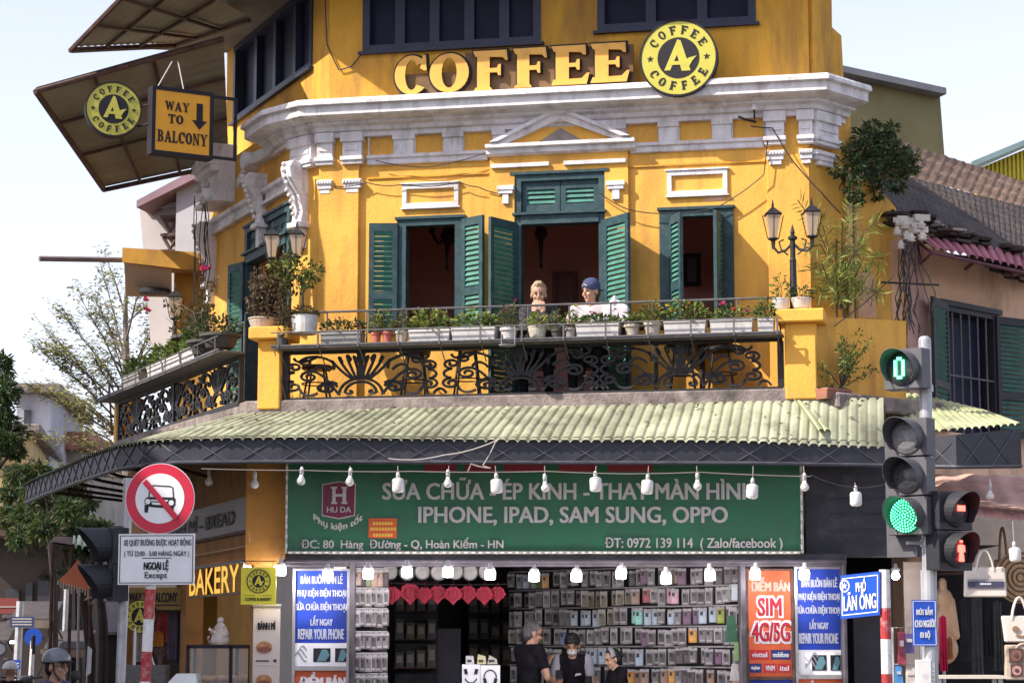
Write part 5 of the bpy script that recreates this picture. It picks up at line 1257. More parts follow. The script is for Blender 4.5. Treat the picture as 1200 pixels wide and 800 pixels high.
# far street, left
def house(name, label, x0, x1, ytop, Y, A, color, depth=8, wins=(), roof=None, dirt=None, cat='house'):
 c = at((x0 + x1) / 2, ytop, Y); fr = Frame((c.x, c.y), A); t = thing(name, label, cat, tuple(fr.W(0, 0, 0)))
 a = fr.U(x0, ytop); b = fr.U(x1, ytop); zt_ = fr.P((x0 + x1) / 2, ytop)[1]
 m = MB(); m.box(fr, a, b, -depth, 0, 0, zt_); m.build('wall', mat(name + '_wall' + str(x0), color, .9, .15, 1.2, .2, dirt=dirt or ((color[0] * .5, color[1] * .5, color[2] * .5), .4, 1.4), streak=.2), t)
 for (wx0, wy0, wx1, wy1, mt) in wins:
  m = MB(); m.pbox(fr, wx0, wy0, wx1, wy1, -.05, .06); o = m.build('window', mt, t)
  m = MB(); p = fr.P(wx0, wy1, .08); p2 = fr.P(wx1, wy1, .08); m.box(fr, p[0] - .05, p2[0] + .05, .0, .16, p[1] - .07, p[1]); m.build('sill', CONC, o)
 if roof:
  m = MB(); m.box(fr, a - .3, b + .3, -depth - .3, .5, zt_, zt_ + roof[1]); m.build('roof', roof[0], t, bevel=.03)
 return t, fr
GLS = mat('far_window', (.05, .05, .06), .4, .2, 3)
house('old_house', 'ochre colonial house with tall dark windows at the left edge', -40, 34, 508, 52, 8, (.50, .36, .17), wins=[(4, 545, 12, 600, GLS), (18, 548, 26, 602, GLS), (4, 640, 13, 690, GLS), (18, 640, 27, 690, GLS)], roof=(CONC, .2))
house('grey_house', 'tall pale grey house above the dark shed roofs up the left street', 20, 60, 462, 58, 5, (.42, .42, .46), wins=[(38, 516, 52, 545, GLS), (28, 480, 36, 500, GLS)], roof=(CONC, .25))
house('shed_house', 'low house with rusty red roof below the feathery tree', 52, 96, 528, 62, 0, (.34, .30, .26), wins=[(60, 545, 70, 565, GLS)], roof=(mat('rusty_red_roof', (.32, .13, .11), .8, .3, 4), .5))
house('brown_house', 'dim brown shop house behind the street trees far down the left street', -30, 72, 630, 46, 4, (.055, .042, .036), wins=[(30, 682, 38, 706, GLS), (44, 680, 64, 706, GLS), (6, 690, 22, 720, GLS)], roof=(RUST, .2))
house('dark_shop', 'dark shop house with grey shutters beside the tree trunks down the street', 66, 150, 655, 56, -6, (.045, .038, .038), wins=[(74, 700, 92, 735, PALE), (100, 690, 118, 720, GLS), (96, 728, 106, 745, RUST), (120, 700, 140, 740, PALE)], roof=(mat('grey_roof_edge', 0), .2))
# unseen house added across the left street, sized to shade its pavement and awning
t = thing('shade_house', 'unseen tall cream house added across the left street to shade its pavement', 'house', (-16.5, 18, 0))
m = MB(); hprism(m, [(-20, 8), (-13.4, 8), (-13.4, 28), (-20, 28)], 0, 12.5); m.build('wall', mat('cream_house_wall', (.5, .42, .3), .9, .1, 2, dirt=((.3, .25, .2), .3, 2)), t)
m = MB(); hprism(m, [(-20.3, 7.7), (-13.0, 7.7), (-13.0, 28.3), (-20.3, 28.3)], 12.5, 12.7); m.build('roof', CONC, t)
for k in range(6):
 for z in (4.2, 7.6):
  m = MB(); m.bx((-13.38, 10 + k * 3.2, z + .8), (.1, 1.2, 1.6)); m.build('window', GDK, t)
# ------------------------------------------------------------------ PLANTS
LEAFS = dict(dk=leafmat('leaf_dark', (.042, .074, .030)), md=leafmat('leaf_mid', (.055, .10, .028)), lt=leafmat('leaf_light', (.19, .26, .06)), yl=leafmat('leaf_yellowgreen', (.32, .33, .075)), dry=leafmat('leaf_dry', (.16, .11, .06)), drk=leafmat('leaf_drydark', (.07, .045, .03)), olv=leafmat('leaf_olive', (.10, .10, .035)))
PETAL = dict(pink=leafmat('petal_pink', (.62, .07, .22)), red=leafmat('petal_red', (.60, .08, .07)), yellow=leafmat('petal_yellow', (.75, .56, .05)), orange=leafmat('petal_orange', (.68, .30, .08)), white=leafmat('petal_white', (.7, .66, .62)), palepink=leafmat('petal_palepink', (.66, .30, .36)))
BARK = mat('bark', (.10, .078, .060), .9, .35, 8, .5); STEM = mat('stem', (.09, .085, .04), .8, .3, 10)
SOIL = mat('soil', (.045, .032, .024), 1, .3, 20)
POTW = mat('pot_white', (.66, .63, .61), .6, .08, 8, .05, dirt=((.40, .35, .31), .35, 9), streak=.5); POTC = mat('pot_cream', (.58, .53, .43), .6, .1, 8, dirt=((.36, .30, .24), .3, 9)); POTB = mat('pot_beige', (.50, .43, .36), .7, .12, 8, dirt=((.30, .25, .2), .3, 9)); POTR = mat('pot_red', (.50, .13, .10), .65, .1, 8, dirt=((.4, .2, .15), .3, 9)); POTD = mat('pot_dark', (.075, .07, .065), .7, .2, 8); POTG = mat('pot_grey', (.30, .29, .28), .7, .15, 8, dirt=((.2, .18, .16), .3, 9))
def rv(s=1.0): return Vector((random.gauss(0, 1), random.gauss(0, 1), random.gauss(0, 1))).normalized() * s
def tuft(mb, c, rx, ry, h, n, ls, mis, up=.5):
 """leaves filling a low mound over c"""
 c = Vector(c)
 for _ in range(n):
  a = random.uniform(0, 6.283); r = math.sqrt(random.random()); z = h * random.random() ** .8 * (1 - .5 * r * r)
  p = c + Vector((rx * r * math.cos(a), ry * r * math.sin(a), z))
  d = Vector((math.cos(a) * (.5 + r), math.sin(a) * (.5 + r), up + random.uniform(-.4, .6)))
  mb.leaf(p, d + rv(.5), ls * random.uniform(.6, 1.3), ls * random.uniform(.35, .6), random.choice(mis))
def stems(mb, c, rx, ry, h, n, mi, r=.004):
 c = Vector(c)
 for _ in range(n):
  b = c + Vector((random.uniform(-rx, rx) * .6, random.uniform(-ry, ry) * .6, 0)); t_ = b + Vector((random.uniform(-rx, rx) * .6, random.uniform(-ry, ry), h * random.uniform(.5, 1)))
  mb.tube([b, b.lerp(t_, .5) + rv(.02), t_], [r, r * .8, r * .5], 4, mi)
def bloom(mb, c, r, mi, n=11):
 for k in range(n):
  d = rv(); d.z = abs(d.z) * .7 + .05; d.y -= .3; mb.leaf(c, d, r * random.uniform(.8, 1.2), r * .8, mi, fold=.1)
def plant_pot(px0, px1, yt, yb, kind, potmat, label, leaf=('md', 'lt'), h=.18, n=120, ls=.06, flowers=None, fr=None, v=None, name=None, fl_h=.15, shape=None, group=None, over=1.1, lean=0):
 fr = fr or F; v = v if v is not None else BV + .165
 um = (fr.U(px0, yb, v) + fr.U(px1, yb, v)) / 2; wd = abs(fr.U(px1, yb, v) - fr.U(px0, yb, v)); zb_, zt_ = fr.P((px0 + px1) / 2, yb, v)[1], fr.P((px0 + px1) / 2, yt, v)[1]
 if fr is F and v == BV + .165: dz_ = zt0 + .021 - zb_; zb_ += dz_; zt_ += dz_ * .6
 base = fr.W(um, v, zb_); long_ = kind == 'box'
 t = thing(name or ('flower_box' if long_ else 'potted_plant'), label, 'flower box' if long_ else 'potted plant', tuple(base), group)
 m = MB(); H = zt_ - zb_; dp = .095
 if long_:
  q0 = [fr.W(um + a * wd / 2 * .94, v + b * dp * .85, zb_) for a, b in ((-1, -1), (1, -1), (1, 1), (-1, 1))]; q1 = [fr.W(um + a * wd / 2 * .99, v + b * dp, zt_ - .022) for a, b in ((-1, -1), (1, -1), (1, 1), (-1, 1))]
  m.hull8(q0, q1, 0); m.box(fr, um - wd / 2, um + wd / 2, v - dp - .01, v + dp + .01, zt_ - .022, zt_, 0); m.box(fr, um - wd / 2 + .015, um + wd / 2 - .015, v - dp + .008, v + dp - .008, zt_ - .01, zt_ + .006, 1)
  rx, ry = wd / 2 * .95, dp * .9
 else:
  r = wd / 2
  pr = {'bowl': [(.5, 0), (.8, .25), (.97, .75), (1, .9), (1.05, .92), (1.05, 1), (.9, 1)], 'drum': [(.9, 0), (.96, .5), (.98, .95), (1, 1), (.92, 1)]}.get(shape, [(.66, 0), (.86, .78), (.88, .8), (1, .8), (1, 1), (.9, 1)])
  m.lathe(base, [(r * a, H * b) for a, b in pr], 20, 0); m.lathe(base, [(r * .9, H * .93), (.01, H * .94)], 20, 1, cap=False)
  rx = ry = r * .9
 m.build('pot', [potmat, SOIL], t, smooth=False, bevel=.0)
 m = MB(); c = fr.W(um, v, zt_ - .01)
 A2 = R_(fr.A)
 mats = [LEAFS[k] for k in leaf] + [STEM]
 mb2 = MB(); tuft(mb2, (0, 0, 0), rx * over, ry * over, h * (1.12 if fr is F else .8), int(n * 1.45), ls, list(range(len(leaf)))); stems(mb2, (0, 0, 0), rx, ry, h, max(4, n // 14), len(leaf))
 rot = Matrix.Rotation(A2, 3, 'Z')
 m.v = [c + rot @ p for p in mb2.v]; m.f = mb2.f; m.m = mb2.m
 m.build('foliage', mats, t, fix=False)
 for (fx, fy, fr_, colr) in (flowers or []):
  q = fr.P(fx, fy, v); p = fr.W(q[0], v + .02, q[1]); m = MB(); bloom(m, p, fr_, 0); m.tube([c + (p - c) * .1 + Vector((0, 0, .0)), p.lerp(c, .5) + Vector((0, 0, .02)), p], .003, 4, 1)
  m.build('flower', [PETAL[colr], STEM], t, fix=False)
 return t
GP = 'pots and boxes along the front balcony rail'
random.seed(21)
plant_pot(378, 425, 390.5, 406, 'box', POTG, 'grey planter box with dark green plants, first box after the left pillar', ('dk', 'md', 'drk'), .16, 150, .055, [(420, 380, .02, 'palepink')], group=GP)
plant_pot(435, 447, 389, 404, 'pot', POTR, 'left of two small red pots with pale bushy plant on the balcony rail', ('yl', 'olv'), .22, 90, .045, group=GP)
plant_pot(447.5, 460.5, 388.5, 404, 'pot', POTR, 'right of two small red pots with pale bushy plant on the balcony rail', ('yl', 'olv', 'md'), .22, 90, .045, group=GP)
plant_pot(463, 478, 387.5, 403, 'pot', POTB, 'beige pot with yellowish plant between the red pots and a white box', ('yl', 'olv', 'dry'), .20, 90, .045, group=GP)
plant_pot(481, 529, 388, 404, 'box', POTW, 'white flower box with bright green leaves and tall thin stems under the left window', ('lt', 'yl', 'md'), .20, 210, .06, [(491, 361, .014, 'palepink'), (500, 362, .014, 'palepink'), (520, 368, .018, 'red')], group=GP)
plant_pot(531, 582, 385, 402, 'box', POTW, 'white flower box with low light green leaves left of the hanging ring pot', ('lt', 'yl', 'md'), .17, 200, .06, group=GP)
t = plant_pot(586, 607, 384, 399.5, 'pot', POTW, 'white pot in a wire ring holder with tall pink topped plant', ('md', 'olv', 'dry'), .26, 120, .04, [(605, 352, .025, 'pink'), (588, 366, .02, 'palepink'), (594, 362, .02, 'palepink'), (600, 358, .018, 'palepink')], group=GP)
m = MB(); um = F.U(596, 400, BV + .3); zz = F.Z(406, 596, BV + .3); m.lathe(F.W(um, BV + .36, zz), [(.085, 0), (.09, .012), (.06, .006)], 20); m.tube([F.W(um - .07, BV + .33, zz), F.W(um - .07, BV + .33, zz + .2)], .005, 4); m.tube([F.W(um + .07, BV + .33, zz), F.W(um + .07, BV + .33, zz + .2)], .005, 4); m.build('ring_holder', STEEL, t)
plant_pot(619, 641, 383, 399.5, 'pot', POTC, 'cream round pot with yellow green plant below the blond person', ('lt', 'yl'), .13, 90, .05, shape='bowl', group=GP)
plant_pot(645, 660, 386, 398.5, 'pot', POTD, 'dark pot with pinkish bushy plant between the two seated people', ('lt', 'md', 'olv'), .20, 90, .045, [(655, 371, .018, 'palepink'), (649, 374, .016, 'palepink')], group=GP)
plant_pot(662, 675, 384.5, 398.5, 'pot', POTG, 'small grey mottled pot with yellowish plant left of the white pink flower box', ('yl', 'olv'), .17, 80, .045, [(668, 374, .015, 'orange')], group=GP)
plant_pot(676.5, 727, 379.5, 396.5, 'box', POTW, 'white flower box with pink flowers and one orange bloom below the person in the cap', ('md', 'lt', 'md'), .10, 140, .06, [(698, 367, .028, 'pink'), (704, 369, .024, 'red'), (692, 366, .022, 'pink'), (721, 363, .024, 'orange'), (676, 359, .038, 'yellow'), (672, 364, .03, 'white')], group=GP)
plant_pot(731, 751, 380, 395.5, 'pot', POTB, 'beige pot with low broad leaves right of the pink flower box', ('md', 'lt', 'olv'), .12, 70, .06, group=GP)
plant_pot(753, 776, 378, 395, 'pot', POTB, 'wide beige pot with orange flowers left of the yellow flower box', ('olv', 'yl', 'md'), .22, 130, .05, [(762, 360, .022, 'orange'), (770, 358, .022, 'orange'), (776, 362, .02, 'orange'), (757, 364, .02, 'orange')], group=GP)
plant_pot(779, 828, 376, 393.5, 'box', POTW, 'white flower box with yellow blooms and upright lime leaves under the right window', ('yl', 'lt', 'md'), .20, 200, .06, [(782, 359, .03, 'yellow'), (790, 364, .034, 'yellow'), (800, 360, .02, 'red'), (808, 356, .02, 'yellow')], group=GP)
plant_pot(833, 883, 373.5, 391, 'box', POTW, 'white flower box with three round pink blooms, the second box from the right pillar', ('md', 'lt', 'yl'), .15, 120, .05, [(846, 357, .045, 'pink'), (861, 363, .036, 'red'), (876, 365, .036, 'pink')], group=GP)
plant_pot(889, 907.5, 373.5, 390.5, 'box', POTW, 'short square white box at the right end of the balcony rail', ('md', 'lt', 'dk'), .2, 90, .06, group=GP)
# small plants between the posts, behind the boxes
vP = BV - .02
plant_pot(905.5, 925.5, 350, 366.5, 'pot', POTW, 'left white bowl with thin stems on the right balcony pillar', ('md', 'lt'), .24, 50, .05, shape='bowl', fr=F, v=BV + .03, name='bowl_plant')
plant_pot(927, 951, 349.5, 364.5, 'pot', POTW, 'right white bowl with a small plant on the right balcony pillar', ('md', 'dk'), .12, 60, .05, shape='bowl', fr=F, v=BV - .0, name='bowl_plant')
# left balcony boxes
GPL = 'boxes along the left balcony rail'
for (a, b, yt, yb, lab, lf, fl) in [(152, 171, 440, 453, 'grey white box at the far end of the left balcony rail', ('md', 'olv'), []), (181, 198, 427, 442, 'third white box from the pillar on the left balcony rail with red flowers', ('lt', 'md'), [(184, 418, .035, 'red')]), (200, 219, 419, 434, 'second white box from the pillar on the left balcony rail with lush leaves', ('lt', 'yl', 'md'), []), (221, 236, 409, 424, 'white box nearest the pillar on the left balcony rail', ('lt', 'md'), [(232, 396, .03, 'red')])]:
 plant_pot(a, b, yt, yb, 'box', POTW if a > 160 else POTG, lab, lf, .30, 150, .09, fl, fr=LB, v=.22, group=GPL, over=1.1)
for (x, y0, h_, lab) in [(243, 412, .42, 'dark pot with scrubby plant beside the left balcony pillar'), (258, 404, .30, 'dark round pot right beside the left balcony pillar')]:
 plant_pot(x - 7, x + 7, y0 - 12, y0 + 4, 'pot', POTD, lab, ('dk', 'md', 'drk'), h_, 120, .06, fr=LB, v=.2)
# things on the left pillar: white bucket with topiary, wide basin with a dried plant
t = plant_pot(341, 372, 370, 391.5, 'pot', POTW, 'white bucket with mossy rim and a small topiary tree at the left pillar', ('olv', 'drk'), .10, 170, .04, fr=F, v=BV + .05, shape='drum', name='potted_tree')
m = MB(); b0 = F.W(F.U(355, 370, BV + .05), BV + .05, F.Z(371, 355, BV + .05)); 
m.tube([b0, F.W(F.U(356, 345, BV), BV + .04, F.Z(345, 356, BV)), F.W(F.U(351, 325, BV), BV, F.Z(325, 352, BV))], [.016, .013, .008], 6, 3)
m.tube([F.W(F.U(356, 345, BV), BV + .04, F.Z(345, 356, BV)), F.W(F.U(366, 322, BV), BV, F.Z(322, 366, BV))], [.012, .006], 5, 3)
for (x, y, r) in [(338, 322, .13), (352, 316, .13), (367, 318, .10), (345, 332, .12), (330, 330, .11), (362, 328, .07), (326, 312, .09), (340, 305, .08)]:
 c = F.W(F.U(x, y, BV + .05), BV + .05, F.Z(y, x, BV + .05))
 for _ in range(70): p = c + rv(r * random.random() ** .4); m.leaf(p, p - c + rv(.04), .055, .03, random.choice([0, 1, 1, 2]))
m.build('crown', [LEAFS['md'], LEAFS['olv'], LEAFS['yl'], BARK], t, fix=False)
t = plant_pot(292, 326, 373, 390, 'pot', POTB, 'wide shallow basin with a tall dried brown shrub on the left pillar', ('dry', 'drk'), .18, 120, .05, fr=F, v=BV - .02, shape='bowl', name='dried_shrub')
m = MB()
for k in range(26):
 x = random.uniform(296, 336); b = F.W(F.U(random.uniform(300, 334), 375, BV), BV + random.uniform(-.1, .12), F.Z(376, 320, BV)); tp = F.W(F.U(x, 320, BV), BV + random.uniform(-.15, .2), F.Z(random.uniform(308, 345), x, BV)); m.tube([b, b.lerp(tp, .5) + rv(.05), tp], [.006, .005, .003], 4, 2)
 for _ in range(26): p = b.lerp(tp, random.uniform(.3, 1)) + rv(.05); m.leaf(p, rv() + Vector((0, 0, -.3)), .06, .035, random.choice([0, 0, 1]))
m.build('dry_stems', [LEAFS['dry'], LEAFS['drk'], BARK], t, fix=False)
t = plant_pot(324, 338, 392, 404, 'pot', POTD, 'small dark pot with hanging dried stalks right of the left pillar', ('dry', 'drk'), .5, 160, .05, fr=F, v=BV + .16)
# bougainvillea on the left balcony
t = plant_pot(226, 246, 395, 412, 'pot', POTD, 'leggy bougainvillea with long arching thorny stems on the left balcony', ('olv', 'md'), .2, 80, .06, fr=LB, v=.0, name='bougainvillea')
m = MB(); b = LB.W(LB.U(236, 400), .0, LB.P(236, 396)[1])
for (x, y) in [(245, 316), (252, 325), (217, 360), (205, 352), (243, 340), (228, 345), (195, 358), (190, 350), (246, 352), (238, 330)]:
 q = LB.P(x, y, .1); e = LB.W(q[0], .1, q[1]); c = b.lerp(e, .5) + Vector((.0, 0, .12)); m.tube([b, c, e], [.008, .006, .003], 4, 2)
 for _ in range(16): p = b.lerp(e, random.uniform(.4, 1)) + rv(.05); m.leaf(p, rv(), .06, .035, random.choice([0, 0, 3]))
for (x, y) in [(243, 316), (239, 315), (171, 352), (173, 364)]:
 q = LB.P(x, y, .1); bloom(m, LB.W(q[0], .1, q[1]), .06, 1, 12)
m.build('branches', [LEAFS['olv'], PETAL['pink'], BARK, LEAFS['dry']], t, fix=False)
# ledge plants on the right
t = plant_pot(961, 990, 456, 468.5, 'box', mat('brick_pot', (.36, .15, .10), .85, .15, 10, dirt=((.2, .12, .1), .3, 9)), 'red brick trough with a thin leggy shrub on the ledge right of the pillar', ('olv', 'md'), .05, 20, .05, fr=RP, v=.16, name='shrub_trough')
m = MB(); b = RP.W(RP.U(986, 456, .16), .16, RP.P(986, 455, .16)[1])
for (x, y) in [(972, 405), (980, 398), (988, 402), (1000, 410), (996, 420), (966, 430), (1008, 425), (1022, 400), (1018, 392), (1030, 432), (1015, 412), (984, 415), (976, 420)]:
 q = RP.P(x, y, .16); e = RP.W(q[0], .16 + random.uniform(-.15, .2), q[1]); m.tube([b, b.lerp(e, .5) + rv(.04), e], [.010, .007, .003], 4, 2)
 for _ in range(34): p = b.lerp(e, random.uniform(.45, 1.05)) + rv(.045); m.leaf(p, rv() + Vector((0, 0, .4)), .05, .022, random.choice([0, 1, 1]))
m.build('branches', [LEAFS['olv'], LEAFS['lt'], BARK], t, fix=False)
# tall bamboo palm on the right
q = Rf.P(985, 366, .25); b = Rf.W(q[0], .25, zb - .05)
t = thing('bamboo_palm', 'tall feathery bamboo palm with yellowish drooping leaves beside the drain pipes', 'plant', tuple(b))
m = MB()
def frond(p0, p1, droop, n, ls, mi):
 mid = p0.lerp(p1, .55) + Vector((0, 0, droop)); pts = [p0.lerp(mid, k / 4) for k in range(4)] + [mid.lerp(p1, k / 3) for k in range(4)]
 m.tube(pts, .007, 4, 2)
 for k in range(n):
  t_ = .3 + .7 * k / n; s_ = t_ * (len(pts) - 1); i = min(int(s_), len(pts) - 2); p = pts[i].lerp(pts[i + 1], s_ - i); d = (pts[i + 1] - pts[i]).normalized()
  for sg in (-1, 1):
   side = d.cross(Vector((random.uniform(-.4, .4), -1, random.uniform(-.2, .2)))).normalized() * sg
   m.leaf(p, d * .7 + side * .7 + Vector((0, 0, -.25)), ls * random.uniform(.7, 1.2), .018, random.choice(mi), fold=.15)
for (bx_, x, y, dr) in [(985, 948, 232, .1), (985, 962, 242, .15), (985, 1000, 238, .12), (988, 1012, 262, .2), (985, 950, 290, .2), (985, 975, 262, .1), (984, 940, 318, .25), (986, 1020, 305, .25), (984, 968, 300, .1), (986, 1005, 320, .15), (984, 950, 335, .2), (986, 996, 345, .1), (984, 970, 340, .1), (985, 982, 315, .1), (986, 1010, 350, .15), (983, 960, 355, .1), (985, 990, 290, .1)]:
 z0 = Rf.P(985, 330 if y < 300 else 362, .25)[1]; p0 = Rf.W(Rf.U(bx_ + random.uniform(-4, 4), 340, .25), .25, z0); q = Rf.P(x, y, .3); frond(p0, Rf.W(q[0], .3 + random.uniform(-.15, .3), q[1]), dr, 13, .16, [0, 0, 1])
for k in range(7): x = 985 + random.uniform(-8, 8); m.tube([Rf.W(Rf.U(x, 360, .25), .25, zb - .05), Rf.W(Rf.U(x + random.uniform(-6, 6), 290, .25), .28, Rf.P(985, random.uniform(280, 330), .25)[1])], .011, 5, 2)
for _ in range(220):
 x = random.gauss(988, 14); y = random.uniform(318, 366); q = Rf.P(x, y, .25); m.leaf(Rf.W(q[0], .25 + random.uniform(-.1, .25), q[1]), Vector((random.uniform(-.6, .6), random.uniform(-.5, .2), 1)), .18, .016, random.choice([0, 1, 1]))
m.build('fronds', [LEAFS['yl'], LEAFS['lt'], STEM], t, fix=False)
# wild bush growing from the wall top
def crown(m, blobs, Y, dens, ls, mis, jit=.25):
 for (x, y, rpx) in blobs:
  c = at(x, y, Y + random.uniform(-jit, jit)); r = rpx / FPX * Y
  for _ in range(int(dens * rpx)):
   d = rv(); p = c + Vector((d.x * r, d.y * r, d.z * r * .85)) * random.random() ** .45 * random.choice((1, 1, 1, 1.15, 1.5))
   m.leaf(p, d + rv(.7) + Vector((0, 0, -.2)), ls * random.uniform(.6, 1.3), ls * random.uniform(.3, .5), random.choice(mis))
q = at(1020, 215, 23.4); t = thing('wall_bush', 'dark green bush growing wild out of the broken wall top at the right', 'bush', tuple(q))
m = MB(); crown(m, [(1018, 168, 16), (1035, 178, 18), (1010, 185, 18), (1024, 192, 22), (1045, 190, 16), (1000, 200, 14), (1040, 205, 17), (1058, 198, 10), (992, 205, 10), (1012, 160, 9), (1052, 178, 12), (1005, 215, 9), (1034, 160, 8), (985, 212, 6), (1060, 186, 7), (998, 186, 8), (1000, 224, 6), (1068, 200, 5), (1022, 146, 5), (1046, 152, 5), (1072, 184, 4), (978, 198, 4), (982, 222, 4), (1006, 232, 4), (1052, 216, 6), (1028, 226, 5), (994, 174, 5)], 23.4, 9, .085, [0, 0, 1, 1, 3, 0, 1, 2], .45); m.build('foliage', [LEAFS['dk'], LEAFS['md'], LEAFS['dry'], LEAFS['olv']], t, fix=False)
m = MB()
for k in range(9): m.tube([q, at(random.uniform(1000, 1050), random.uniform(175, 205), 23.4)], [.02, .006], 5)
m.build('branches', BARK, t)
# ---- street trees
def tree(name, label, px, Y, ytop, rtrunk, blobs, dens, ls, leaves, limbs, jit=1.0, px_base=None, group=None):
 base = at(px_base or px, 750, Y); base.z = 0.0
 t = thing(name, label, 'tree', tuple(base), group); top = at(px, ytop, Y)
 m = MB(); n = 6; m.tube([base.lerp(top, k / n) + Vector((random.uniform(-.06, .06), 0, 0)) for k in range(n + 1)], [rtrunk * (1 - .75 * k / n) for k in range(n + 1)], 9)
 for (ys, x, y) in limbs:
  f = (at(px, ys, Y).z - base.z) / (top.z - base.z); a = base.lerp(top, max(0, min(1, f))); e = at(x, y, Y + random.uniform(-jit, jit)); mid = a.lerp(e, .5) + Vector((0, 0, .06 * (e - a).length)); m.tube([a, mid, e], [rtrunk * .35, rtrunk * .2, rtrunk * .07], 6)
  for k in range(5):
   s_ = random.uniform(.35, .95); p = a.lerp(mid, s_ * 2) if s_ < .5 else mid.lerp(e, s_ * 2 - 1); m.tube([p, p + Vector((random.uniform(-.7, .7), random.uniform(-.6, .6), random.uniform(-.1, .5)))], [rtrunk * .09, rtrunk * .03], 4)
 m.build('trunk', mat('dark_bark', (.035, .028, .026), .95, .3, 8, .3), t)
 m = MB(); crown(m, blobs, Y, dens, ls, list(range(len(leaves))), jit); m.build('crown', [LEAFS[k] for k in leaves], t, fix=False)
 return t
# feathery terminalia: flat sprays on long fanning limbs
base = at(150, 750, 34); base.z = 0; Yt = 34.0
t = thing('feathery_tree', 'tall thin tree with flat feathery layers of tiny leaves left of the corner building', 'tree', tuple(base))
m = MB(); lf = MB(); rng = random.Random(5)
trunk = [base, at(152, 600, Yt), at(150, 500, Yt), at(148, 430, Yt), at(147, 360, Yt), at(150, 300, Yt)]
m.tube(trunk, [.17, .12, .09, .06, .035, .012], 8)
def spray(a, e, r0, nt):
 mid = a.lerp(e, .5) + Vector((0, 0, .04 * (e - a).length)); ln = (e - a).length
 P = [a.lerp(mid, k / 3) for k in range(3)] + [mid.lerp(e, k / 3) for k in range(4)]
 m.tube(P, [r0 * (1 - .13 * k) for k in range(len(P))], 5)
 d = (e - a).normalized(); s_ = Vector((d.y, -d.x, 0)).normalized() if abs(d.z) < .98 else Vector((1, 0, 0))
 for k in range(nt):
  f = .2 + .8 * rng.random(); i = min(int(f * 6), 5); p = P[i].lerp(P[i + 1], f * 6 - i); sg = rng.choice((-1, 1))
  q = p + d * ln * rng.uniform(.08, .22) + s_ * sg * ln * rng.uniform(.02, .22) * (1.1 - f * .5) + Vector((0, 0, rng.uniform(-.04, .13) * ln * .6))
  m.tube([p, p.lerp(q, .5) + Vector((0, 0, .02)), q], [r0 * .30, r0 * .22, r0 * .10], 4)
  for _ in range(11):
   c = p.lerp(q, rng.uniform(.35, 1.08)) + Vector((rng.gauss(0, .07), rng.gauss(0, .07), rng.gauss(0, .035)))
   lf.leaf(c, Vector((rng.uniform(-1, 1), rng.uniform(-1, 1), rng.uniform(-.15, .35))), rng.uniform(.06, .11), .042, rng.choice((0, 0, 3, 1, 3, 2)), up=(rng.uniform(-.3, .3), rng.uniform(-.3, .3), 1))
for (ys, x, y, nt) in [(520, 40, 458, 34), (515, 66, 452, 22), (505, 48, 412, 40), (500, 62, 398, 34), (480, 56, 408, 20), (470, 76, 372, 30), (455, 96, 352, 26), (430, 108, 345, 22), (540, 52, 515, 22), (560, 80, 545, 14), (450, 190, 362, 26), (440, 210, 380, 20), (430, 120, 318, 10), (400, 172, 312, 14), (370, 122, 296, 12), (340, 176, 296, 10), (480, 200, 420, 18), (520, 90, 470, 24), (535, 100, 500, 20), (560, 66, 560, 10), (490, 110, 420, 22), (460, 130, 390, 18), (380, 190, 345, 16), (530, 190, 470, 14)]:
 a = None
 for k in range(len(trunk) - 1):
  z = at(150, ys, Yt).z
  if trunk[k].z <= z <= trunk[k + 1].z: a = trunk[k].lerp(trunk[k + 1], (z - trunk[k].z) / (trunk[k + 1].z - trunk[k].z))
 spray(a, at(x, y, Yt + rng.uniform(-1.6, 1.2)), .021, nt)
m.build('trunk', mat('pale_bark', (.20, .17, .15), .9, .3, 8, .3), t); lf.build('crown', [leafmat('feather_olive', (.22, .22, .09), .6, .5), leafmat('feather_green', (.17, .20, .07), .6, .5), leafmat('feather_brown', (.26, .19, .10), .6, .5), leafmat('feather_lime', (.34, .34, .10), .6, .5)], t, fix=False)
GT_ = 'street trees along the left street'
tree('street_tree', 'dense dark tree crown cut off by the left edge of the photo', -30, 33, 480, .18, [(-14, 450, 20), (2, 436, 12), (9, 458, 11), (-4, 476, 16), (4, 495, 13), (13, 516, 8), (-10, 520, 18), (24, 508, 5), (20, 530, 6), (2, 424, 7)], 20, .12, ('dk', 'dk', 'md'), [(600, 10, 470), (600, 20, 520)], .8, group=GT_)
tree('street_tree', 'light green tree below the awning corner, in front of the ochre house', 62, 42, 590, .14, [(20, 556, 11), (45, 552, 10), (66, 562, 12), (88, 570, 10), (40, 575, 12), (12, 578, 10), (60, 588, 14), (30, 600, 14), (80, 598, 13), (100, 590, 10), (10, 606, 12), (50, 618, 15), (24, 628, 13)], 26, .14, ('dk', 'md', 'olv'), [(640, 30, 575), (640, 80, 580), (640, 50, 560)], 1.2, group=GT_)
tree('street_tree', 'shadowed tree with drooping branches above the far shop signs', 92, 47, 620, .16, [(70, 612, 15), (92, 618, 15), (50, 640, 14), (30, 652, 14), (10, 650, 12), (68, 650, 12), (100, 640, 14), (118, 620, 10), (60, 672, 10), (88, 665, 12), (20, 672, 10)], 24, .16, ('dk', 'md', 'olv'), [(690, 50, 640), (690, 20, 655), (690, 110, 630)], 1.2, group=GT_)
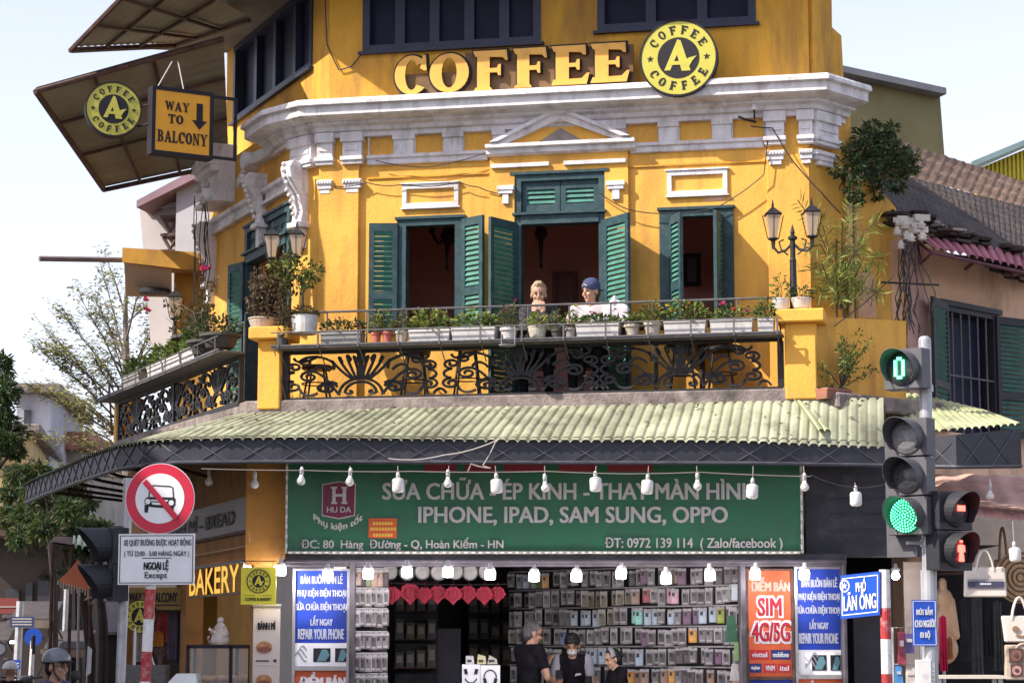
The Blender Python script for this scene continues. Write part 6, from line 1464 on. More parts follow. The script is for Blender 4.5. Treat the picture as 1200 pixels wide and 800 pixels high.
for (x0, x1, Y, lab) in [(106, 97, 31, 'slim bare dark trunk of the tree behind the black signals'), (121, 118, 32, 'thicker dark trunk standing right behind the orange parasol')]:
 b = at(x0, 750, Y); b.z = 0; t = thing('tree_trunk', lab, 'tree', tuple(b)); m = MB(); pt = [b, at(x0, 760, Y), at((x0 + x1) / 2 + 1, 730, Y), at(x1, 700, Y), at(x1 - 2, 640, Y)]; m.tube(pt, [.085, .075, .07, .06, .04], 8); m.tube([pt[3], at(x1 + 14, 650, Y)], [.06, .03], 6); m.build('trunk', mat('dark_bark', (.035, .028, .026), .95, .3, 8, .3), t); m = MB(); crown(m, [(x1 - 4, 625, 12), (x1 + 12, 640, 10)], Y, 22, .13, [0, 1], .8); m.build('crown', [LEAFS['dk'], LEAFS['md']], t, fix=False)
# ------------------------------------------------------------------ PEOPLE
SKIN = dict(fair=mat('skin_fair', (.60, .36, .27), .55, .06, 9, sub=.1), tan=mat('skin_tan', (.42, .24, .16), .55, .06, 9, sub=.1), warm=mat('skin_warm', (.50, .29, .20), .55, .06, 9, sub=.1))
EYE = flat('eye_dark', (.02, .015, .012), .2); LIP = flat('lip', (.34, .15, .12), .5); BROW = flat('brow_brown', (.08, .05, .035), .8)
def person(label, loc, yaw, P, skin, shirt, trousers, hair, scale=1.0, sleeve=.55, long_sleeve=False, hair_fn=None, head_pitch=0, head_yaw=0, extras=None, raglan=None, short_trousers=False):
 """P: joint positions in the body's own axes (left, forward, up); yaw 0 faces the viewer, 90 faces right"""
 a = R_(yaw); f = Vector((math.sin(a), -math.cos(a), 0)); l = Vector((math.cos(a), math.sin(a), 0)); loc = Vector(loc)
 def T(p): return loc + (l * p[0] + f * p[1] + Vector((0, 0, p[2]))) * scale
 root = thing('person', label, 'person', tuple(loc)); J = {k: Vector(v) for k, v in P.items() if isinstance(v, tuple)}
 hc = J['head']
 ha = R_(yaw + head_yaw); hf0 = Vector((math.sin(ha), -math.cos(ha), 0)); hl = Vector((math.cos(ha), math.sin(ha), 0)); hp = R_(head_pitch)
 hf = hf0 * math.cos(hp) - Vector((0, 0, 1)) * math.sin(hp); hu = Vector((0, 0, 1)) * math.cos(hp) + hf0 * math.sin(hp)
 HC = T(hc)
 def Hd(x, y, z): return HC + (hl * x + hf * y + hu * z) * scale
 MH = Matrix((hl, hf, hu)).transposed()
 m = MB(); s_ = scale
 def limb(p, q, r0, r1): m.cap_(T(p), T(q), r0 * s_, r1 * s_, 10)
 # torso
 ch, pe = J['chest'], J['pelvis']; sl, sr = J['sh_l'], J['sh_r']
 MT = Matrix((l, f, Vector((0, 0, 1)))).transposed()
 m.ball(T(ch), (.155 * s_, .105 * s_, .17 * s_), 14, 9, M=MT); m.ball(T(pe), (.155 * s_, .115 * s_, .13 * s_), 14, 9, M=MT); m.ball(T(ch.lerp(pe, .5)), (.135 * s_, .10 * s_, .16 * s_), 14, 9, M=MT)
 limb(sl, sr, .055, .055); limb(J['neck'], ch + Vector((0, 0, .08)), .055, .08); limb(hc + Vector((0, -.01, -.06)), J['neck'], .048, .055)
 m.ball(Hd(0, -.012, .035), (.078 * s_, .097 * s_, .092 * s_), 16, 12, M=MH); m.ball(Hd(0, .012, -.045), (.058 * s_, .072 * s_, .078 * s_), 14, 10, M=MH)
 m.ball(Hd(0, .052, -.096), (.028 * s_, .024 * s_, .022 * s_), 10, 7, M=MH)
 m.cap_(Hd(0, .082, .012), Hd(0, .102, -.026), .009 * s_, .0125 * s_, 8)
 for sd in (-1, 1):
  m.ball(Hd(.078 * sd, -.012, -.012), (.012 * s_, .022 * s_, .034 * s_), 8, 6, M=MH)
  m.ball(Hd(.036 * sd, .066, -.03), (.024 * s_, .018 * s_, .02 * s_), 8, 6, M=MH)
 for sd, S in (('l', 1), ('r', -1)):
  limb(J['sh_' + sd], J['el_' + sd], .047, .038); limb(J['el_' + sd], J['wr_' + sd], .038, .025)
  limb(J['hip_' + sd], J['kn_' + sd], .080, .055); limb(J['kn_' + sd], J['an_' + sd], .054, .034)
  an = J['an_' + sd]; fd = Vector(P.get('foot_dir_' + sd, (0, 1, 0))); limb(an + Vector((0, -.03, -.045)), an + fd * .15 + Vector((0, 0, -.055)), .036, .030)
  # hand: palm, four fingers, thumb
  w_ = J['wr_' + sd]; d = Vector(P.get('hand_' + sd, tuple((w_ - J['el_' + sd]).normalized()))).normalized(); nrm = Vector(P.get('palm_' + sd, (0, 0, -1))); sdv = d.cross(nrm); sdv = sdv.normalized() if sdv.length > .1 else d.orthogonal().normalized(); nrm = sdv.cross(d).normalized()
  if nrm.dot(Vector(P.get('palm_' + sd, (0, 0, -1)))) < 0: nrm = -nrm
  curl = P.get('curl_' + sd, .5); pc = w_ + d * .085
  for k in range(4): x = (k - 1.5) * .019; m.cap_(T(w_ + d * .01 + sdv * x * .6), T(pc + sdv * x), .014 * s_, .012 * s_, 7)
  for k, ln in enumerate((.066, .078, .074, .056)):
   x = (k - 1.5) * .020; p0 = pc + sdv * x; a1 = curl * .8; p1 = p0 + (d * math.cos(a1) + nrm * math.sin(a1)) * ln * .5; a2 = curl * 1.9; p2 = p1 + (d * math.cos(a2) + nrm * math.sin(a2)) * ln * .5
   m.cap_(T(p0), T(p1), .0092 * s_, .0085 * s_, 7); m.cap_(T(p1), T(p2), .0085 * s_, .0072 * s_, 7)
  tb = w_ + d * .03 - sdv * .028 * S; t1 = tb + (d * .6 - sdv * .7 * S + nrm * .3).normalized() * .04; t2 = t1 + (d * .9 - sdv * .1 * S + nrm * .4).normalized() * .034
  m.cap_(T(tb), T(t1), .013 * s_, .011 * s_, 7); m.cap_(T(t1), T(t2), .011 * s_, .009 * s_, 7)
 o = organic(m, .0078 * s_, 2, .5); body = o.build('body', skin, root, smooth=True, fix=False)
 # face
 fm = MB()
 for sd in (-1, 1): fm.ball(Hd(.030 * sd, .078, .004), (.0125 * s_, .007 * s_, .0065 * s_), 8, 6, M=MH)
 fm.build('eyes', EYE, root, smooth=True)
 fm = MB()
 for sd in (-1, 1): fm.tube([Hd(.014 * sd, .087, .022), Hd(.032 * sd, .084, .027), Hd(.048 * sd, .072, .021)], [.004 * s_, .0045 * s_, .003 * s_], 6)
 fm.build('eyebrows', P.get('brow', BROW), root)
 fm = MB(); fm.tube([Hd(-.022, .071, -.067), Hd(0, .082, -.064), Hd(.022, .071, -.067)], [.002 * s_, .0042 * s_, .002 * s_], 6); fm.build('mouth', LIP, root, smooth=True)
 # shirt: torso and sleeves as one fused garment
 def garment(limbs, blobs, vox=.013, sm=4):
  mm = MB()
  for p, q_, r0, r1 in limbs: mm.cap_(T(p), T(q_), r0 * s_, r1 * s_, 10)
  for c, r in blobs: mm.ball(T(c), tuple(x * s_ for x in r), 14, 9, M=MT)
  return organic(mm, vox * s_, sm, .5)
 sl_k = 1.0 if long_sleeve else sleeve
 tor = [(ch, (.172, .125, .185)), (pe + Vector((0, 0, .03)), (.170, .135, .14)), (ch.lerp(pe, .5), (.155, .122, .17)), (sl.lerp(ch, .25), (.075, .072, .06)), (sr.lerp(ch, .25), (.075, .072, .06))]
 g_ = [(sl, sr, .066, .066), (J['neck'] + Vector((0, -.01, -.03)), ch + Vector((0, 0, .08)), .062, .10)]
 slv = []
 for sd in ('l', 'r'):
  if long_sleeve: slv += [(J['sh_' + sd], J['el_' + sd], .064, .052), (J['el_' + sd], J['el_' + sd].lerp(J['wr_' + sd], .9), .052, .038)]
  else: slv += [(J['sh_' + sd], J['sh_' + sd].lerp(J['el_' + sd], sl_k), .066, .060)]
 if raglan is None: garment(g_ + slv, tor).build('shirt', shirt, root, smooth=True, fix=False)
 else:
  garment(g_, tor).build('shirt', shirt, root, smooth=True, fix=False)
  for k in (0, 1):
   mm = slv[k] if not long_sleeve else None
   p, q_, r0, r1 = slv[k]; c0 = ch.lerp(p, .72) + Vector((0, 0, .03)); garment([(c0, p, .060, .068), (p, q_, .070, .064)], []).build('sleeve', raglan, root, smooth=True, fix=False)
 tl = []
 for sd in ('l', 'r'):
  kn, an, hp_ = J['kn_' + sd], J['an_' + sd], J['hip_' + sd]
  tl += [(pe, hp_, .12, .10), (hp_, kn, .098, .070)]
  if not short_trousers: tl += [(kn, kn.lerp(an, .93), .068, .05)]
 garment(tl, [(pe, (.168, .13, .12))], .014).build('trousers', trousers, root, smooth=True, fix=False)
 sm_ = MB()
 for sd in ('l', 'r'):
  an = J['an_' + sd]; fd = Vector(P.get('foot_dir_' + sd, (0, 1, 0))); sm_ = MB(); sm_.cap_(T(an + Vector((0, -.04, -.05))), T(an + fd * .16 + Vector((0, 0, -.06))), .042 * s_, .036 * s_, 10); sm_.build('shoe', SIGNB, root, smooth=True)
 # hair
 if hair:
  hm = MB(); kind, hmat = hair
  if kind == 'short': hm.ball(Hd(0, -.024, .048), (.084 * s_, .098 * s_, .092 * s_), 16, 10, M=MH); hm.ball(Hd(0, -.055, -.005), (.076 * s_, .062 * s_, .085 * s_), 14, 9, M=MH)
  if kind == 'crop':
   hm.ball(Hd(0, -.022, .052), (.083 * s_, .096 * s_, .090 * s_), 16, 10, M=MH); hm.ball(Hd(0, .02, .105), (.055 * s_, .06 * s_, .045 * s_), 12, 8, M=MH); hm.ball(Hd(0, -.06, .01), (.072 * s_, .055 * s_, .07 * s_), 12, 8, M=MH)
  if kind == 'full':
   hm.ball(Hd(0, -.02, .055), (.092 * s_, .104 * s_, .094 * s_), 16, 10, M=MH); hm.ball(Hd(0, .045, .078), (.068 * s_, .045 * s_, .035 * s_), 12, 8, M=MH); hm.ball(Hd(0, -.055, -.0), (.084 * s_, .066 * s_, .09 * s_), 14, 9, M=MH)
  if kind == 'bun':
   hm.ball(Hd(0, -.024, .045), (.086 * s_, .10 * s_, .092 * s_), 16, 10, M=MH); hm.ball(Hd(0, -.06, -.01), (.080 * s_, .062 * s_, .085 * s_), 14, 9, M=MH); hm.ball(Hd(0, -.125, .015), (.045 * s_, .045 * s_, .045 * s_), 12, 8, M=MH)
  ho = organic(hm, .008 * s_, 2, .5)
  for v_ in ho.v:
   dd = rv(.005); v_ += dd
  ho.build('hair', hmat, root, smooth=True, fix=False)
 if extras: extras(root, T, Hd, MH, s_)
 return root
def stand(**k):
 P = dict(pelvis=(0, 0, .96), chest=(0, .0, 1.28), neck=(0, 0, 1.46), head=(0, .02, 1.60), sh_l=(.17, 0, 1.42), sh_r=(-.17, 0, 1.42), el_l=(.23, .0, 1.14), el_r=(-.23, 0, 1.14), wr_l=(.24, .06, .90), wr_r=(-.24, .06, .90),
             hip_l=(.09, 0, .92), hip_r=(-.09, 0, .92), kn_l=(.10, .02, .50), kn_r=(-.10, .02, .50), an_l=(.11, -.02, .09), an_r=(-.11, -.02, .09))
 P.update(k); return P
def sit(h, **k):
 """seated on a stool of height h"""
 P = dict(pelvis=(0, 0, h + .10), chest=(0, .03, h + .42), neck=(0, .04, h + .60), head=(0, .06, h + .745), sh_l=(.165, .03, h + .56), sh_r=(-.165, .03, h + .56), el_l=(.23, .14, h + .32), el_r=(-.23, .14, h + .32), wr_l=(.10, .32, h + .33), wr_r=(-.10, .32, h + .33),
             hip_l=(.09, .02, h + .07), hip_r=(-.09, .02, h + .07), kn_l=(.13, .42, h + .06), kn_r=(-.13, .42, h + .06), an_l=(.13, .36, h - .36), an_r=(-.13, .36, h - .36))
 P.update(k); return P
HBLACK = mat('hair_black', (.018, .015, .014), .6, .5, 60); HBLOND = mat('hair_blond', (.40, .30, .18), .7, .5, 60); HGREY = flat('hair_grey', (.22, .21, .21), .6, .3)
CLBLK = mat('cloth_black', (.012, .011, .014), .95, .35, 10, .2, spec=.06); CLGRY = mat('cloth_grey', (.30, .29, .32), .9, .12, 10, .1); CLWHT = mat('cloth_white', (.46, .42, .43), .9, .1, 10, .1); CLDK = mat('cloth_dark_pattern', (.055, .05, .055), .9, .8, 40, spec=.1); CLPUR = mat('cloth_purple', (.075, .055, .14), .9, .15, 8, .1); JEAN = mat('denim', (.04, .06, .12), .9, .2, 20)
PHN = flat('phone_black', (.02, .02, .024), .25)
def phone(root, T, at_, A=20):
 pass
HS = .60
# --- two people at the balcony rail; seat height chosen so that their heads reach the picture height
zA = F.Z(344, 631, .42); zB = F.Z(341.5, 691, .42)
hA = (zA - zb) - .745 * .98; hB = (zB - zb) - .745
def seat_thing(u, v, h, label):
 b = F.W(u, v, zb); t = thing('bar_stool', label, 'stool', tuple(b), 'bar stools on the balcony'); m = MB(); m.lathe(b, [(.15, h - .05), (.17, h - .04), (.17, h - .012), (.15, h)], 18); m.build('seat', IRON, t)
 for k in range(4): ca, sa = math.cos(k * math.pi / 2 + .7), math.sin(k * math.pi / 2 + .7); m = MB(); m.tube([b + Vector((ca * .11, sa * .11, h - .05)), b + Vector((ca * .19, sa * .19, 0))], .012, 6); m.build('leg', IRON, t)
 m = MB(); n = 16; m.tube([b + Vector((math.cos(2 * math.pi * k / n) * .165, math.sin(2 * math.pi * k / n) * .165, .22)) for k in range(n + 1)], .008, 5); m.build('footrest', IRON, t)
uA = F.U(631, 350, .42); uB = F.U(692, 350, .42)
seat_thing(uA, .36, hA - .02, 'bar stool under the blond person on the balcony'); seat_thing(uB, .36, hB - .02, 'bar stool under the person in the backwards cap')
person('seated person with short blond hair resting chin on both hands', F.W(uA, .36, zb), -12 + 6,
       sit(hA, head=(-.0, .11, hA + .735), neck=(0, .07, hA + .60), el_l=(.17, .26, hA + .34), el_r=(-.15, .26, hA + .34), wr_l=(.055, .21, hA + .53), wr_r=(-.04, .21, hA + .53), hand_l=(-.12, .0, 1), hand_r=(.12, .0, 1), palm_l=(-.3, -1, 0), palm_r=(.3, -1, 0), curl_l=.7, curl_r=.7),
       SKIN['warm'], CLDK, CLBLK, ('crop', HBLOND), .98, long_sleeve=True, head_yaw=4, head_pitch=8)
def capx(root, T, Hd, MH, s_):
 m = MB(); m.ball(Hd(0, -.018, .058), (.092 * s_, .106 * s_, .09 * s_), 18, 12, M=MH); m.ball(Hd(0, -.02, .03), (.090 * s_, .104 * s_, .05 * s_), 16, 8, M=MH); o = organic(m, .008, 2)
 hu_ = MH.col[2]; o.build('cap', mat('cap_navy', (.05, .065, .14), .9, .35, 25), root, smooth=True, fix=False)
 m = MB(); m.ball(Hd(0, -.135, .01), (.06 * s_, .05 * s_, .010 * s_), 12, 6, M=MH); m.build('cap_peak', MATS['cap_navy'], root, smooth=True)
 m = MB(); m.tube([Hd(-.035, .084, .055), Hd(0, .090, .075), Hd(.035, .084, .055)], .006 * s_, 6); m.build('cap_strap', flat('cap_strap_pale', (.5, .45, .42)), root)
person('seated person in a pale tee and backwards blue cap looking left', F.W(uB, .36, zb), -12,
       sit(hB, el_l=(.24, .16, hB + .33), el_r=(-.23, .18, hB + .33), wr_l=(.08, .33, hB + .36), wr_r=(-.10, .34, hB + .36)),
       SKIN['warm'], CLWHT, CLBLK, ('short', flat('hair_brown', (.06, .04, .03), .6, .3)), 1.0, head_yaw=-34, head_pitch=6, extras=capx)
# --- three people in the shop
def at_floor(px, Y): p = at(px, 750, Y); return Vector((p.x, Y, .14))
hz = lambda py, Y: at(620, py, Y).z - .14
YS = 23.0; s1 = hz(741, YS) / 1.60
def glasses(root, T, Hd, MH, s_):
 for sd in (-1, 1):
  m = MB(); n = 12; m.tube([Hd(.033 * sd + .023 * math.cos(2 * math.pi * k / n), .094, .004 + .016 * math.sin(2 * math.pi * k / n)) for k in range(n + 1)], .0025 * s_, 5); m.tube([Hd(.056 * sd, .09, .008), Hd(.08 * sd, -.01, .008)], .0025 * s_, 5); m.build('spectacles', SIGNB, root)
def held_phone(p, name='phone', lab='dark mobile phone held by the person on the left in the shop'):
 m = MB(); m.bx((0, 0, 0), (.072, .15, .009), 0)
 M = Matrix.Rotation(R_(35), 3, 'X'); m.v = [Vector(p) + M @ v for v in m.v]; o = m.build(name, PHN, bevel=.002); tag(o, lab, 'phone'); return o
P1 = stand(head=(0, .06, 1.59), neck=(0, .02, 1.46), el_l=(.22, .10, 1.15), wr_l=(.08, .30, 1.24), el_r=(-.24, .06, 1.13), wr_r=(-.02, .33, 1.06), hand_l=(-.1, .4, .9), palm_l=(0, 1, 0), curl_l=.3, hand_r=(.2, .9, .1), palm_r=(0, 0, 1), curl_r=.9)
person('grey haired man in a black tee with glasses seen from behind', at_floor(620, YS), 128, P1, SKIN['tan'], CLBLK, JEAN, ('short', flat('hair_saltpepper', (.10, .095, .095), .7, .5)), s1, head_pitch=14, head_yaw=-22, extras=glasses)
q = at(655, 790, 22.75); held_phone(q)
YS2 = 23.3; s2 = hz(754, YS2) / 1.60
def mask(root, T, Hd, MH, s_):
 m = MB(); m.ball(Hd(0, .030, -.055), (.062 * s_, .073 * s_, .047 * s_), 14, 9, M=MH); m.ball(Hd(0, .08, -.035), (.024 * s_, .03 * s_, .03 * s_), 10, 7, M=MH); organic(m, .008, 3).build('face_mask', mat('mask_white', (.62, .60, .62), .8, .05), root, smooth=True, fix=False)
 m = MB(); q = T((.07, .135, 1.23)); fr = Frame((q.x, q.y), 2); m.mesh([fr.W(-.035, .02, q.z), fr.W(.035, .02, q.z + .015), fr.W(.03, .02, q.z + .03), fr.W(-.02, .02, q.z + .03)], [(0, 1, 2, 3)]); m.build('chest_mark', CLWHT, root, fix=False)
P2 = stand(head=(0, .07, 1.58), neck=(0, .03, 1.46), el_l=(.24, .05, 1.13), wr_l=(.05, .24, 1.05), el_r=(-.24, .05, 1.13), wr_r=(-.06, .26, 1.06), hand_l=(-.7, .6, .2), hand_r=(.7, .6, .2), palm_l=(0, 0, 1), palm_r=(0, 0, 1), curl_l=.8, curl_r=.8)
person('man in a white face mask and black top with grey sleeves', at_floor(671, YS2), -6, P2, SKIN['tan'], CLBLK, JEAN, ('full', HBLACK), s2, head_pitch=22, extras=mask, raglan=CLGRY)
YS3 = 22.9; s3 = hz(769, YS3) / 1.60
def headband(root, T, Hd, MH, s_):
 m = MB(); n = 20
 for k in range(n):
  a0, a1 = [math.pi * (.02 + .96 * x / n) for x in (k, k + 1)]
  def bp(a, r, y): return Hd(.09 * r * math.cos(a), .012 + y - .02 * math.sin(a), .03 + .112 * r * math.sin(a))
  m.hull8([bp(a0, 1.02, -.03), bp(a0, 1.02, .03), bp(a0, .9, .03), bp(a0, .9, -.03)], [bp(a1, 1.02, -.03), bp(a1, 1.02, .03), bp(a1, .9, .03), bp(a1, .9, -.03)])
 m.build('headband', CLGRY, root, smooth=True)
P3 = stand(head=(0, .08, 1.57), neck=(0, .03, 1.46), el_l=(.22, .08, 1.14), wr_l=(.10, .31, 1.10), el_r=(-.22, .08, 1.14), wr_r=(-.10, .31, 1.10), hand_l=(-.3, .9, .1), hand_r=(.3, .9, .1), palm_l=(0, 0, 1), palm_r=(0, 0, 1), curl_l=.8, curl_r=.8)
person('woman in a black top with grey headband and hair bun facing left', at_floor(724, YS3), -72, P3, SKIN['warm'], CLBLK, CLBLK, ('bun', HBLACK), s3, head_pitch=18, head_yaw=6, extras=headband)
q = at(690, 797, 22.85); held_phone(q, 'phone', 'dark mobile phone held by the woman with the headband in the shop')
# --- riders on the left street
def helmet(col_):
 def fn(root, T, Hd, MH, s_):
  m = MB(); m.ball(Hd(0, -.015, .05), (.115 * s_, .132 * s_, .115 * s_), 20, 12, M=MH); 
  keep = [i for i, f in enumerate(m.f)]
  hu_ = MH.col[2]; c0 = Hd(0, -.015, .035)
  for v_ in m.v:
   d = (v_ - c0).dot(hu_)
   if d < 0: v_ -= hu_ * d
  m.build('helmet', mat('helmet_' + col_[0], col_[1], .3, .08, 5), root, smooth=True)
  m = MB(); m.ball(Hd(0, .075, .042), (.09 * s_, .075 * s_, .012 * s_), 14, 6, M=MH); m.build('helmet_peak', SIGNB, root, smooth=True)
  m = MB()
  for sd in (-1, 1): m.tube([Hd(.088 * sd, .02, .04), Hd(.078 * sd, .028, -.05), Hd(.02 * sd, .05, -.122)], .006 * s_, 5)
  m.build('chin_strap', SIGNB, root)
 return fn
def scooter(label, loc, yaw, color, white_mirror=False):
 a = R_(yaw); f = Vector((math.sin(a), -math.cos(a), 0)); l = Vector((math.cos(a), math.sin(a), 0)); loc = Vector(loc)
 T = lambda x, y, z: loc + l * x + f * y + Vector((0, 0, z))
 t = thing('motor_scooter', label, 'scooter', tuple(loc)); bodym = mat('scooter_' + label[:6], color, .3, .1, 5)
 M3 = Matrix((l, f, Vector((0, 0, 1)))).transposed(); m = MB()
 m.ball(T(0, -.38, .58), (.16, .42, .17), 14, 9, M=M3); m.ball(T(0, .50, .60), (.17, .07, .33), 14, 9, M=M3); m.cap_(T(0, -.1, .34), T(0, .42, .34), .10, .09, 10); m.cap_(T(0, .44, .35), T(0, .52, .9), .08, .06, 10); m.ball(T(0, .52, .99), (.15, .12, .09), 12, 8, M=M3); organic(m, .018, 3).build('body', bodym, t, smooth=True, fix=False)
 m = MB(); m.ball(T(0, -.35, .77), (.14, .40, .06), 14, 8, M=M3); m.build('seat', SIGNB, t, smooth=True)
 for y in (.68, -.62):
  m = MB(); n = 24; m.tube([T(0, y + .20 * math.cos(2 * math.pi * k / n), .25 + .20 * math.sin(2 * math.pi * k / n)) for k in range(n + 1)], .05, 8); w_ = m.build('wheel', SIGNB, t); m = MB(); m.tube([T(-.04, y, .25), T(.04, y, .25)], .13, 16); m.build('rim', STEEL, w_)
 m = MB(); m.tube([T(0, .52, .95), T(0, .68, .25)], .03, 8); m.build('fork', STEEL, t)
 m = MB(); m.tube([T(-.34, .40, 1.06), T(-.12, .52, 1.04), T(.12, .52, 1.04), T(.34, .40, 1.06)], .016, 8); m.build('handlebar', SIGNB, t)
 for sd in (-1, 1):
  m = MB(); m.tube([T(.22 * sd, .48, 1.05), T(.30 * sd, .52, 1.26)], .007, 5); m.ball(T(.31 * sd, .52, 1.30), (.065, .02, .045), 12, 7, M=M3); m.build('mirror', SIGNW if white_mirror else SIGNB, t, smooth=True)
 m = MB(); m.ball(T(0, .62, 1.0), (.07, .04, .05), 12, 7, M=M3); m.build('headlight', SIGNW, t, smooth=True)
 return t
YR = 19.6; zh = at(64, 781, YR).z; hS = zh - .745
loc = Vector((at(60, 780, YR).x, YR, .004))
def rider_pose(h): return sit(h, head=(0, .07, h + .745), chest=(0, .04, h + .42), el_l=(.24, .22, h + .36), el_r=(-.24, .22, h + .36), wr_l=(.30, .42, h + .36), wr_r=(-.30, .42, h + .36), curl_l=1.1, curl_r=1.1, kn_l=(.15, .40, h - .02), kn_r=(-.15, .40, h - .02), an_l=(.14, .34, h - .36), an_r=(-.14, .34, h - .36))
def rider_ex(root, T, Hd, MH, s_): helmet(('grey', (.16, .17, .19)))(root, T, Hd, MH, s_); glasses(root, T, Hd, MH, s_)
person('scooter rider in a purple tee, grey helmet and glasses at the lower left', loc, 62, rider_pose(hS), SKIN['tan'], CLPUR, JEAN, ('short', HBLACK), 1.0, extras=rider_ex)
scooter('dark blue scooter under the rider in the purple tee', loc + Vector((0, 0, -(.78 - hS) * 0)), 62, (.03, .05, .14))
YR = 33; zh = at(10, 787, YR).z; loc = Vector((at(10, 787, YR).x, YR, .004))
person('distant scooter rider in a white helmet and dark jacket at the left edge', loc, 165, rider_pose(zh - .745), SKIN['tan'], CLBLK, JEAN, None, 1.0, long_sleeve=True, extras=helmet(('white', (.55, .55, .56))))
scooter('distant dark scooter under the rider in the white helmet', loc, 165, (.04, .04, .045))
# ------------------------------------------------------------------ BULBS
BUNL = mat('bulb_white', (.66, .64, .62), .25, .04, 5); BLIT = mat('bulb_lit', (.9, .88, .9), .4, 0, emit=(1.0, .96, 1.0), estr=9.0); SOCK = mat('socket_grey', (.55, .53, .53), .5, .1, 8)
WIRE = flat('wire_dark', (.03, .028, .03), .6); WIREP = flat('wire_pale', (.42, .36, .33), .6)
def bulb(px, py, Y, kind, lit, label, ztop_=None, energy=7.0):
 c = at(px, py, Y); t = thing('hanging_bulb', label, 'light bulb', tuple(c), 'lit bulbs over the shop fronts' if lit else 'white bulbs hanging under the awning edge')
 m = MB()
 if kind == 'barrel': m.lathe(c, [(.02, .07), (.05, .06), (.058, .045), (.058, -.05), (.05, -.068), (.02, -.075), (.003, -.076)], 16, 0)
 elif kind == 'lit': m.lathe(c, [(.045, .035), (.052, .02), (.052, -.045), (.044, -.056), (.003, -.06)], 16, 0)
 else: m.lathe(c, [(.018, .05), (.022, .03), (.04, .0), (.042, -.018), (.034, -.038), (.015, -.05), (.003, -.052)], 14, 0)
 m.build('glass', BLIT if lit else BUNL, t, smooth=True)
 m = MB()
 if lit: m.lathe(c, [(.045, .036), (.046, .06), (.02, .075), (.018, .11)], 14, 0)
 else: m.lathe(c, [(.018, .05 if kind == 'pear' else .07), (.02, .10), (.012, .125)], 10, 0)
 m.build('socket', SOCK, t, smooth=True)
 z1_ = ztop_ if ztop_ else c.z + .2
 m = MB(); m.tube([c + Vector((0, 0, .1)), Vector((c.x + random.uniform(-.01, .01), c.y, z1_))], .005, 4); m.build('cord', WIRE if lit else WIREP, t)
 t.rotation_euler = (0, random.uniform(-.07, .07), 0)
 if lit and energy:
  l_ = bpy.data.lights.new('bulb_light', 'POINT'); l_.energy = energy; l_.shadow_soft_size = .06; l_.color = (1, .95, .97)
  o = bpy.data.objects.new('bulb_light', l_); col.objects.link(o); o.parent = t; o.location = (0, -.0, -.13)
 return t
zpipe = ZE - .285
upper = [(353, 562, 'pear', 'above the left end of the green sign'), (410, 563, 'pear', 'in front of the maroon shield emblem'), (466.5, 568, 'barrel', 'over the first letters of the green sign'), (525, 565, 'pear', 'over the word CHỮA'), (582, 569, 'barrel', 'over ÉP on the green sign'), (639, 570, 'pear', 'over KÍNH on the green sign'), (698, 567, 'barrel', 'over THAY on the green sign'), (758.5, 570, 'barrel', 'just before MÀN on the green sign'), (817.5, 568, 'pear', 'between MÀN and HÌNH on the green sign'), (881.5, 575, 'barrel', 'over the last letter of HÌNH'), (943, 569, 'pear', 'at the right end of the green sign')]
for x, y, k, d in upper: bulb(x, y, 21.35, k, False, ('stubby' if k == 'barrel' else 'small pear shaped') + ' white bulb hanging ' + d, zpipe)
bulb(1003, 584, 21.5, 'barrel', False, 'stubby white bulb on a sagging wire right of the green sign', zpipe - .15)
bulb(245, 563, 22.4, 'pear', False, 'pear shaped white bulb right of the no cars sign', zpipe); bulb(298.5, 566, 21.8, 'pear', False, 'pear shaped white bulb left of the green sign above the bread panel', zpipe)
bulb(279, 574, 23.4, 'pear', False, 'dim bulb just above the end of the bread panel', zpipe + .1); bulb(263, 582, 24.4, 'pear', False, 'dim bulb over the D of the bread panel', zpipe + .1); bulb(247, 592, 25.5, 'pear', False, 'dim bulb over the B of the bread panel', zpipe + .1)
bulb(1160, 580, 22.2, 'pear', False, 'pear shaped bulb under the faded canopy at the far right', at(1160, 548, 22.2).z); bulb(1189.5, 649, 22.0, 'barrel', False, 'big stubby bulb hanging among the bags at the far right', at(1190, 598, 22).z)
lower = [(384, 673, 'in front of the left blue poster'), (431.5, 671, 'over the left rack of packets'), (477, 669, 'over the red hanging decorations, left end'), (525, 669, 'over the middle of the red decorations'), (574.5, 672, 'at the right end of the red decorations'), (626, 674, 'over the grey haired man in the shop'), (675.5, 674, 'over the man in the face mask'), (728, 671, 'over the woman with the headband'), (780.5, 677, 'over the middle of the phone case wall'), (832, 673, 'over the right part of the phone case wall'), (885, 672, 'at the top left of the orange SIM poster'), (942.5, 672, 'in front of the right blue poster')]
zb2 = G.Z(660)
for k, (x, y, d) in enumerate(lower): bulb(x, y, 21.85, 'lit', True, 'lit white bulb ' + d, zb2, 3.2)
bulb(1049.5, 673, 22.3, 'pear', True, 'lit round bulb in the dark passage right of the street name plate', at(1050, 652, 22.3).z, 2.5)
for k, (x, y, Y, d) in enumerate([(329, 667, 22.0, 'at the right of the yellow square flag'), (317, 664, 22.6, 'second from the right above the yellow flag'), (305, 663, 23.2, 'middle one above the yellow flag'), (291, 664, 23.8, 'at the left above the yellow flag')]): bulb(x, y, Y, 'lit', True, 'lit white bulb ' + d, at(x, 648, Y).z, 5.0 if k in (0, 3) else 0)
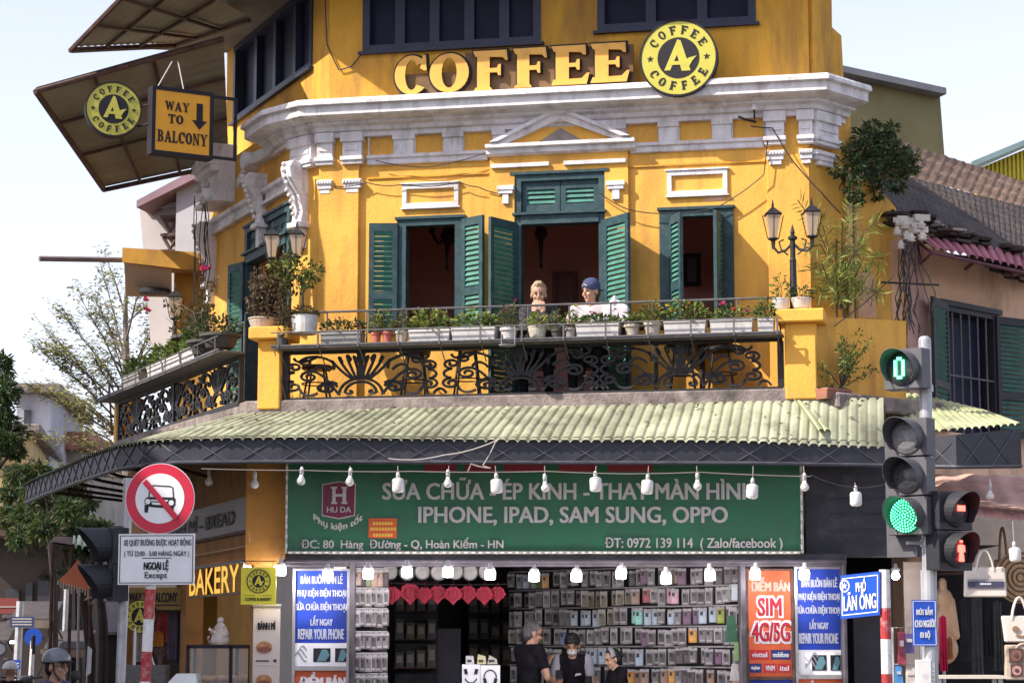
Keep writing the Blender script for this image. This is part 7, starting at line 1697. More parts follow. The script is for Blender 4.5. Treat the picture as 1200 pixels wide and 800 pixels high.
def cable(label, pts, r=.008, m_=None, name='cable', sag=0.0, group=None):
 P = [Vector(p) for p in pts]; out = []
 for k in range(len(P) - 1):
  L_ = (P[k + 1] - P[k]).length
  for j in range(8): t_ = j / 8; out.append(P[k].lerp(P[k + 1], t_) - Vector((0, 0, sag * L_ * 4 * t_ * (1 - t_))))
 out.append(P[-1]); m = MB(); m.tube(out, r, 5); o = m.build(name, m_ or WIRE); return tag(o, label, 'cable', group)
cable('pale wire strung along the awning edge carrying the white bulbs', [at(x, y, 21.28) for x, y in ((236, 549), (360, 551), (440, 552.5), (482, 552), (560, 553), (640, 552), (735, 555), (820, 553), (880, 556), (950, 558))], .005, mat('wire_tan', (.22, .18, .16), .6), sag=.004)
cable('sagging black wire from the green sign to the traffic signal carrying one bulb', [at(950, 556, 21.3), at(1003, 571, 21.4), at(1040, 566, 21.45)], .006, WIRE, sag=.05)
cable('pale loose wires hanging off the middle of the awning edge', [at(455, 537, 21.15), at(520, 533, 21.12), at(590, 512, 21.05), at(582, 515, 21.1), at(566, 545, 21.12), at(575, 548, 21.12), at(552, 543, 21.1), at(548, 552, 21.15)], .006, WIREP, sag=.05)
cable('thin cable looping over the left window panel and the central bay', [F.W(*((lambda q: (q[0], .07, q[1]))(F.P(x, y, .07)))) for x, y in ((392, 218), (430, 214), (472, 216), (538, 213), (560, 219), (598, 228))], .006, sag=.06)
cable('thin dark cable drooping between the two front windows and the right wall', [F.W(*((lambda q: (q[0], .10, q[1]))(F.P(x, y, .10)))) for x, y in ((702, 226), (735, 245), (782, 250), (840, 243), (895, 205), (900, 160))], .006, sag=.04)
cable('drooping cable under the white string course left of the pediment', [F.W(*((lambda q: (q[0], .09, q[1]))(F.P(x, y, .09)))) for x, y in ((440, 188), (500, 196), (572, 178))], .006, sag=.03)
cable('cable dangling in a loop from the left upper window', [F.W(*((lambda q: (q[0], .03, q[1]))(F.P(x, y, .03)))) for x, y in ((381, 0), (383, 52), (397, 82), (412, 78), (424, 63))], .008, sag=.02)
cable('long cable running down the right corner from the bracket lamp to the parapet', [F.W(*((lambda q: (q[0], .14, q[1]))(F.P(x, y, .14)))) for x, y in ((880, 148), (905, 150), (930, 190), (962, 225))] + [Rf.W(Rf.U(985, 250, .2), .2, Rf.P(985, 250, .2)[1])], .007, sag=.02)
cable('thin wire slanting from the pillar top up to the peach house', [at(978, 382, 22.2), at(1012, 356, 22.6), at(1046, 325, 23.2)], .006)
# little bracket lamp on the frieze
b = F.P(885, 142, .1); t = thing('bracket_lamp', 'small black bracket spotlight on the white frieze at the right', 'lamp', tuple(F.W(b[0], .1, b[1]))); m = MB(); q = F.W(b[0], .06, b[1]); m.tube([q, q + F.n * .14 + F.u * -.1, q + F.n * .2 - F.u * .16 + Vector((0, 0, .02))], .014, 6); m.tube([q + F.n * .12, q + F.n * .12 + Vector((0, 0, .12))], .01, 5); m.build('arm', IRON, t); m = MB(); m.lathe(q + F.n * .12 + Vector((0, 0, .1)), [(.04, 0), (.025, .05), (.012, .06)], 12); m.build('shade', SIGNW, t)
def cable_bundle(label, x, y, Y, n, spread, drop, ins):
 q = at(x, y, Y); t = thing('cable_bundle', label, 'cables', tuple(q)); m = MB(); rng_ = random.Random(int(x))
 for k in range(n):
  pts = [q + Vector((rng_.uniform(-.1, .1), rng_.uniform(-.05, .05), rng_.uniform(-.05, .1)))]
  for j in range(6): pts.append(pts[-1] + Vector((rng_.uniform(-spread, spread), rng_.uniform(-.03, .02), -drop / 6 * rng_.uniform(.6, 1.3))))
  m.tube(pts, .007, 4)
 if drop < 1.2: m.tube([q + Vector((-.3, 0, -drop * .45)), q + Vector((.32, 0, -drop * .48))], .012, 5)
 m.build('wires', WIRE, t)
 for (dx, dz) in ins:
  m = MB(); m.lathe(q + Vector((dx, -.03, dz)), [(.03, 0), (.055, .015), (.03, .03), (.055, .05), (.03, .065), (.02, .1)], 10); m.build('insulator', mat('insulator_white', (.62, .56, .5), .4, .2, 9), t, smooth=True)
cable_bundle('tangle of black wires with white insulators on the corner of the peach house', 1064, 282, 23.4, 16, .07, 1.0, [(-.12, .05), (-.03, .12), (.03, -.02), (.14, .12), (.15, 0), (-.02, .0), (-.08, -.1)])
cable_bundle('small bundle of wires with insulators at the far left end of the building', 236, 236, 26.5, 7, .04, 1.5, [(-.05, .1), (.06, .16), (.02, -.05)])
m = MB()
for k in range(14):
 q = at(1066 + random.uniform(-10, 14), 262 + random.uniform(-8, 10), 23.55); m.bx(q, (random.uniform(.08, .18), .06, random.uniform(.03, .08)), 0, random.uniform(-30, 30))
tag(m.build('broken_plaster', mat('insulator_white', 0)), 'jumble of broken pale plaster at the wall top above the wire tangle', 'rubble', kind='stuff')
# ------------------------------------------------------------------ LANTERNS
GLASSL = mat('lantern_glass', (.62, .46, .33), .25, .1, 4, alpha=.85)
def lantern(root, c, s_=1.0):
 hd = MB(); hd.lathe(c, [(.135 * s_, .30 * s_), (.15 * s_, .31 * s_), (.04 * s_, .39 * s_), (.02 * s_, .40 * s_), (.02 * s_, .43 * s_), (.004, .50 * s_)], 4, 0); hd.lathe(c, [(.02 * s_, -.12 * s_), (.028 * s_, -.02 * s_), (.07 * s_, .0), (.07 * s_, .015 * s_)], 6, 0)
 for k in range(4):
  a = math.pi / 2 * k; hd.tube([c + Vector((.068 * math.cos(a), .068 * math.sin(a), .01)) * s_, c + Vector((.13 * math.cos(a), .13 * math.sin(a), .30)) * s_], .008 * s_, 4)
 o = hd.build('lantern', IRON, root); g_ = MB(); g_.lathe(c, [(.062 * s_, .012 * s_), (.122 * s_, .298 * s_)], 4, 0); g_.build('glass', GLASSL, o)
def twin_lamp(label, base, h, spread, ang, s_=1.0):
 t = thing('lamp_post', label, 'lamp', tuple(base)); d = Vector((math.cos(R_(ang)), math.sin(R_(ang)), 0)); m = MB()
 m.lathe(base, [(.06, 0), (.06, .03), (.04, .05), (.034, h * .7), (.036, h * .72), (.028, h * .74), (.028, h), (.05, h + .01), (.05, h + .03), (.02, h + .05), (.025, h + .08), (.004, h + .16)], 10); m.build('post', IRON, t, smooth=False)
 for sg in (-1, 1):
  m = MB(); p = base + Vector((0, 0, h - .03)); m.tube([p, p + d * sg * spread * .35 + Vector((0, 0, -.07)), p + d * sg * spread * .75 + Vector((0, 0, -.09)), p + d * sg * spread + Vector((0, 0, -.03))], .014, 6)
  m.tube([p + d * sg * .05 + Vector((0, 0, -.12)), p + d * sg * .12 + Vector((0, 0, -.06)), p + d * sg * .14 + Vector((0, 0, .02)), p + d * sg * .09 + Vector((0, 0, .04))], .009, 5); m.build('arm', IRON, t); lantern(t, p + d * sg * spread + Vector((0, 0, .05)), s_)
 return t
zc_r = zpr + .13
b = F.W(F.U(930, 360, BV), BV - .02, zc_r); hh_ = F.Z(272, 924, BV) - zc_r
twin_lamp('black twin lantern lamp post on the right balcony pillar', b, hh_ - .08, .20, -20, .82)
b = F.W(F.U(330, 390, BV), BV - .05, F.Z(398, 310, BV)); twin_lamp('black twin lantern lamp behind the shrubs on the left balcony pillar', b, F.Z(298, 340, BV) - b.z - .05, .14, -14, .80)
b = LB.W(LB.U(206, 410), .02, LB.P(206, 425)[1]); t = thing('lamp_post', 'rusty single lantern lamp on the left balcony among the bougainvillea', 'lamp', tuple(b)); zt_ = LB.P(206, 382)[1]; m = MB(); m.tube([b, Vector((b.x, b.y, zt_))], .03, 8); m.build('post', RUST, t); lantern(t, Vector((b.x, b.y, zt_ + .08)), .85)
# ------------------------------------------------------------------ BALCONY AND ROOM FURNITURE
b0 = F.W(F.U(590, 380, .62), .62, F.Z(383, 680, .62)); zc = F.Z(382, 680, .66)
t = thing('bar_counter', 'long dark wooden bar counter along the inside of the balcony rail', 'table', tuple(F.W(F.U(690, 380, .6), .6, zb)))
m = MB(); m.box(F, F.U(588, 380, .66), F.U(778, 380, .66), .52, .80, zc - .05, zc); m.build('top', mat('counter_wood', (.085, .07, .068), .6, .25, 5), t, bevel=.006)
for x in (596, 682, 770): m = MB(); u = F.U(x, 430, .6); m.box(F, u - .02, u + .02, .64, .68, zb, zc - .05); m.build('leg', IRON, t)
def bag(label, px, py, Y, w_, h_, mat_):
 q = at(px, py, Y); m = MB(); m.hull8([q + Vector((-w_, -.1, 0)), q + Vector((w_, -.1, 0)), q + Vector((w_, .1, 0)), q + Vector((-w_, .1, 0))], [q + Vector((-w_ * .8, -.07, h_ * .6)), q + Vector((w_ * .85, -.07, h_ * .6)), q + Vector((w_ * .85, .07, h_ * .6)), q + Vector((-w_ * .8, .07, h_ * .6))])
 m.cap_(q + Vector((-w_ * .4, 0, h_ * .55)), q + Vector((-w_ * .1, 0, h_)), .07, .02, 8); m.cap_(q + Vector((w_ * .5, 0, h_ * .5)), q + Vector((w_ * .15, 0, h_ * .85)), .08, .02, 8)
 o = organic(m, .012, 3); return tag(o.build('plastic_bag', mat_, smooth=True, fix=False), label, 'bag')
q = F.W(F.U(722, 372, .62), .62, zc); m = bag('crumpled white plastic bag on the bar counter beside the person in the cap', 722, 372, q.y, .14, .30, mat('bag_white', (.66, .62, .64), .5, .06, 8)); m.location.z = zc
for (x, v, h_, lab) in [(372, .40, .42, 'dark bar stool behind the railing left of the red pots'), (486, .45, .55, 'dark bar stool behind the railing below the left window'), (548, .45, .58, 'dark bar stool behind the railing right of the left window'), (800, .45, .55, 'left dark bar stool below the right window'), (845, .42, .5, 'right dark bar stool below the right window')]: seat_thing(F.U(x, 430, v), v, h_, lab)
t = thing('side_table', 'dark round table behind the railing below the right window', 'table', tuple(F.W(F.U(823, 430, .1), .1, zb))); m = MB(); q = F.W(F.U(823, 430, .1), .1, zb); m.lathe(q, [(.3, .56), (.32, .57), (.32, .6), (.3, .61)], 20); m.build('top', IRON, t); m = MB(); m.lathe(q, [(.16, 0), (.16, .02), (.03, .04), (.03, .56)], 12); m.build('pedestal', IRON, t)
def frame_pic(label, x0, y0, x1, y1, v, c1, c2):
 a = F.P(x0, y1, v); b = F.P(x1, y0, v); t = thing('framed_picture', label, 'picture', tuple(F.W((a[0] + b[0]) / 2, v, a[1]))); m = MB(); s_ = .05
 for q in ((a[0], b[0], a[1], a[1] + s_), (a[0], b[0], b[1] - s_, b[1]), (a[0], a[0] + s_, a[1] + s_, b[1] - s_), (b[0] - s_, b[0], a[1] + s_, b[1] - s_)): m.box(F, q[0], q[1], v - .02, v + .03, q[2], q[3])
 m.build('frame', c1, t); m = MB(); m.box(F, a[0] + s_, b[0] - s_, v - .02, v, a[1] + s_, b[1] - s_); m.build('picture', c2, t)
frame_pic('dark framed picture inside the right window', 800, 297, 821, 336, -2.6, SIGNB, flat('dim_picture', (.10, .08, .12), .5)); frame_pic('framed poster inside the centre door between the two people', 648, 318, 676, 372, -2.8, flat('frame_brown', (.16, .08, .07), .6), flat('dim_poster', (.20, .12, .12), .6))
for (x, y, lab) in [(524, 275, 'dark hanging lamp seen through the left window'), (634, 272, 'slim hanging lamp seen at the top of the centre door')]:
 q = F.P(x, y, -1.2); c = F.W(q[0], -1.2, q[1]); t = thing('hanging_lamp', lab, 'lamp', tuple(c)); m = MB(); m.tube([Vector((c.x, c.y, zrm)), c], .008, 5); m.build('cord', WIRE, t); m = MB(); m.lathe(c, [(.02, .1), (.05, .06), (.08, -.02), (.03, -.10), (.012, -.34), (.02, -.4), (.003, -.42)], 10); m.build('shade', IRON, t)
 if x == 524:
  for k in range(5): a = k * 1.257; m = MB(); e = c + Vector((math.cos(a) * .22, math.sin(a) * .22, .02)); m.tube([c + Vector((0, 0, -.05)), c + Vector((math.cos(a) * .13, math.sin(a) * .13, -.10)), e], .012, 5); m.ball(e + Vector((0, 0, .06)), (.035, .035, .06), 8, 6); m.build('arm', IRON, t)
# ------------------------------------------------------------------ PHONE SHOP STOCK
pA = at(884, 700, 22.75); pB = at(606, 700, 25.6); CF = Frame((pA.x, pA.y), math.degrees(math.atan2(pA.y - pB.y, pA.x - pB.x)))
Lw = (pA - pB).length
t = thing('display_wall', 'dark pegboard wall with six rows of hooks for phone cases right in the shop', 'display wall', tuple(CF.W(-Lw / 2, 0, .14)))
m = MB(); m.box(CF, -Lw - .1, .12, -.06, -.02, .14, 2.65); m.build('panel', mat('pegboard', (.07, .062, .068), .8, .2, 6), t)
rowz = [at(850, y, 23.1).z for y in (663.5, 687.5, 711, 735, 759, 783)]
for z in rowz: m = MB(); m.tube([CF.W(-Lw, .12, z + .015), CF.W(.05, .12, z + .015)], .009, 5); m.build('hook_rail', flat('rail_white', (.5, .47, .47), .4), t)
CASEC = dict(clear=(.27, .24, .24), grey=(.15, .135, .14), pale=(.42, .39, .38), cream=(.40, .36, .26), dark=(.07, .055, .06), plum=(.13, .06, .11), blue=(.12, .16, .28), ltblue=(.36, .42, .50), green=(.16, .20, .10), lime=(.34, .36, .08), teal=(.22, .50, .45), pink=(.58, .28, .36), red=(.32, .03, .05), orange=(.62, .25, .04), brown=(.28, .17, .12))
HEADER = flat('header_card', (.48, .44, .44), .5); CAMD = flat('camera_dark', (.05, .045, .05), .4)
CPROTO = {}
CPLBL = {'clear': 'clear', 'grey': 'mid grey', 'pale': 'whitish', 'cream': 'cream', 'dark': 'black', 'plum': 'dark plum', 'blue': 'navy blue', 'ltblue': 'pale blue', 'green': 'olive green', 'lime': 'lime green', 'teal': 'mint green', 'pink': 'pink', 'red': 'dark red', 'orange': 'orange', 'brown': 'brown'}
def case_mesh(c):
 m = MB(); f0 = Frame((0, 0), 0)
 m.box(f0, -.042, .042, -.012, .012, -.175, -.03, 0); m.box(f0, -.042, .042, -.004, .004, -.03, 0, 1); m.box(f0, -.03, .03, .0125, .0145, -.168, -.05, 3)
 m.box(f0, -.026, .004, .0145, .018, -.085, -.045, 2); m.box(f0, -.026, .026, .0145, .016, -.16, -.14, 1 if c in ('clear', 'pale', 'grey') else 3); m.tube([f0.W(0, -.03, -.006), f0.W(0, .012, -.006)], .006, 6, 2)
 cc = CASEC[c]; lighter = tuple(min(.8, x * 1.5 + .03) for x in cc)
 return m.build('phone_case', [mat('case_' + c, cc, .3, .2, 12), HEADER, CAMD, mat('case_inner_' + c, lighter if c not in ('clear', 'pale', 'cream') else tuple(x * .45 for x in cc), .35, .2, 12)], loc=(0, 0, 0), bevel=.0)
def put_case(c, loc, A, group, place):
 key = (c, place)
 if c not in CPROTO:
  o = case_mesh(c); CPROTO[c] = o; o.location = loc; o.rotation_euler = (0, 0, R_(A))
 else:
  o = CPROTO[c].copy(); col.objects.link(o); o.location = loc; o.rotation_euler = (0, 0, R_(A))
 o.scale = (random.uniform(.9, 1.12), 1, random.uniform(.88, 1.06))
 tag(o, CPLBL[c] + ' phone case, ' + place, 'phone case', group)
rng2 = random.Random(11); ROWN = ('top', 'second', 'third', 'fourth', 'fifth', 'bottom')
def ORDN(k): k += 1; return str(k) + ('th' if 10 < k % 100 < 14 else {1: 'st', 2: 'nd', 3: 'rd'}.get(k % 10, 'th'))
runs = [[('grey', 3), ('green', 2), ('orange', 1), ('clear', 3), ('grey', 4), ('pale', 3), ('clear', 2), ('plum', 1), ('grey', 8), ('dark', 1), ('grey', 2)],
  [('clear', 4), ('dark', 1), ('pale', 2), ('grey', 3), ('cream', 7), ('brown', 1), ('red', 1), ('pale', 2), ('pink', 2), ('clear', 5), ('grey', 1), ('pale', 1)],
  [('grey', 3), ('clear', 4), ('dark', 2), ('ltblue', 4), ('cream', 2), ('clear', 2), ('teal', 2), ('ltblue', 2), ('grey', 3), ('plum', 2), ('ltblue', 2), ('lime', 1), ('clear', 2)],
  [('clear', 2), ('dark', 1), ('green', 2), ('pale', 2), ('blue', 2), ('pale', 3), ('grey', 3), ('clear', 9), ('grey', 3), ('pale', 1), ('grey', 2)],
  [('grey', 3), ('clear', 6), ('dark', 2), ('ltblue', 3), ('grey', 2), ('clear', 7), ('dark', 2), ('grey', 4), ('clear', 2)],
  [('clear', 3), ('pale', 3), ('clear', 4), ('grey', 4), ('brown', 2), ('orange', 1), ('brown', 2), ('grey', 4), ('dark', 2), ('clear', 5)]]
for ri, z in enumerate(rowz):
 seq = [c for c, n in runs[ri] for _ in range(n)]
 for k, c in enumerate(seq):
  if c in ('grey', 'clear') and rng2.random() < .26: c = rng2.choice(['cream', 'pale', 'brown', 'dark', 'ltblue', 'pale', 'dark', 'orange', 'plum'])
  u = -Lw + .05 + (Lw - .12) * (k + .5) / len(seq) + rng2.uniform(-.012, .012); put_case(c, CF.W(u, .14 + rng2.uniform(-.03, .05), z - .012 * math.sin(k * .55 + ri) - rng2.uniform(0, .012)), -14 + rng2.uniform(-20, 20), 'phone cases on the right shop wall', ORDN(k) + ' from left in the ' + ROWN[ri] + ' row of the right wall')
# left rack
pL = at(446, 720, 22.9); LFk = Frame((pL.x, pL.y), 42); LFk = Frame((at(412, 720, 22.55).x, 22.55), 28)
t = thing('display_rack', 'tall narrow rack of hanging packets at the left of the shop entrance', 'display rack', tuple(LFk.W(.2, -.05, .14))); m = MB(); m.box(LFk, -.02, .42, -.1, -.06, .14, 2.6); m.build('panel', MATS['pegboard'], t)
for y in (667, 690, 714, 741, 766, 790):
 z = at(430, y, 22.7).z; m = MB(); m.tube([LFk.W(0, .04, z + .01), LFk.W(.38, .04, z + .01)], .008, 5); m.build('hook_rail', MATS['rail_white'], t)
 for k in range(6): put_case(rng2.choice(['grey', 'clear', 'clear', 'pale', 'grey']) if y != 667 else rng2.choice(['dark', 'brown', 'green']), LFk.W(.03 + .062 * k, .05 + rng2.uniform(-.015, .02), z), rng2.uniform(-12, 18), 'phone cases on the left shop rack', ORDN(k) + ' from the left in the ' + ROWN[(667, 690, 714, 741, 766, 790).index(y)] + ' row of the left rack')
# dim stock shelves at the back
for (x0, x1, Y, lab) in [(462, 512, 25.4, 'dim back shelf of boxed stock behind the red decorations'), (548, 600, 27.2, 'dim back shelf of boxed stock left of the phone case wall')]:
 a, b = at(x0, 700, Y).x, at(x1, 700, Y).x; t = thing('stock_shelf', lab, 'shelf', ((a + b) / 2, Y, .14)); m = MB(); m.box(WF, a, b, -Y - .3, -Y - .27, .14, 2.3); m.build('back_panel', DKWOOD, t)
 for z in (.6, .95, 1.3, 1.62, 1.94, 2.26): m = MB(); m.box(WF, a, b, -Y - .27, -Y, z - .015, z); m.build('shelf_board', RUST, t)
 for z in (1.3, 1.62, 1.94):
  for k in range(4):
   w_ = (b - a) / 4; h_ = rng2.uniform(.16, .26); m = MB(); m.box(WF, a + w_ * k + .015, a + w_ * (k + 1) - .01, -Y - .2, -Y - .04, z, z + h_, 0); m.box(WF, a + w_ * k + .03, a + w_ * (k + 1) - .025, -Y - .05, -Y - .037, z + h_ * .3, z + h_ * .8, 1); tag(m.build('stock_box', [mat('stock_' + str(rng2.randint(0, 2)), rng2.choice([(.12, .1, .08), (.08, .08, .1), (.16, .13, .1)]), .6, .3, 9), flat('stock_label', (.3, .27, .24), .6)]), 'dim stock box, ' + ORDN(k) + ' from the left on the ' + {1.3: 'lower', 1.62: 'middle', 1.94: 'upper'}[z] + ' board of the ' + ('left' if x0 < 500 else 'right') + ' back shelf', 'box', 'stock boxes on the back shelves')
m = MB(); q0, q1 = at(512, 735, 26.4), at(540, 735, 26.4); m.box(WF, q0.x, q1.x, -26.4, -26.35, .14, at(520, 736, 26.4).z); m.box(WF, q1.x - .08, q1.x - .05, -26.36, -26.3, 1.0, 1.12); m.build('back_door', mat('grey_back_door', (.13, .12, .15), .6, .1, 4), B)
# red paper lanterns and round fans on strings
REDP = mat('red_paper', (.30, .012, .035), .7, .15, 9); q0, q1 = at(444, 682, 22.9), at(594, 684, 22.9)
cable('string across the shop holding the red paper decorations', [q0, q1], .004, WIRE, sag=.01); cable('string across the shop holding the round paper fans', [at(444, 660, 22.8), at(598, 660, 22.8)], .004, WIRE)
for k, (x, y, r) in enumerate([(459, 697, 11), (480, 695, 13), (498, 697, 10), (513, 696, 11), (531, 697, 11), (549, 696, 11), (568, 697, 11), (583, 696, 10)]):
 c = at(x, y, 22.9 + .05 * (k % 2)); rr_ = r / FPX * 22.9; fr = Frame((c.x, c.y), random.uniform(-14, 14)); m = MB()
 pts = [(0, -1.05), (.5, -.5), (.72, -.42), (1.0, .05), (.8, .3), (.78, .6), (.45, .78), (.3, .95), (0, .8), (-.3, .95), (-.45, .78), (-.78, .6), (-.8, .3), (-1.0, .05), (-.72, -.42), (-.5, -.5)]
 m.prism(fr, [(a * rr_, c.z + b * rr_) for a, b in pts], -.03, .03, 0); m.prism(fr, [(a * rr_ * .6, c.z + b * rr_ * .6) for a, b in pts], -.045, .045, 0)
 for a in (-.35, 0, .35): m.prism(fr, [(a * rr_ - .006, c.z - rr_ * .4), (a * rr_ + .006, c.z - rr_ * .4), (a * rr_ + .006, c.z + rr_ * .5), (a * rr_ - .006, c.z + rr_ * .5)], .044, .05, 1)
 m.tube([Vector((c.x, c.y, c.z + rr_ * .6)), Vector((c.x, c.y, q0.z + .01))], .003, 4, 1)
 tag(m.build('paper_heart', [REDP, flat('dark_red', (.2, .01, .02), .7)], bevel=.006), 'red heart shaped paper decoration, ' + ORDN(k) + ' from the left on its string', 'decoration', 'red paper hearts strung over the shop entrance')
for k, x in enumerate((457, 477, 495, 514, 534, 551, 570)):
 c = at(x, 669 + (k % 2), 22.8); fr = Frame((c.x, c.y), random.uniform(-20, 20)); m = MB(); disc(m, fr, 0, c.z, .085, -.006, .006, 0, 20, .08); ring(m, fr, 0, c.z, .087, .075, -.008, .009, 1); m.tube([Vector((c.x, c.y, c.z + .08)), Vector((c.x, c.y, at(x, 660, 22.8).z))], .004, 4, 1)
 tag(m.build('paper_fan', [mat('fan_pale', (.38, .36, .35), .8, .25, 14), CAMD]), 'round pale paper fan, ' + ORDN(k) + ' from the left above the red hearts', 'fan', 'round fans over the shop entrance')
# counter with headphone boxes
q = at(565, 800, 22.7); t = thing('shop_counter', 'low dark glass shop counter under the white headphone boxes', 'counter', (q.x, 22.9, .14)); zt_ = at(565, 812, 22.7).z
m = MB(); m.box(WF, q.x - .45, q.x + .5, -23.2, -22.6, .14, zt_ - .03); m.build('base', DKWOOD, t, bevel=.01); m = MB(); m.box(WF, q.x - .47, q.x + .52, -23.22, -22.58, zt_ - .03, zt_); m.build('top', ALU, t)
for k, (x0, x1, y0) in enumerate(((541.5, 562.5, 778), (563, 586, 779))):
 a, b = at(x0, y0, 22.65), at(x1, y0, 22.65); m = MB(); m.box(WF, a.x, b.x, -22.85, -22.65, zt_, a.z, 0); c = ((a.x + b.x) / 2, a.z - .115); rr_ = .062
 if k == 0: A0, A1 = 200, 340
 else: A0, A1 = -10, 190
 n = 14; m.tube([WF.W(c[0] + rr_ * math.cos(R_(A0 + (A1 - A0) * j / n)), -22.646, c[1] + rr_ * math.sin(R_(A0 + (A1 - A0) * j / n)) * 1.1) for j in range(n + 1)], .006, 5, 1)
 for sg in (-1, 1): e = c[1] + (.045 if k == 0 else -.04); flatbar(m, WF, [(c[0] + sg * rr_ * .75, e - .025), (c[0] + sg * rr_ * .95, e + .025)], -22.645, .016, .004, 1)
 tag(m.build('headphone_box', [SIGNW, SIGNB], bevel=.0), 'white box printed with black headphones, ' + ('left one with the band below' if k == 0 else 'right one with the band on top'), 'box')
for k, (x0, x1, y0, c_, lab) in enumerate([(546, 556, 768, (.5, .48, .47), 'small white packet on top of the left headphone box'), (559, 570, 766, (.50, .46, .25), 'yellowish folded packet on top of the headphone boxes'), (571, 583, 767, (.42, .40, .32), 'pale olive packet at the right on top of the headphone boxes')]):
 a, b = at(x0, y0, 22.75), at(x1, y0, 22.75); m = MB(); z0_ = at(550, 778.2, 22.65).z + .004; m.hull8([Vector((a.x, 22.72, z0_)), Vector((b.x, 22.72, z0_)), Vector((b.x, 22.78, z0_)), Vector((a.x, 22.78, z0_))], [Vector((a.x + .01 * k, 22.72, a.z)), Vector((b.x - .01, 22.72, a.z - .02 * k)), Vector((b.x - .01, 22.78, a.z - .02 * k)), Vector((a.x + .01 * k, 22.78, a.z))]); m.box(WF, a.x + .015, b.x - .03, -22.721, -22.716, z0_ + .02, z0_ + .045, 1)
 tag(m.build('small_packet', [flat('packet_' + str(k), c_, .6), CAMD]), lab, 'packet')
# cables and plugs hanging at the right post
for (x, y0, y1, c_, lab, n) in [(857, 721, 752, (.05, .14, .08), 'dark green charging cables hanging by the right shop post', 4), (864, 752, 774, (.26, .40, .16), 'light green cable pack hanging by the right shop post', 1), (861, 777, 797, (.60, .57, .57), 'white plug packs hanging at the bottom of the right shop post', 3), (861, 684, 703, (.55, .58, .62), 'white boxed charger hanging near the top of the right shop post', 1), (868, 700, 718, (.50, .40, .34), 'beige hand shaped holder on the right shop post', 2)]:
 m = MB(); Y = 22.42; a = at(x, y0, Y); b = at(x, y1, Y)
 for k in range(n):
  dx = (k - (n - 1) / 2) * .035
  m.hull8([Vector((b.x + dx - .016, Y, b.z)), Vector((b.x + dx + .016, Y, b.z)), Vector((b.x + dx + .016, Y + .02, b.z)), Vector((b.x + dx - .016, Y + .02, b.z))] if n > 1 else [Vector((b.x - .03, Y, b.z)), Vector((b.x + .03, Y, b.z)), Vector((b.x + .03, Y + .02, b.z)), Vector((b.x - .03, Y + .02, b.z))], [Vector((a.x + dx * .5 - .01, Y, a.z)), Vector((a.x + dx * .5 + .01, Y, a.z)), Vector((a.x + dx * .5 + .01, Y + .02, a.z)), Vector((a.x + dx * .5 - .01, Y + .02, a.z))] if n > 1 else [Vector((a.x - .03, Y, a.z)), Vector((a.x + .03, Y, a.z)), Vector((a.x + .03, Y + .02, a.z)), Vector((a.x - .03, Y + .02, a.z))])
 m.tube([a + Vector((0, .01, 0)), a + Vector((0, .01, .03))], .004, 4); tag(m.build('cable_pack', mat('pack' + str(int(y0)), c_, .5, .2, 10), bevel=.003), lab, 'cable pack')
# ------------------------------------------------------------------ BAKERY, LOWER LEFT
YL_ = flat('bakery_yellow', (.80, .42, .02), .5, emit=(1.0, .55, .04), estr=.35)
t = thing('bakery_sign', 'yellow glowing letters BAKERY with a small round emblem under the bread panel', 'sign', tuple(GL.W(GL.U(250, 690), .06, GL.P(250, 697)[1])))
m = MB(); u0, u1_ = GL.U(222, 680, .1), GL.U(280, 680, .1); z0, z1_ = GL.P(279, 692, .1)[1], GL.P(279, 661, .1)[1]
m.text_uw(GL, 'BAKERY', u0, z0, u1_, z1_, .10, 0, .05); m.build('lettering', YL_, t)
m = MB(); m.box(GL, u0 - .1, u1_ + .1, .05, .07, z1_ + .02, z1_ + .05); m.box(GL, u0 - .1, u1_ + .1, .05, .08, z0 - .03, z0 - .01); m.build('rail', HDR, t)
m = MB(); q = at(215, 682, 26.2); fr = Frame((q.x, q.y), -35); disc(m, fr, 0, q.z, .13, -.02, .01, 0, 24); ring(m, fr, 0, q.z, .10, .085, .009, .014, 1); star(m, fr, 0, q.z, .05, .01, .014, 1); m.build('emblem', [SIGNW, SIGNB], t)
q = at(303, 686, 21.9); FF = Frame((q.x, q.y), 4); t = thing('yellow_flag', 'small square yellow hanging sign with the round coffee emblem and COFFEE & BAKERY', 'sign', tuple(q + Vector((0, 0, -.18)))); w2, h2 = .172, .182
m = MB(); m.box(FF, -w2, w2, -.015, 0, q.z - h2, q.z + h2, 0); ring(m, FF, 0, q.z + .045, .118, .108, -.001, .003, 1); logo(m, FF, 0, q.z + .045, .112, .001, 0, 1, .0025)
m.box(FF, -.14, -.03, 0, .002, q.z - .095, q.z - .092, 1); m.box(FF, .03, .14, 0, .002, q.z - .095, q.z - .092, 1); m.text_uw(FF, 'COFFEE & BAKERY', -.13, q.z - .145, .13, q.z - .115, .002, 1, .03); m.build('panel', [mat('flag_yellow', (.66, .58, .04), .5, .06, 5), SIGNB], t)
m = MB(); m.tube([FF.W(-w2 * .8, -.01, q.z + h2), FF.W(-w2 * .8, -.01, q.z + h2 + .06)], .004, 4); m.tube([FF.W(w2 * .8, -.01, q.z + h2), FF.W(w2 * .8, -.01, q.z + h2 + .06)], .004, 4); m.tube([FF.W(-w2, -.01, q.z + h2 + .06), FF.W(w2, -.01, q.z + h2 + .06)], .006, 4); m.build('hanger', IRON, t)
q = at(312, 755, 22.1); MF = Frame((q.x, q.y), 0); zt_ = at(312, 710, 22.1).z
t = thing('menu_stand', 'tall narrow pale menu banner with sandwich pictures beside the left blue poster', 'banner', (q.x, q.y, .13))
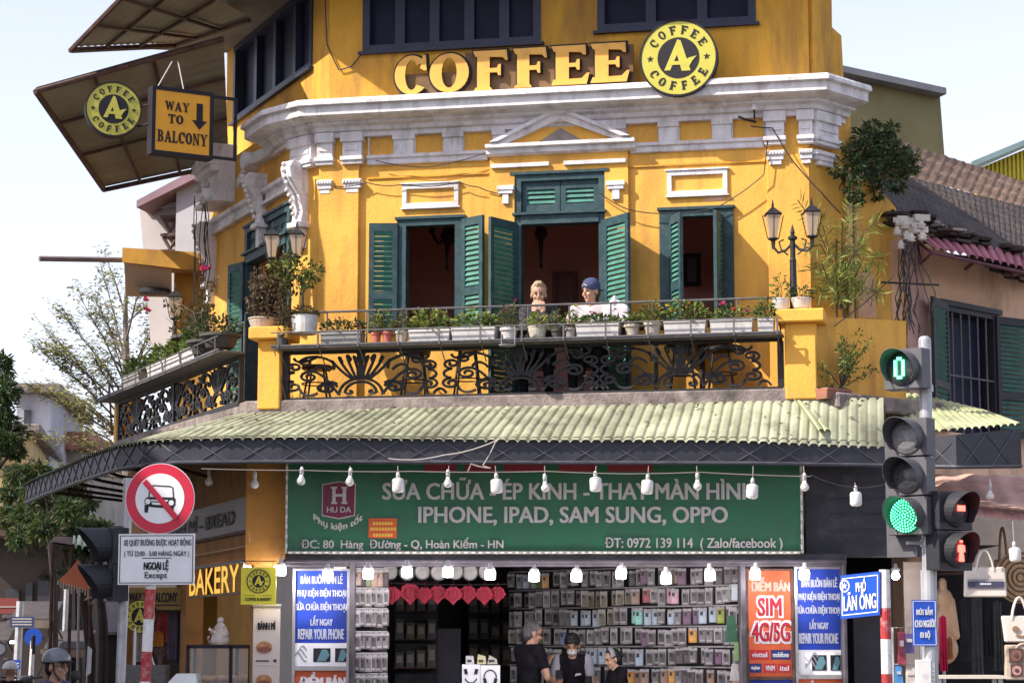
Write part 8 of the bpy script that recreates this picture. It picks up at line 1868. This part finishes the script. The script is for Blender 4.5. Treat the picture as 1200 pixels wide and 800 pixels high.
m = MB(); a, b = MF.U(296.5, 750), MF.U(328, 750); m.box(MF, a, b, -.02, 0, .35, zt_, 0); m.text_uw(MF, 'BÁNH MÌ', a + .045, at(0, 737, 22.1).z, b - .045, at(0, 727, 22.1).z, .003, 1, .05)
BRD = mat('bread_print', (.32, .15, .06), .6, .4, 20)
for y in (758, 797): zz = at(0, y, 22.1).z; disc(m, MF, (a + b) / 2 - .02, zz, .08, 0, .004, 2, 20, .06); disc(m, MF, (a + b) / 2 - .02, zz - .02, .07, .0035, .006, 3, 18, .025)
m.box(MF, a + .03, a + .16, .0, .003, at(0, 774.5, 22.1).z, at(0, 773, 22.1).z, 1); m.box(MF, b - .06, b - .03, 0, .003, at(0, 775, 22.1).z, at(0, 772, 22.1).z, 1); m.box(MF, a + .03, b - .04, 0, .003, at(0, 779, 22.1).z, at(0, 778.4, 22.1).z, 4)
m.build('printed_sheet', [mat('menu_paper', (.46, .40, .36), .6, .06, 4), SIGNB, BRD, flat('salad_print', (.16, .05, .04), .6), GT], t); m = MB(); m.box(MF, a - .01, b + .01, -.03, .012, zt_, zt_ + .025); m.build('top_bar', ALU, t); m = MB(); m.tube([MF.W((a + b) / 2, -.06, .13), MF.W((a + b) / 2, -.04, zt_)], .012, 6); m.build('pole', ALU, t); m = MB(); m.box(MF, a - .02, b + .02, -.15, .08, .13, .19); m.build('foot', HDR, t)
# bread display cabinet
qa = at(224, 757, 22.9); qb = at(296, 756, 22.9); zt_ = qa.z; t = thing('bread_cabinet', 'glass bread display cabinet with a dark frame at the bakery entrance', 'cabinet', ((qa.x + qb.x) / 2, 22.9, .13))
m = MB(); x0, x1 = qa.x, qb.x
for x in (x0, (x0 + x1) / 2 + .12, x1):
 for y in (22.7, 23.2): m.bx((x, y, (zt_ + .95) / 2), (.035, .035, zt_ - .95))
for y in (22.7, 23.2): m.bx(((x0 + x1) / 2, y, zt_ + .0), (x1 - x0 + .035, .035, .035)); m.bx(((x0 + x1) / 2, y, .95), (x1 - x0 + .035, .035, .035))
for x in (x0, x1): m.bx((x, 22.95, zt_), (.035, .47, .035))
m.build('frame', SIGNB, t); m = MB(); m.bx(((x0 + x1) / 2, 22.95, .54), (x1 - x0, .5, .8)); m.build('base', WOODB, t, bevel=.01); m = MB(); m.bx(((x0 + x1) / 2, 22.95, 1.16), (x1 - x0 - .04, .44, .02)); m.build('shelf_board', ALU, t)
m = MB(); m.bx(((x0 + x1) / 2, 22.69, (zt_ + .97) / 2), (x1 - x0 - .03, .006, zt_ - 1.0)); m.build('pane', mat('clear_glass', (.9, .9, .9), .05, 0, alpha=.12), t)
for k in range(9):
 x = x0 + .06 + (x1 - x0 - .12) * k / 8; c = Vector((x, 22.86 + .12 * (k % 2), 1.21)); m = MB(); m.ball(c, (.055, .10, .04), 10, 7, M=Matrix.Rotation(R_(random.uniform(-50, 50)), 3, 'Z'))
 tag(m.build('bread_roll', mat('bread_crust', (.40, .19, .07), .6, .3, 14, .2), smooth=True), 'golden bread roll, ' + ORDN(k) + ' from the left inside the glass bread cabinet', 'bread', 'bread rolls in the cabinet')
c = Vector((at(258, 757, 22.95).x, 22.95, zt_ + .018)); t = thing('figurine', 'white figurine with flower garlands standing on the bread cabinet', 'figurine', tuple(c)); m = MB(); m.lathe(c, [(.09, 0), (.10, .03), (.085, .10), (.05, .16), (.055, .19), (.03, .215)], 14); m.ball(c + Vector((0, 0, .245)), .036, 12, 8); m.cap_(c + Vector((-.045, 0, .17)), c + Vector((-.08, -.03, .11)), .018, .014, 8); m.cap_(c + Vector((.045, 0, .17)), c + Vector((.08, -.03, .11)), .018, .014, 8); organic(m, .008, 2).build('figure', mat('ceramic_white', (.55, .50, .46), .4, .15, 20), t, smooth=True, fix=False)
m = MB()
for k in range(40): p = c + Vector((random.uniform(-.13, -.02), random.uniform(-.06, .02), random.uniform(.01, .16))); m.leaf(p, rv(), .035, .03, random.choice([0, 0, 1]))
m.build('garland', [PETAL['white'], PETAL['palepink']], t, fix=False)
q = at(212, 795, 22.2); t = thing('cool_box', 'pale lidded cool box at the foot of the bakery cabinet', 'box', (q.x, 22.4, .13)); m = MB(); zt2 = at(210, 789, 22.2).z; m.box(WF, q.x - .12, q.x + .14, -22.6, -22.2, .13, zt2 - .1); m.build('body', flat('box_teal', (.08, .16, .17), .5), t, bevel=.02); m = MB(); m.hull8([WF.W(q.x - .14, -22.18, zt2 - .1), WF.W(q.x + .16, -22.18, zt2 - .1), WF.W(q.x + .16, -22.62, zt2 - .1), WF.W(q.x - .14, -22.62, zt2 - .1)], [WF.W(q.x - .05, -22.22, zt2), WF.W(q.x + .14, -22.22, zt2), WF.W(q.x + .14, -22.58, zt2), WF.W(q.x - .05, -22.58, zt2)]); m.build('lid', flat('lid_pale', (.55, .58, .58), .4), t)
# entrance sign further along: WAY TO BALCONY, round logo and hanging clothes
wf = GL; t = thing('entrance_sign', 'dim mustard board reading WAY TO BALCONY over the side doorway', 'sign', tuple(GL.W(GL.U(185, 700, .1), .1, GL.P(185, 712, .1)[1]))); m = MB()
EF = Frame((at(190, 700, 25.5).x, 25.5), -12); m.pbox(EF, 148, 688, 216, 714, -.06, 0, 0); m.text(EF, 'WAY TO BALCONY', 151, 694, 208, 705, .004, 1, .04); m.pbox(EF, 150, 708, 210, 709.5, 0, .004, 1); m.build('board', [mat('mustard_board', (.26, .17, .05), .7, .15, 5), SIGNB], t)
m = MB(); m.pbox(EF, 152, 682, 207, 688, -.1, -.02); m.build('top_tube', flat('tube_pale', (.6, .5, .4), .4), t)
q = at(166, 722, 25.4); fr = Frame((q.x, q.y), -10); round_sign('round_sign', 'dim round coffee logo sign below the WAY TO BALCONY board behind the striped post', fr, 0, q.z, .19, .05, .05)
t = thing('clothes_rail', 'metal rail of clothes hanging in the side doorway behind the striped post', 'clothes rail', (at(190, 750, 25.8).x, 25.8, .13)); m = MB(); z1_ = at(190, 714, 25.8).z; xa, xb = at(158, 714, 25.8).x, at(216, 714, 25.8).x
m.tube([Vector((xa, 25.8, .13)), Vector((xa, 25.8, z1_)), Vector((xb, 25.8, z1_)), Vector((xb, 25.8, .13))], .015, 6); m.build('rail', STEEL, t)
def garment_hang(label, x0, x1, y0, y1, Y, c_, nm='hanging_garment', n=9, group=None):
 a, b = at(x0, y0, Y), at(x1, y1, Y); m = MB(); i0 = 0; rows = 7; rg = random.Random(int(x0 * 7))
 for i in range(n + 1):
  f = i / n
  for r in range(rows + 1):
   g_ = r / rows; wv_ = 1 + .12 * g_; x = (a.x + b.x) / 2 + (f - .5) * (b.x - a.x) * wv_; m.v.append(Vector((x, Y + .035 * math.sin(i * 2.2 + rg.random()) * (.3 + g_), a.z + (b.z - a.z) * g_ - (.03 * abs(f - .5) * 2 if r == 0 else 0))))
 for i in range(n):
  for r in range(rows): q = i * (rows + 1) + r; m.f.append([q, q + rows + 1, q + rows + 2, q + 1]); m.m.append(0)
 k = len(m.v)
 m2 = MB(); m2.v = m.v + [v + Vector((0, .03, 0)) for v in m.v]; m2.f = m.f + [[i + k for i in f][::-1] for f in m.f]; m2.m = [0] * len(m2.f)
 o = m2.build(nm, mat('cloth' + str(tuple(c_)), c_, .9, .25, 9, .1), smooth=True, fix=False); return tag(o, label, 'clothes', group)
garment_hang('pinkish red garment hanging in the side doorway', 182, 197, 716, 752, 25.8, (.42, .07, .08)); garment_hang('orange yellow garment below the pink one in the side doorway', 179, 191, 738, 757, 25.75, (.50, .20, .03)); garment_hang('grey lilac garment hanging at the right in the side doorway', 197, 207, 716, 772, 25.8, (.14, .12, .17)); garment_hang('dark garment at the right end of the clothes rail', 207, 215, 716, 775, 25.85, (.06, .05, .07)); garment_hang('pale patterned garment left of the striped post in the doorway', 160, 170, 732, 775, 25.7, (.34, .28, .26))
t = thing('side_stall', 'dark stall wall and shelves at the end of the side street shop', 'stall', (-4.6, 28, .13)); m = MB(); m.box(Frame((at(214, 700, 27.4).x, 27.4), -8), -.62, .1, -.05, 0, .1, 2.9); m.build('wall', mat('stall_dark', (.055, .04, .04), .9, .3, 4), t); m = MB(); m.box(Frame((at(214, 700, 27.4).x, 27.4), -8), -.6, 0, 0, .35, 1.0, 1.05); m.build('shelf_board', RUST, t)
t = thing('drinks_cart', 'small grey metal cart with a dark funnel standing in the side doorway', 'cart', (at(170, 790, 24.6).x, 24.6, .13)); xx = at(170, 790, 24.6).x; zz = at(0, 784, 24.6).z; m = MB(); m.bx((xx, 24.6, (zz + .4) / 2 + .1), (.5, .3, zz - .5), 0); m.build('body', GIRON, t, bevel=.01); m = MB(); m.lathe(Vector((xx + .17, 24.55, zz)), [(.02, 0), (.03, .12), (.09, .24), (.085, .24), (.02, .12)], 12); m.build('funnel', RUST, t)
for dx in (-.18, .18): m = MB(); m.tube([Vector((xx + dx, 24.55, .25)), Vector((xx + dx + .03, 24.55, .25))], .12, 14); m.build('wheel', SIGNB, t)
m = MB(); m.tube([Vector((xx - .1, 24.5, zz)), Vector((xx - .1, 24.5, zz + .45))], .012, 6); m.tube([Vector((xx + .02, 24.5, zz)), Vector((xx + .07, 24.5, zz + .2)), Vector((xx + .12, 24.5, zz + .02))], .012, 6); m.build('rods', SIGNW, t)
# orange parasol and far stalls behind the black signals
q = at(93, 655, 29.0); t = thing('parasol', 'faded orange folded parasol cloth with white fringe behind the black signals', 'parasol', tuple(at(93, 750, 29) - Vector((0, 0, 1.55)))); m = MB()
A_, B_, C_, D_ = at(91, 655, 29), at(68, 680, 28.6), at(103, 691, 28.8), at(116, 676, 29.4)
for (a, b, c_) in ((A_, B_, C_), (A_, C_, D_)):
 i0 = len(m.v); n = 6; base_i = {}
 for i in range(n + 1):
  for j in range(n + 1 - i): base_i[(i, j)] = len(m.v); u_, v_ = i / n, j / n; m.v.append(a * (1 - u_ - v_) + b * u_ + c_ * v_ - Vector((0, .0, .10 * (u_ * v_ + (1 - u_ - v_) * (u_ + v_)) * .8)))
 for i in range(n):
  for j in range(n - i):
   m.f.append([base_i[(i, j)], base_i[(i + 1, j)], base_i[(i, j + 1)]]); m.m.append(0)
   if j < n - i - 1: m.f.append([base_i[(i + 1, j)], base_i[(i + 1, j + 1)], base_i[(i, j + 1)]]); m.m.append(0)
for k in range(12): p = B_.lerp(C_, k / 11); m.tube([p, p + Vector((0, 0, -.05 - .03 * (k % 3)))], .012, 4, 1)
for k in range(10): p = C_ + Vector((.05 + random.uniform(0, .2), 0, random.uniform(-.15, .2))); m.leaf(p, rv() - Vector((0, 0, .6)), .12, .05, 1)
m.build('canopy', [mat('faded_orange', (.66, .22, .12), .8, .12, 4), flat('fringe_pale', (.62, .52, .42), .8)], t, fix=False); m = MB(); m.tube([at(93, 657, 29), Vector((at(93, 750, 29).x, 29, .05))], .02, 6); m.build('pole', STEEL, t)
t = thing('stall_roof', 'small rusty stall roof with a pale green striped sheet above the orange parasol', 'stall roof', tuple(at(95, 640, 29.8))); m = MB(); e = [at(58, 634, 29.6), at(85, 638, 29.2), at(112, 644, 28.8)]; tt = [at(66, 628, 31), at(86, 629, 30.4), at(112, 627, 30)]; corrugated(m, e[1:], tt[1:], seg_len(e[1:]), pitch=.16, amp=.03, rows=2); m.build('green_sheet', mat('mint_sheet', (.42, .52, .42), .6, .1, 3), t, fix=False, smooth=True)
m = MB(); m.face([e[0], e[1], tt[1], tt[0]]); m.face([e[0] - Vector((0, 0, .03)), tt[0] - Vector((0, 0, .03)), tt[1] - Vector((0, 0, .03)), e[1] - Vector((0, 0, .03))]); m.build('rusty_sheet', RUST, t, fix=False); m = MB()
for x in (62, 84, 108): p = at(x, 640, 29.3); m.tube([p, Vector((p.x, p.y, 0))], .025, 6)
m.tube([at(72, 645, 29), at(78, 664, 29)], .02, 5); m.build('posts', RUST, t)
# far left street furniture
for (x, y0, Y, rr_, lab) in [(24, 704, 40, .07, 'pale slim steel pole beside the far blue sign boards'), (78, 690, 44, .05, 'thin grey pole in the far left street')]:
 a = at(x, y0, Y); m = MB(); m.tube([a, Vector((a.x - .05, a.y, 0))], rr_, 8); tag(m.build('steel_pole', STEEL), lab, 'pole')
a = at(39, 744, 34); m = MB(); zs_ = [a.z - k * .42 for k in range(7)]
t = thing('striped_bollard', 'slim black and white striped post in front of the far round blue sign', 'post', (a.x, a.y, 0)); m.tube([a, Vector((a.x - .06, a.y, 0))], .035, 8, 0)
for k in range(0, 6, 2): m.tube([Vector((a.x - .01 * k, a.y, a.z - k * .3)), Vector((a.x - .01 * k, a.y, a.z - k * .3 - .28))], .038, 8, 1)
m.build('post', [POSTW, SIGNB], t)
t = thing('far_road_sign', 'round blue road sign far down the left street', 'road sign', tuple(at(39, 800, 38))); q = at(39, 746, 38); fr = Frame((q.x, q.y), 5); m = MB(); disc(m, fr, 0, q.z, .15, -.01, .0, 0, 28); m.build('disc', SB, t); m = MB(); m.tube([q + Vector((0, .03, .1)), Vector((q.x, q.y + .03, 0))], .025, 6); m.build('post', STEEL, t)
t = thing('far_blue_board', 'small blue direction board with pale lines on the far pole', 'road sign', tuple(at(25, 728, 39.8))); q = at(25, 728, 39.8); fr = Frame((q.x, q.y), 5); m = MB(); m.box(fr, -.2, .23, -.02, 0, q.z - .10, q.z + .09, 0)
for z in (-.05, .0, .05): m.box(fr, -.16, .18, 0, .004, q.z + z - .012, q.z + z + .012, 1)
m.build('board', [mat('dull_blue', (.05, .07, .16), .5), GT], t)
t = thing('far_blue_board', 'lower small blue board near the white helmet', 'road sign', tuple(at(19, 778, 39))); q = at(19, 778, 39); fr = Frame((q.x, q.y), 5); m = MB(); m.box(fr, -.07, .07, -.02, 0, q.z - .09, q.z + .08, 0)
for z in (-.03, .02): m.box(fr, -.05, .05, 0, .004, q.z + z - .008, q.z + z + .008, 1)
m.build('board', [SB, SIGNW], t)
for k, (x, y, Y, lab) in enumerate([(7, 748, 43, 'bright shop window lamp at the far left, left one'), (15, 752, 43, 'bright shop window lamp at the far left, right one')]):
 q = at(x, y, Y); m = MB(); m.bx(q, (.11, .06, .05)); tag(m.build('shop_lamp', mat('far_lamp', (.9, .85, .8), .5, 0, emit=(1, .93, .85), estr=5), bevel=.01), lab, 'lamp')
t = thing('red_shop_sign', 'faded red shop fascia at the far left edge', 'sign', tuple(at(6, 715, 43))); q = at(6, 710, 43); m = MB(); m.box(Frame((q.x, q.y), 4), -.4, .24, -.08, 0, q.z - .14, q.z + .16, 0); m.box(Frame((q.x, q.y), 4), -.4, .24, 0, .01, q.z - .02, q.z, 1); m.build('board', [flat('faded_red', (.26, .06, .05), .7), GT], t)
t = thing('pale_banner', 'narrow white banner flag leaning by the dark tree trunks', 'banner', tuple(at(104, 792, 28))); a = at(103, 766, 28); b = at(101, 792, 28); m = MB(); m.prism(Frame((a.x, a.y), 0), [(-.02, b.z), (.04, b.z + .04), (.05, a.z + .06), (0, a.z + .1)], -.02, 0); m.build('cloth', SIGNW, t); m = MB(); m.tube([Vector((a.x, a.y + .01, a.z + .1)), Vector((a.x - .03, a.y + .01, 0))], .012, 5); m.build('pole', STEEL, t)
a = at(0, 744, 30); t = thing('round_mirror_sign', 'round white and grey sign cut by the left edge of the photo', 'road sign', tuple(a)); fr = Frame((a.x, a.y), 8); m = MB(); disc(m, fr, 0, a.z - .18, .10, -.02, 0, 0, 24); ring(m, fr, 0, a.z - .18, .10, .075, -.001, .006, 1); m.build('disc', [SIGNW, GIRON], t); m = MB(); m.tube([Vector((a.x, a.y + .02, a.z - .25)), Vector((a.x, a.y + .02, 0))], .02, 6); m.build('post', STEEL, t)
# ------------------------------------------------------------------ BAG SHOP, LOWER RIGHT
BSY = 24.4
t = thing('bag_stall', 'bag stall with a cream upper back wall at the lower right', 'stall', (at(1150, 750, BSY).x, BSY, .13)); m = MB(); xa, xb = at(1080, 700, BSY).x, at(1300, 700, BSY).x
m.box(WF, xa, xb, -BSY - .06, -BSY, at(0, 668, BSY).z, 3.4, 0); m.box(WF, xa, xb, -BSY - .06, -BSY, .1, at(0, 668, BSY).z, 1); m.build('back_wall', [mat('stall_cream', (.70, .60, .50), .85, .1, 3, dirt=((.3, .22, .18), .3, 3)), DARK], t)
m = MB(); m.tube([at(1085, 672, 23.2), at(1230, 668, 23.2)], .018, 6); m.build('rail', RUST, t); m = MB(); m.tube([at(1085, 602, 23.0), at(1230, 600, 23.0)], .02, 6); m.build('upper_rail', RUST, t)
c = thing('fabric_canopy', 'faded pink brown canopy cloth under the awning at the lower right', 'canopy', tuple(at(1150, 580, 22.6))); m = MB(); E = [at(1105, 585, 22.0), at(1150, 592, 22.0), at(1260, 603, 22.0)]; T_ = [at(1088, 556, 23.6), at(1150, 556, 23.6), at(1260, 562, 23.6)]
i0 = 0; n = 40
S_ = seg_len(E)
for i in range(n + 1):
 a = lerp_path(E, S_, S_[-1] * i / n); b = lerp_path(T_, S_, S_[-1] * i / n)
 for r in range(7): f = r / 6; m.v.append(a.lerp(b, f) + Vector((0, 0, -.06 * math.sin(math.pi * f) + .012 * math.sin(i * .9 + r))))
 m.v.append(a + Vector((0, -.01, -.10 - .015 * (i % 2))))
for i in range(n):
 for r in range(6): q = i * 8 + r; m.f.append([q, q + 8, q + 9, q + 1]); m.m.append(0)
 q = i * 8; m.f.append([q, q + 8, q + 15, q + 7]); m.m.append(1)
m.build('cloth', [mat('faded_pink_cloth', (.66, .40, .33), .9, .12, 2.5, dirt=((.2, .12, .1), .35, 2)), mat('plum_edge', (.16, .08, .08), .9, .2, 4)], c, smooth=True, fix=False); m = MB(); m.tube([e_ + Vector((0, 0, -.01)) for e_ in E], .018, 6); m.build('front_bar', RUST, c)
def tote(label, x0, x1, y0, y1, Y, m0, deco=None, taper=1.0, handle=40, name='tote_bag', cat='bag'):
 a, b = at(x0, y1, Y), at(x1, y0, Y); fr = Frame((a.x, Y), -4); w_ = (b.x - a.x); h_ = b.z - a.z; t = thing(name, label, cat, (a.x + w_ / 2, Y, a.z)); m = MB()
 bt = [fr.W(w_ * (.5 - .5 * taper), -.07, a.z), fr.W(w_ * (.5 + .5 * taper), -.07, a.z), fr.W(w_ * (.5 + .5 * taper), .05, a.z), fr.W(w_ * (.5 - .5 * taper), .05, a.z)]; tp_ = [fr.W(0, -.03, b.z), fr.W(w_, -.03, b.z), fr.W(w_, .02, b.z), fr.W(0, .02, b.z)]; m.hull8(bt, tp_); m.build('body', m0, t, bevel=.012)
 m = MB(); hz_ = handle / FPX * Y; n = 10
 for v_ in (-.03, .025): m.tube([fr.W(w_ * (.28 + .44 * k / n), v_, b.z - .04 + hz_ * math.sin(math.pi * k / n) ** .7) for k in range(n + 1)], .010, 6)
 m.build('handle', m0 if deco is None else deco.get('handle', m0), t)
 if deco and 'fn' in deco: m = MB(); mt = deco['fn'](m, fr, w_, h_, a.z); m.build('print', mt, t)
 return t
CANV = mat('canvas_cream', (.58, .52, .47), .9, .08, 12, .1); CANB = mat('canvas_brown', (.26, .16, .10), .9, .2, 12, .1)
def band(m, fr, w_, h_, z):
 m.box(fr, w_ * .06, w_ * .94, .045, .056, z + h_ * .34, z + h_ * .52, 0); m.box(fr, w_ * .06, w_ * .94, .045, .055, z + h_ * .29, z + h_ * .31, 0); m.box(fr, w_ * .06, w_ * .94, .045, .055, z + h_ * .56, z + h_ * .58, 0)
 for k in range(7): m.box(fr, w_ * (.36 + .04 * k), w_ * (.385 + .04 * k), .05, .059, z + h_ * .40, z + h_ * .46, 1)
 return [flat('band_navy', (.05, .05, .10), .7), SIGNW]
tote('cream canvas tote with a dark navy band hanging beside the red pedestrian signal', 1131, 1177, 664, 699, 22.3, CANV, dict(fn=band), 1.04, 24)
def dots(m, fr, w_, h_, z):
 disc(m, fr, w_ * .36, z + h_ * .5, h_ * .12, .02, .056, 0, 16); flatbar(m, fr, [(w_ * .36, z + h_ * .25), (w_ * .7, z + h_ * .2), (w_ * .9, z + h_ * .35)], .054, .008, .004, 0); return [CANB]
tote('white trapezoid handbag with a brown flower motif at the right edge', 1174, 1216, 721, 752, 22.2, CANV, dict(fn=dots), .82, 26)
def crochet(m, fr, w_, h_, z):
 for (cx, cz, r, mi) in ((.28, .70, .20, 0), (.28, .27, .17, 1), (.75, .70, .2, 1), (.75, .27, .17, 0)):
  m.prism(fr, [(w_ * cx - h_ * r, z + h_ * (cz - r)), (w_ * cx + h_ * r, z + h_ * (cz - r)), (w_ * cx + h_ * r, z + h_ * (cz + r)), (w_ * cx - h_ * r, z + h_ * (cz + r))], .02, .058, 2); disc(m, fr, w_ * cx, z + h_ * cz, h_ * r * .8, .02, .062, mi, 16); disc(m, fr, w_ * cx, z + h_ * cz, h_ * r * .35, .02, .066, 2, 12)
 return [mat('crochet_brown', (.20, .09, .07), .95, .3, 30), mat('crochet_pink', (.45, .25, .22), .95, .3, 30), mat('crochet_dark', (.09, .05, .05), .95, .3, 30)]
tote('beige crochet bag with dark flower squares at the right edge', 1178, 1222, 755, 796, 22.1, mat('crochet_beige', (.46, .36, .28), .95, .2, 30, .2), dict(fn=crochet), 1.0, 6)
t = tote('dark brown strap bag hanging high beside the big stubby bulb', 1166, 1186, 655, 690, 23.0, CANB, None, 1.0, 42)
q = at(1196, 676, 22.5); t = thing('woven_basket', 'woven straw basket lid with dark rings hanging behind the totes', 'basket', tuple(q)); fr = Frame((q.x, q.y), 12); m = MB(); disc(m, fr, 0, q.z, .26, -.05, 0, 0, 32)
for k, r in enumerate((.25, .20, .15, .10, .05)): ring(m, fr, 0, q.z, r, r - .012, 0, .012, 1)
m.build('weave', [mat('straw', (.46, .30, .16), .9, .2, 30, .3), RUST], t)
GC = 'dark clothes in the bag stall'
for k, (x0, x1, y0, y1, c_, lab) in enumerate([(1112, 1124, 702, 760, (.035, .032, .04), 'black jacket at the left of the dark clothes in the bag stall'), (1124, 1138, 700, 775, (.06, .06, .075), 'charcoal shirt second from the left in the bag stall'), (1138, 1153, 698, 790, (.095, .09, .105), 'grey coat in the middle of the dark clothes in the bag stall'), (1153, 1166, 700, 770, (.03, .03, .035), 'black top right of the grey coat in the bag stall'), (1164, 1176, 702, 785, (.075, .08, .085), 'slate trousers at the right of the dark clothes in the bag stall')]): garment_hang(lab, x0, x1, y0, y1, 23.25 + .05 * (k % 2), c_, group=GC)
garment_hang('crimson cloth hanging right of the blue button plate', 1101, 1111, 720, 786, 22.6, (.42, .01, .06)); garment_hang('orange scarf end beside the crimson cloth', 1110, 1117, 745, 772, 22.7, (.50, .22, .10))
q = at(1105, 716, 22.9); t = thing('mannequin', 'headless beige mannequin torso behind the traffic light pole', 'mannequin', (q.x, q.y, .13)); m = MB(); m.ball(q + Vector((0, 0, -.12)), (.15, .10, .18), 14, 9); m.ball(q + Vector((0, 0, .12)), (.11, .08, .12), 12, 8); m.cap_(q + Vector((.08, 0, .1)), q + Vector((.12, -.05, -.25)), .05, .04, 10); m.cap_(q + Vector((0, 0, .18)), q + Vector((0, 0, .30)), .05, .045, 10); m.ball(q + Vector((0, 0, -.38)), (.15, .11, .16), 14, 9); organic(m, .012, 3).build('torso', mat('mannequin_beige', (.52, .33, .20), .5, .05, 5), t, smooth=True, fix=False); m = MB(); m.tube([q + Vector((0, .03, -.4)), Vector((q.x, q.y + .03, .13))], .02, 8); m.lathe(Vector((q.x, q.y + .03, .13)), [(.18, 0), (.18, .02), (.02, .04)], 16); m.build('stand', STEEL, t)
q = at(1140, 795, 21.6); t = thing('sales_table', 'white topped table corner in front of the bag stall', 'table', (q.x, 21.8, .0)); zt_ = at(1140, 791, 21.6).z; m = MB(); xa, xb = at(1096, 795, 21.6).x, at(1186, 795, 21.6).x; m.hull8([Vector((xa, 21.6, zt_ - .03)), Vector((xb, 21.6, zt_ - .03)), Vector((xb, 22.0, zt_ - .03)), Vector((xa, 22.0, zt_ - .03))], [Vector((xa, 21.6, zt_)), Vector((xb - .06, 21.6, zt_)), Vector((xb - .06, 22.0, zt_)), Vector((xa, 22.0, zt_))]); m.build('top', mat('table_cream', (.60, .54, .46), .5, .08, 5), t)
for x in (xa + .05, xb - .1):
 for y in (21.66, 21.94): m = MB(); m.bx((x, y, (zt_ - .03) / 2), (.04, .04, zt_ - .03)); m.build('leg', STEEL, t)
# goods in the passage
for k, (x0, x1, y0, y1, c_, lab) in enumerate([(1052, 1061, 740, 778, (.22, .03, .05), 'dark red pouch hanging in the passage right of the striped post'), (1060, 1071, 742, 765, (.07, .05, .16), 'purple packet hanging beside the dark red pouch'), (1049, 1058, 780, 802, (.05, .18, .42), 'blue crinkled packet low in the passage'), (1061, 1074, 782, 802, (.46, .40, .36), 'pale fluffy packet low in the passage')]):
 a, b = at(x0, y1, 22.0), at(x1, y0, 22.0); m = MB(); m.hull8([Vector((a.x, 21.97, a.z)), Vector((b.x, 21.97, a.z)), Vector((b.x, 22.05, a.z)), Vector((a.x, 22.05, a.z))], [Vector((a.x + .01, 22.0, b.z)), Vector((b.x - .01, 22.0, b.z)), Vector((b.x - .01, 22.03, b.z)), Vector((a.x + .01, 22.03, b.z))]); m.box(WF, a.x + .02, b.x - .02, -21.99, -21.975, a.z + (b.z - a.z) * .55, a.z + (b.z - a.z) * .75, 1); m.tube([Vector(((a.x + b.x) / 2, 22.01, b.z)), Vector(((a.x + b.x) / 2, 22.01, b.z + .05))], .004, 4); tag(m.build('goods_packet', [mat('goods%d' % k, c_, .4, .25, 14), GT], bevel=.01), lab, 'packet')
q = at(1060, 735, 22.02); t = thing('goods_rail', 'thin metal rail holding packets in the passage', 'rail', (q.x, 22.02, .13)); m = MB(); xa, xb = at(1046, 738, 22.02).x, at(1078, 738, 22.02).x; m.tube([Vector((xa, 22.02, .13)), Vector((xa, 22.02, q.z)), Vector((xb, 22.02, q.z)), Vector((xb, 22.02, .13))], .012, 6); m.tube([Vector((xa, 22.02, at(0, 778, 22.02).z)), Vector((xb, 22.02, at(0, 778, 22.02).z))], .008, 5); m.build('rail', STEEL, t)
for (x0, x1, y0, Y, lab) in [(24, 74, 704, 43, 'dark sloping shop awning below the brown house at the far left'), (62, 112, 738, 44, 'low dark shop awning behind the rider in the grey helmet'), (-20, 22, 728, 42.5, 'dark awning cut by the left edge under the red shop sign')]:
 a = at(x0, y0, Y); b = at(x1, y0, Y); t = thing('shop_awning', lab, 'awning', (a.x, Y, a.z - .3)); m = MB()
 m.hull8([a, b, b + Vector((0, 0, -.03)), a + Vector((0, 0, -.03))], [a + Vector((.05, -1.1, -.35)), b + Vector((.05, -1.1, -.35)), b + Vector((.05, -1.1, -.38)), a + Vector((.05, -1.1, -.38))]); m.build('sheet', mat('dark_awning', (.06, .05, .052), .8, .3, 4), t)
 for p in (a, b): m = MB(); m.tube([p + Vector((.04, -1.08, -.37)), p + Vector((0, 0, -.7))], .02, 5); m.build('brace', RUST, t)
 m = MB(); m.box(Frame((a.x, Y - 1.12), 0), 0, b.x - a.x, -.01, .01, a.z - .52, a.z - .37); m.build('valance', mat('valance_dull', (.16, .12, .10), .9, .3, 6), t)
m = MB(); rg = random.Random(3)
for k in range(130):
 s_ = S[4] + (S[-1] - S[4]) * rg.random(); p = lerp_path(eave, S, s_).lerp(lerp_path(topp, S, s_), rg.random() ** .6) + Vector((0, 0, .022)); m.leaf(p, Vector((rg.uniform(-1, 1), rg.uniform(-1, 1), .1)), rg.uniform(.03, .08), rg.uniform(.015, .035), rg.choice([0, 0, 1]), up=(0, 0, 1))
tag(m.build('leaf_litter', [LEAFS['drk'], LEAFS['dry']], fix=False), 'dry leaf litter scattered on the corrugated awning', 'leaf litter', kind='stuff')
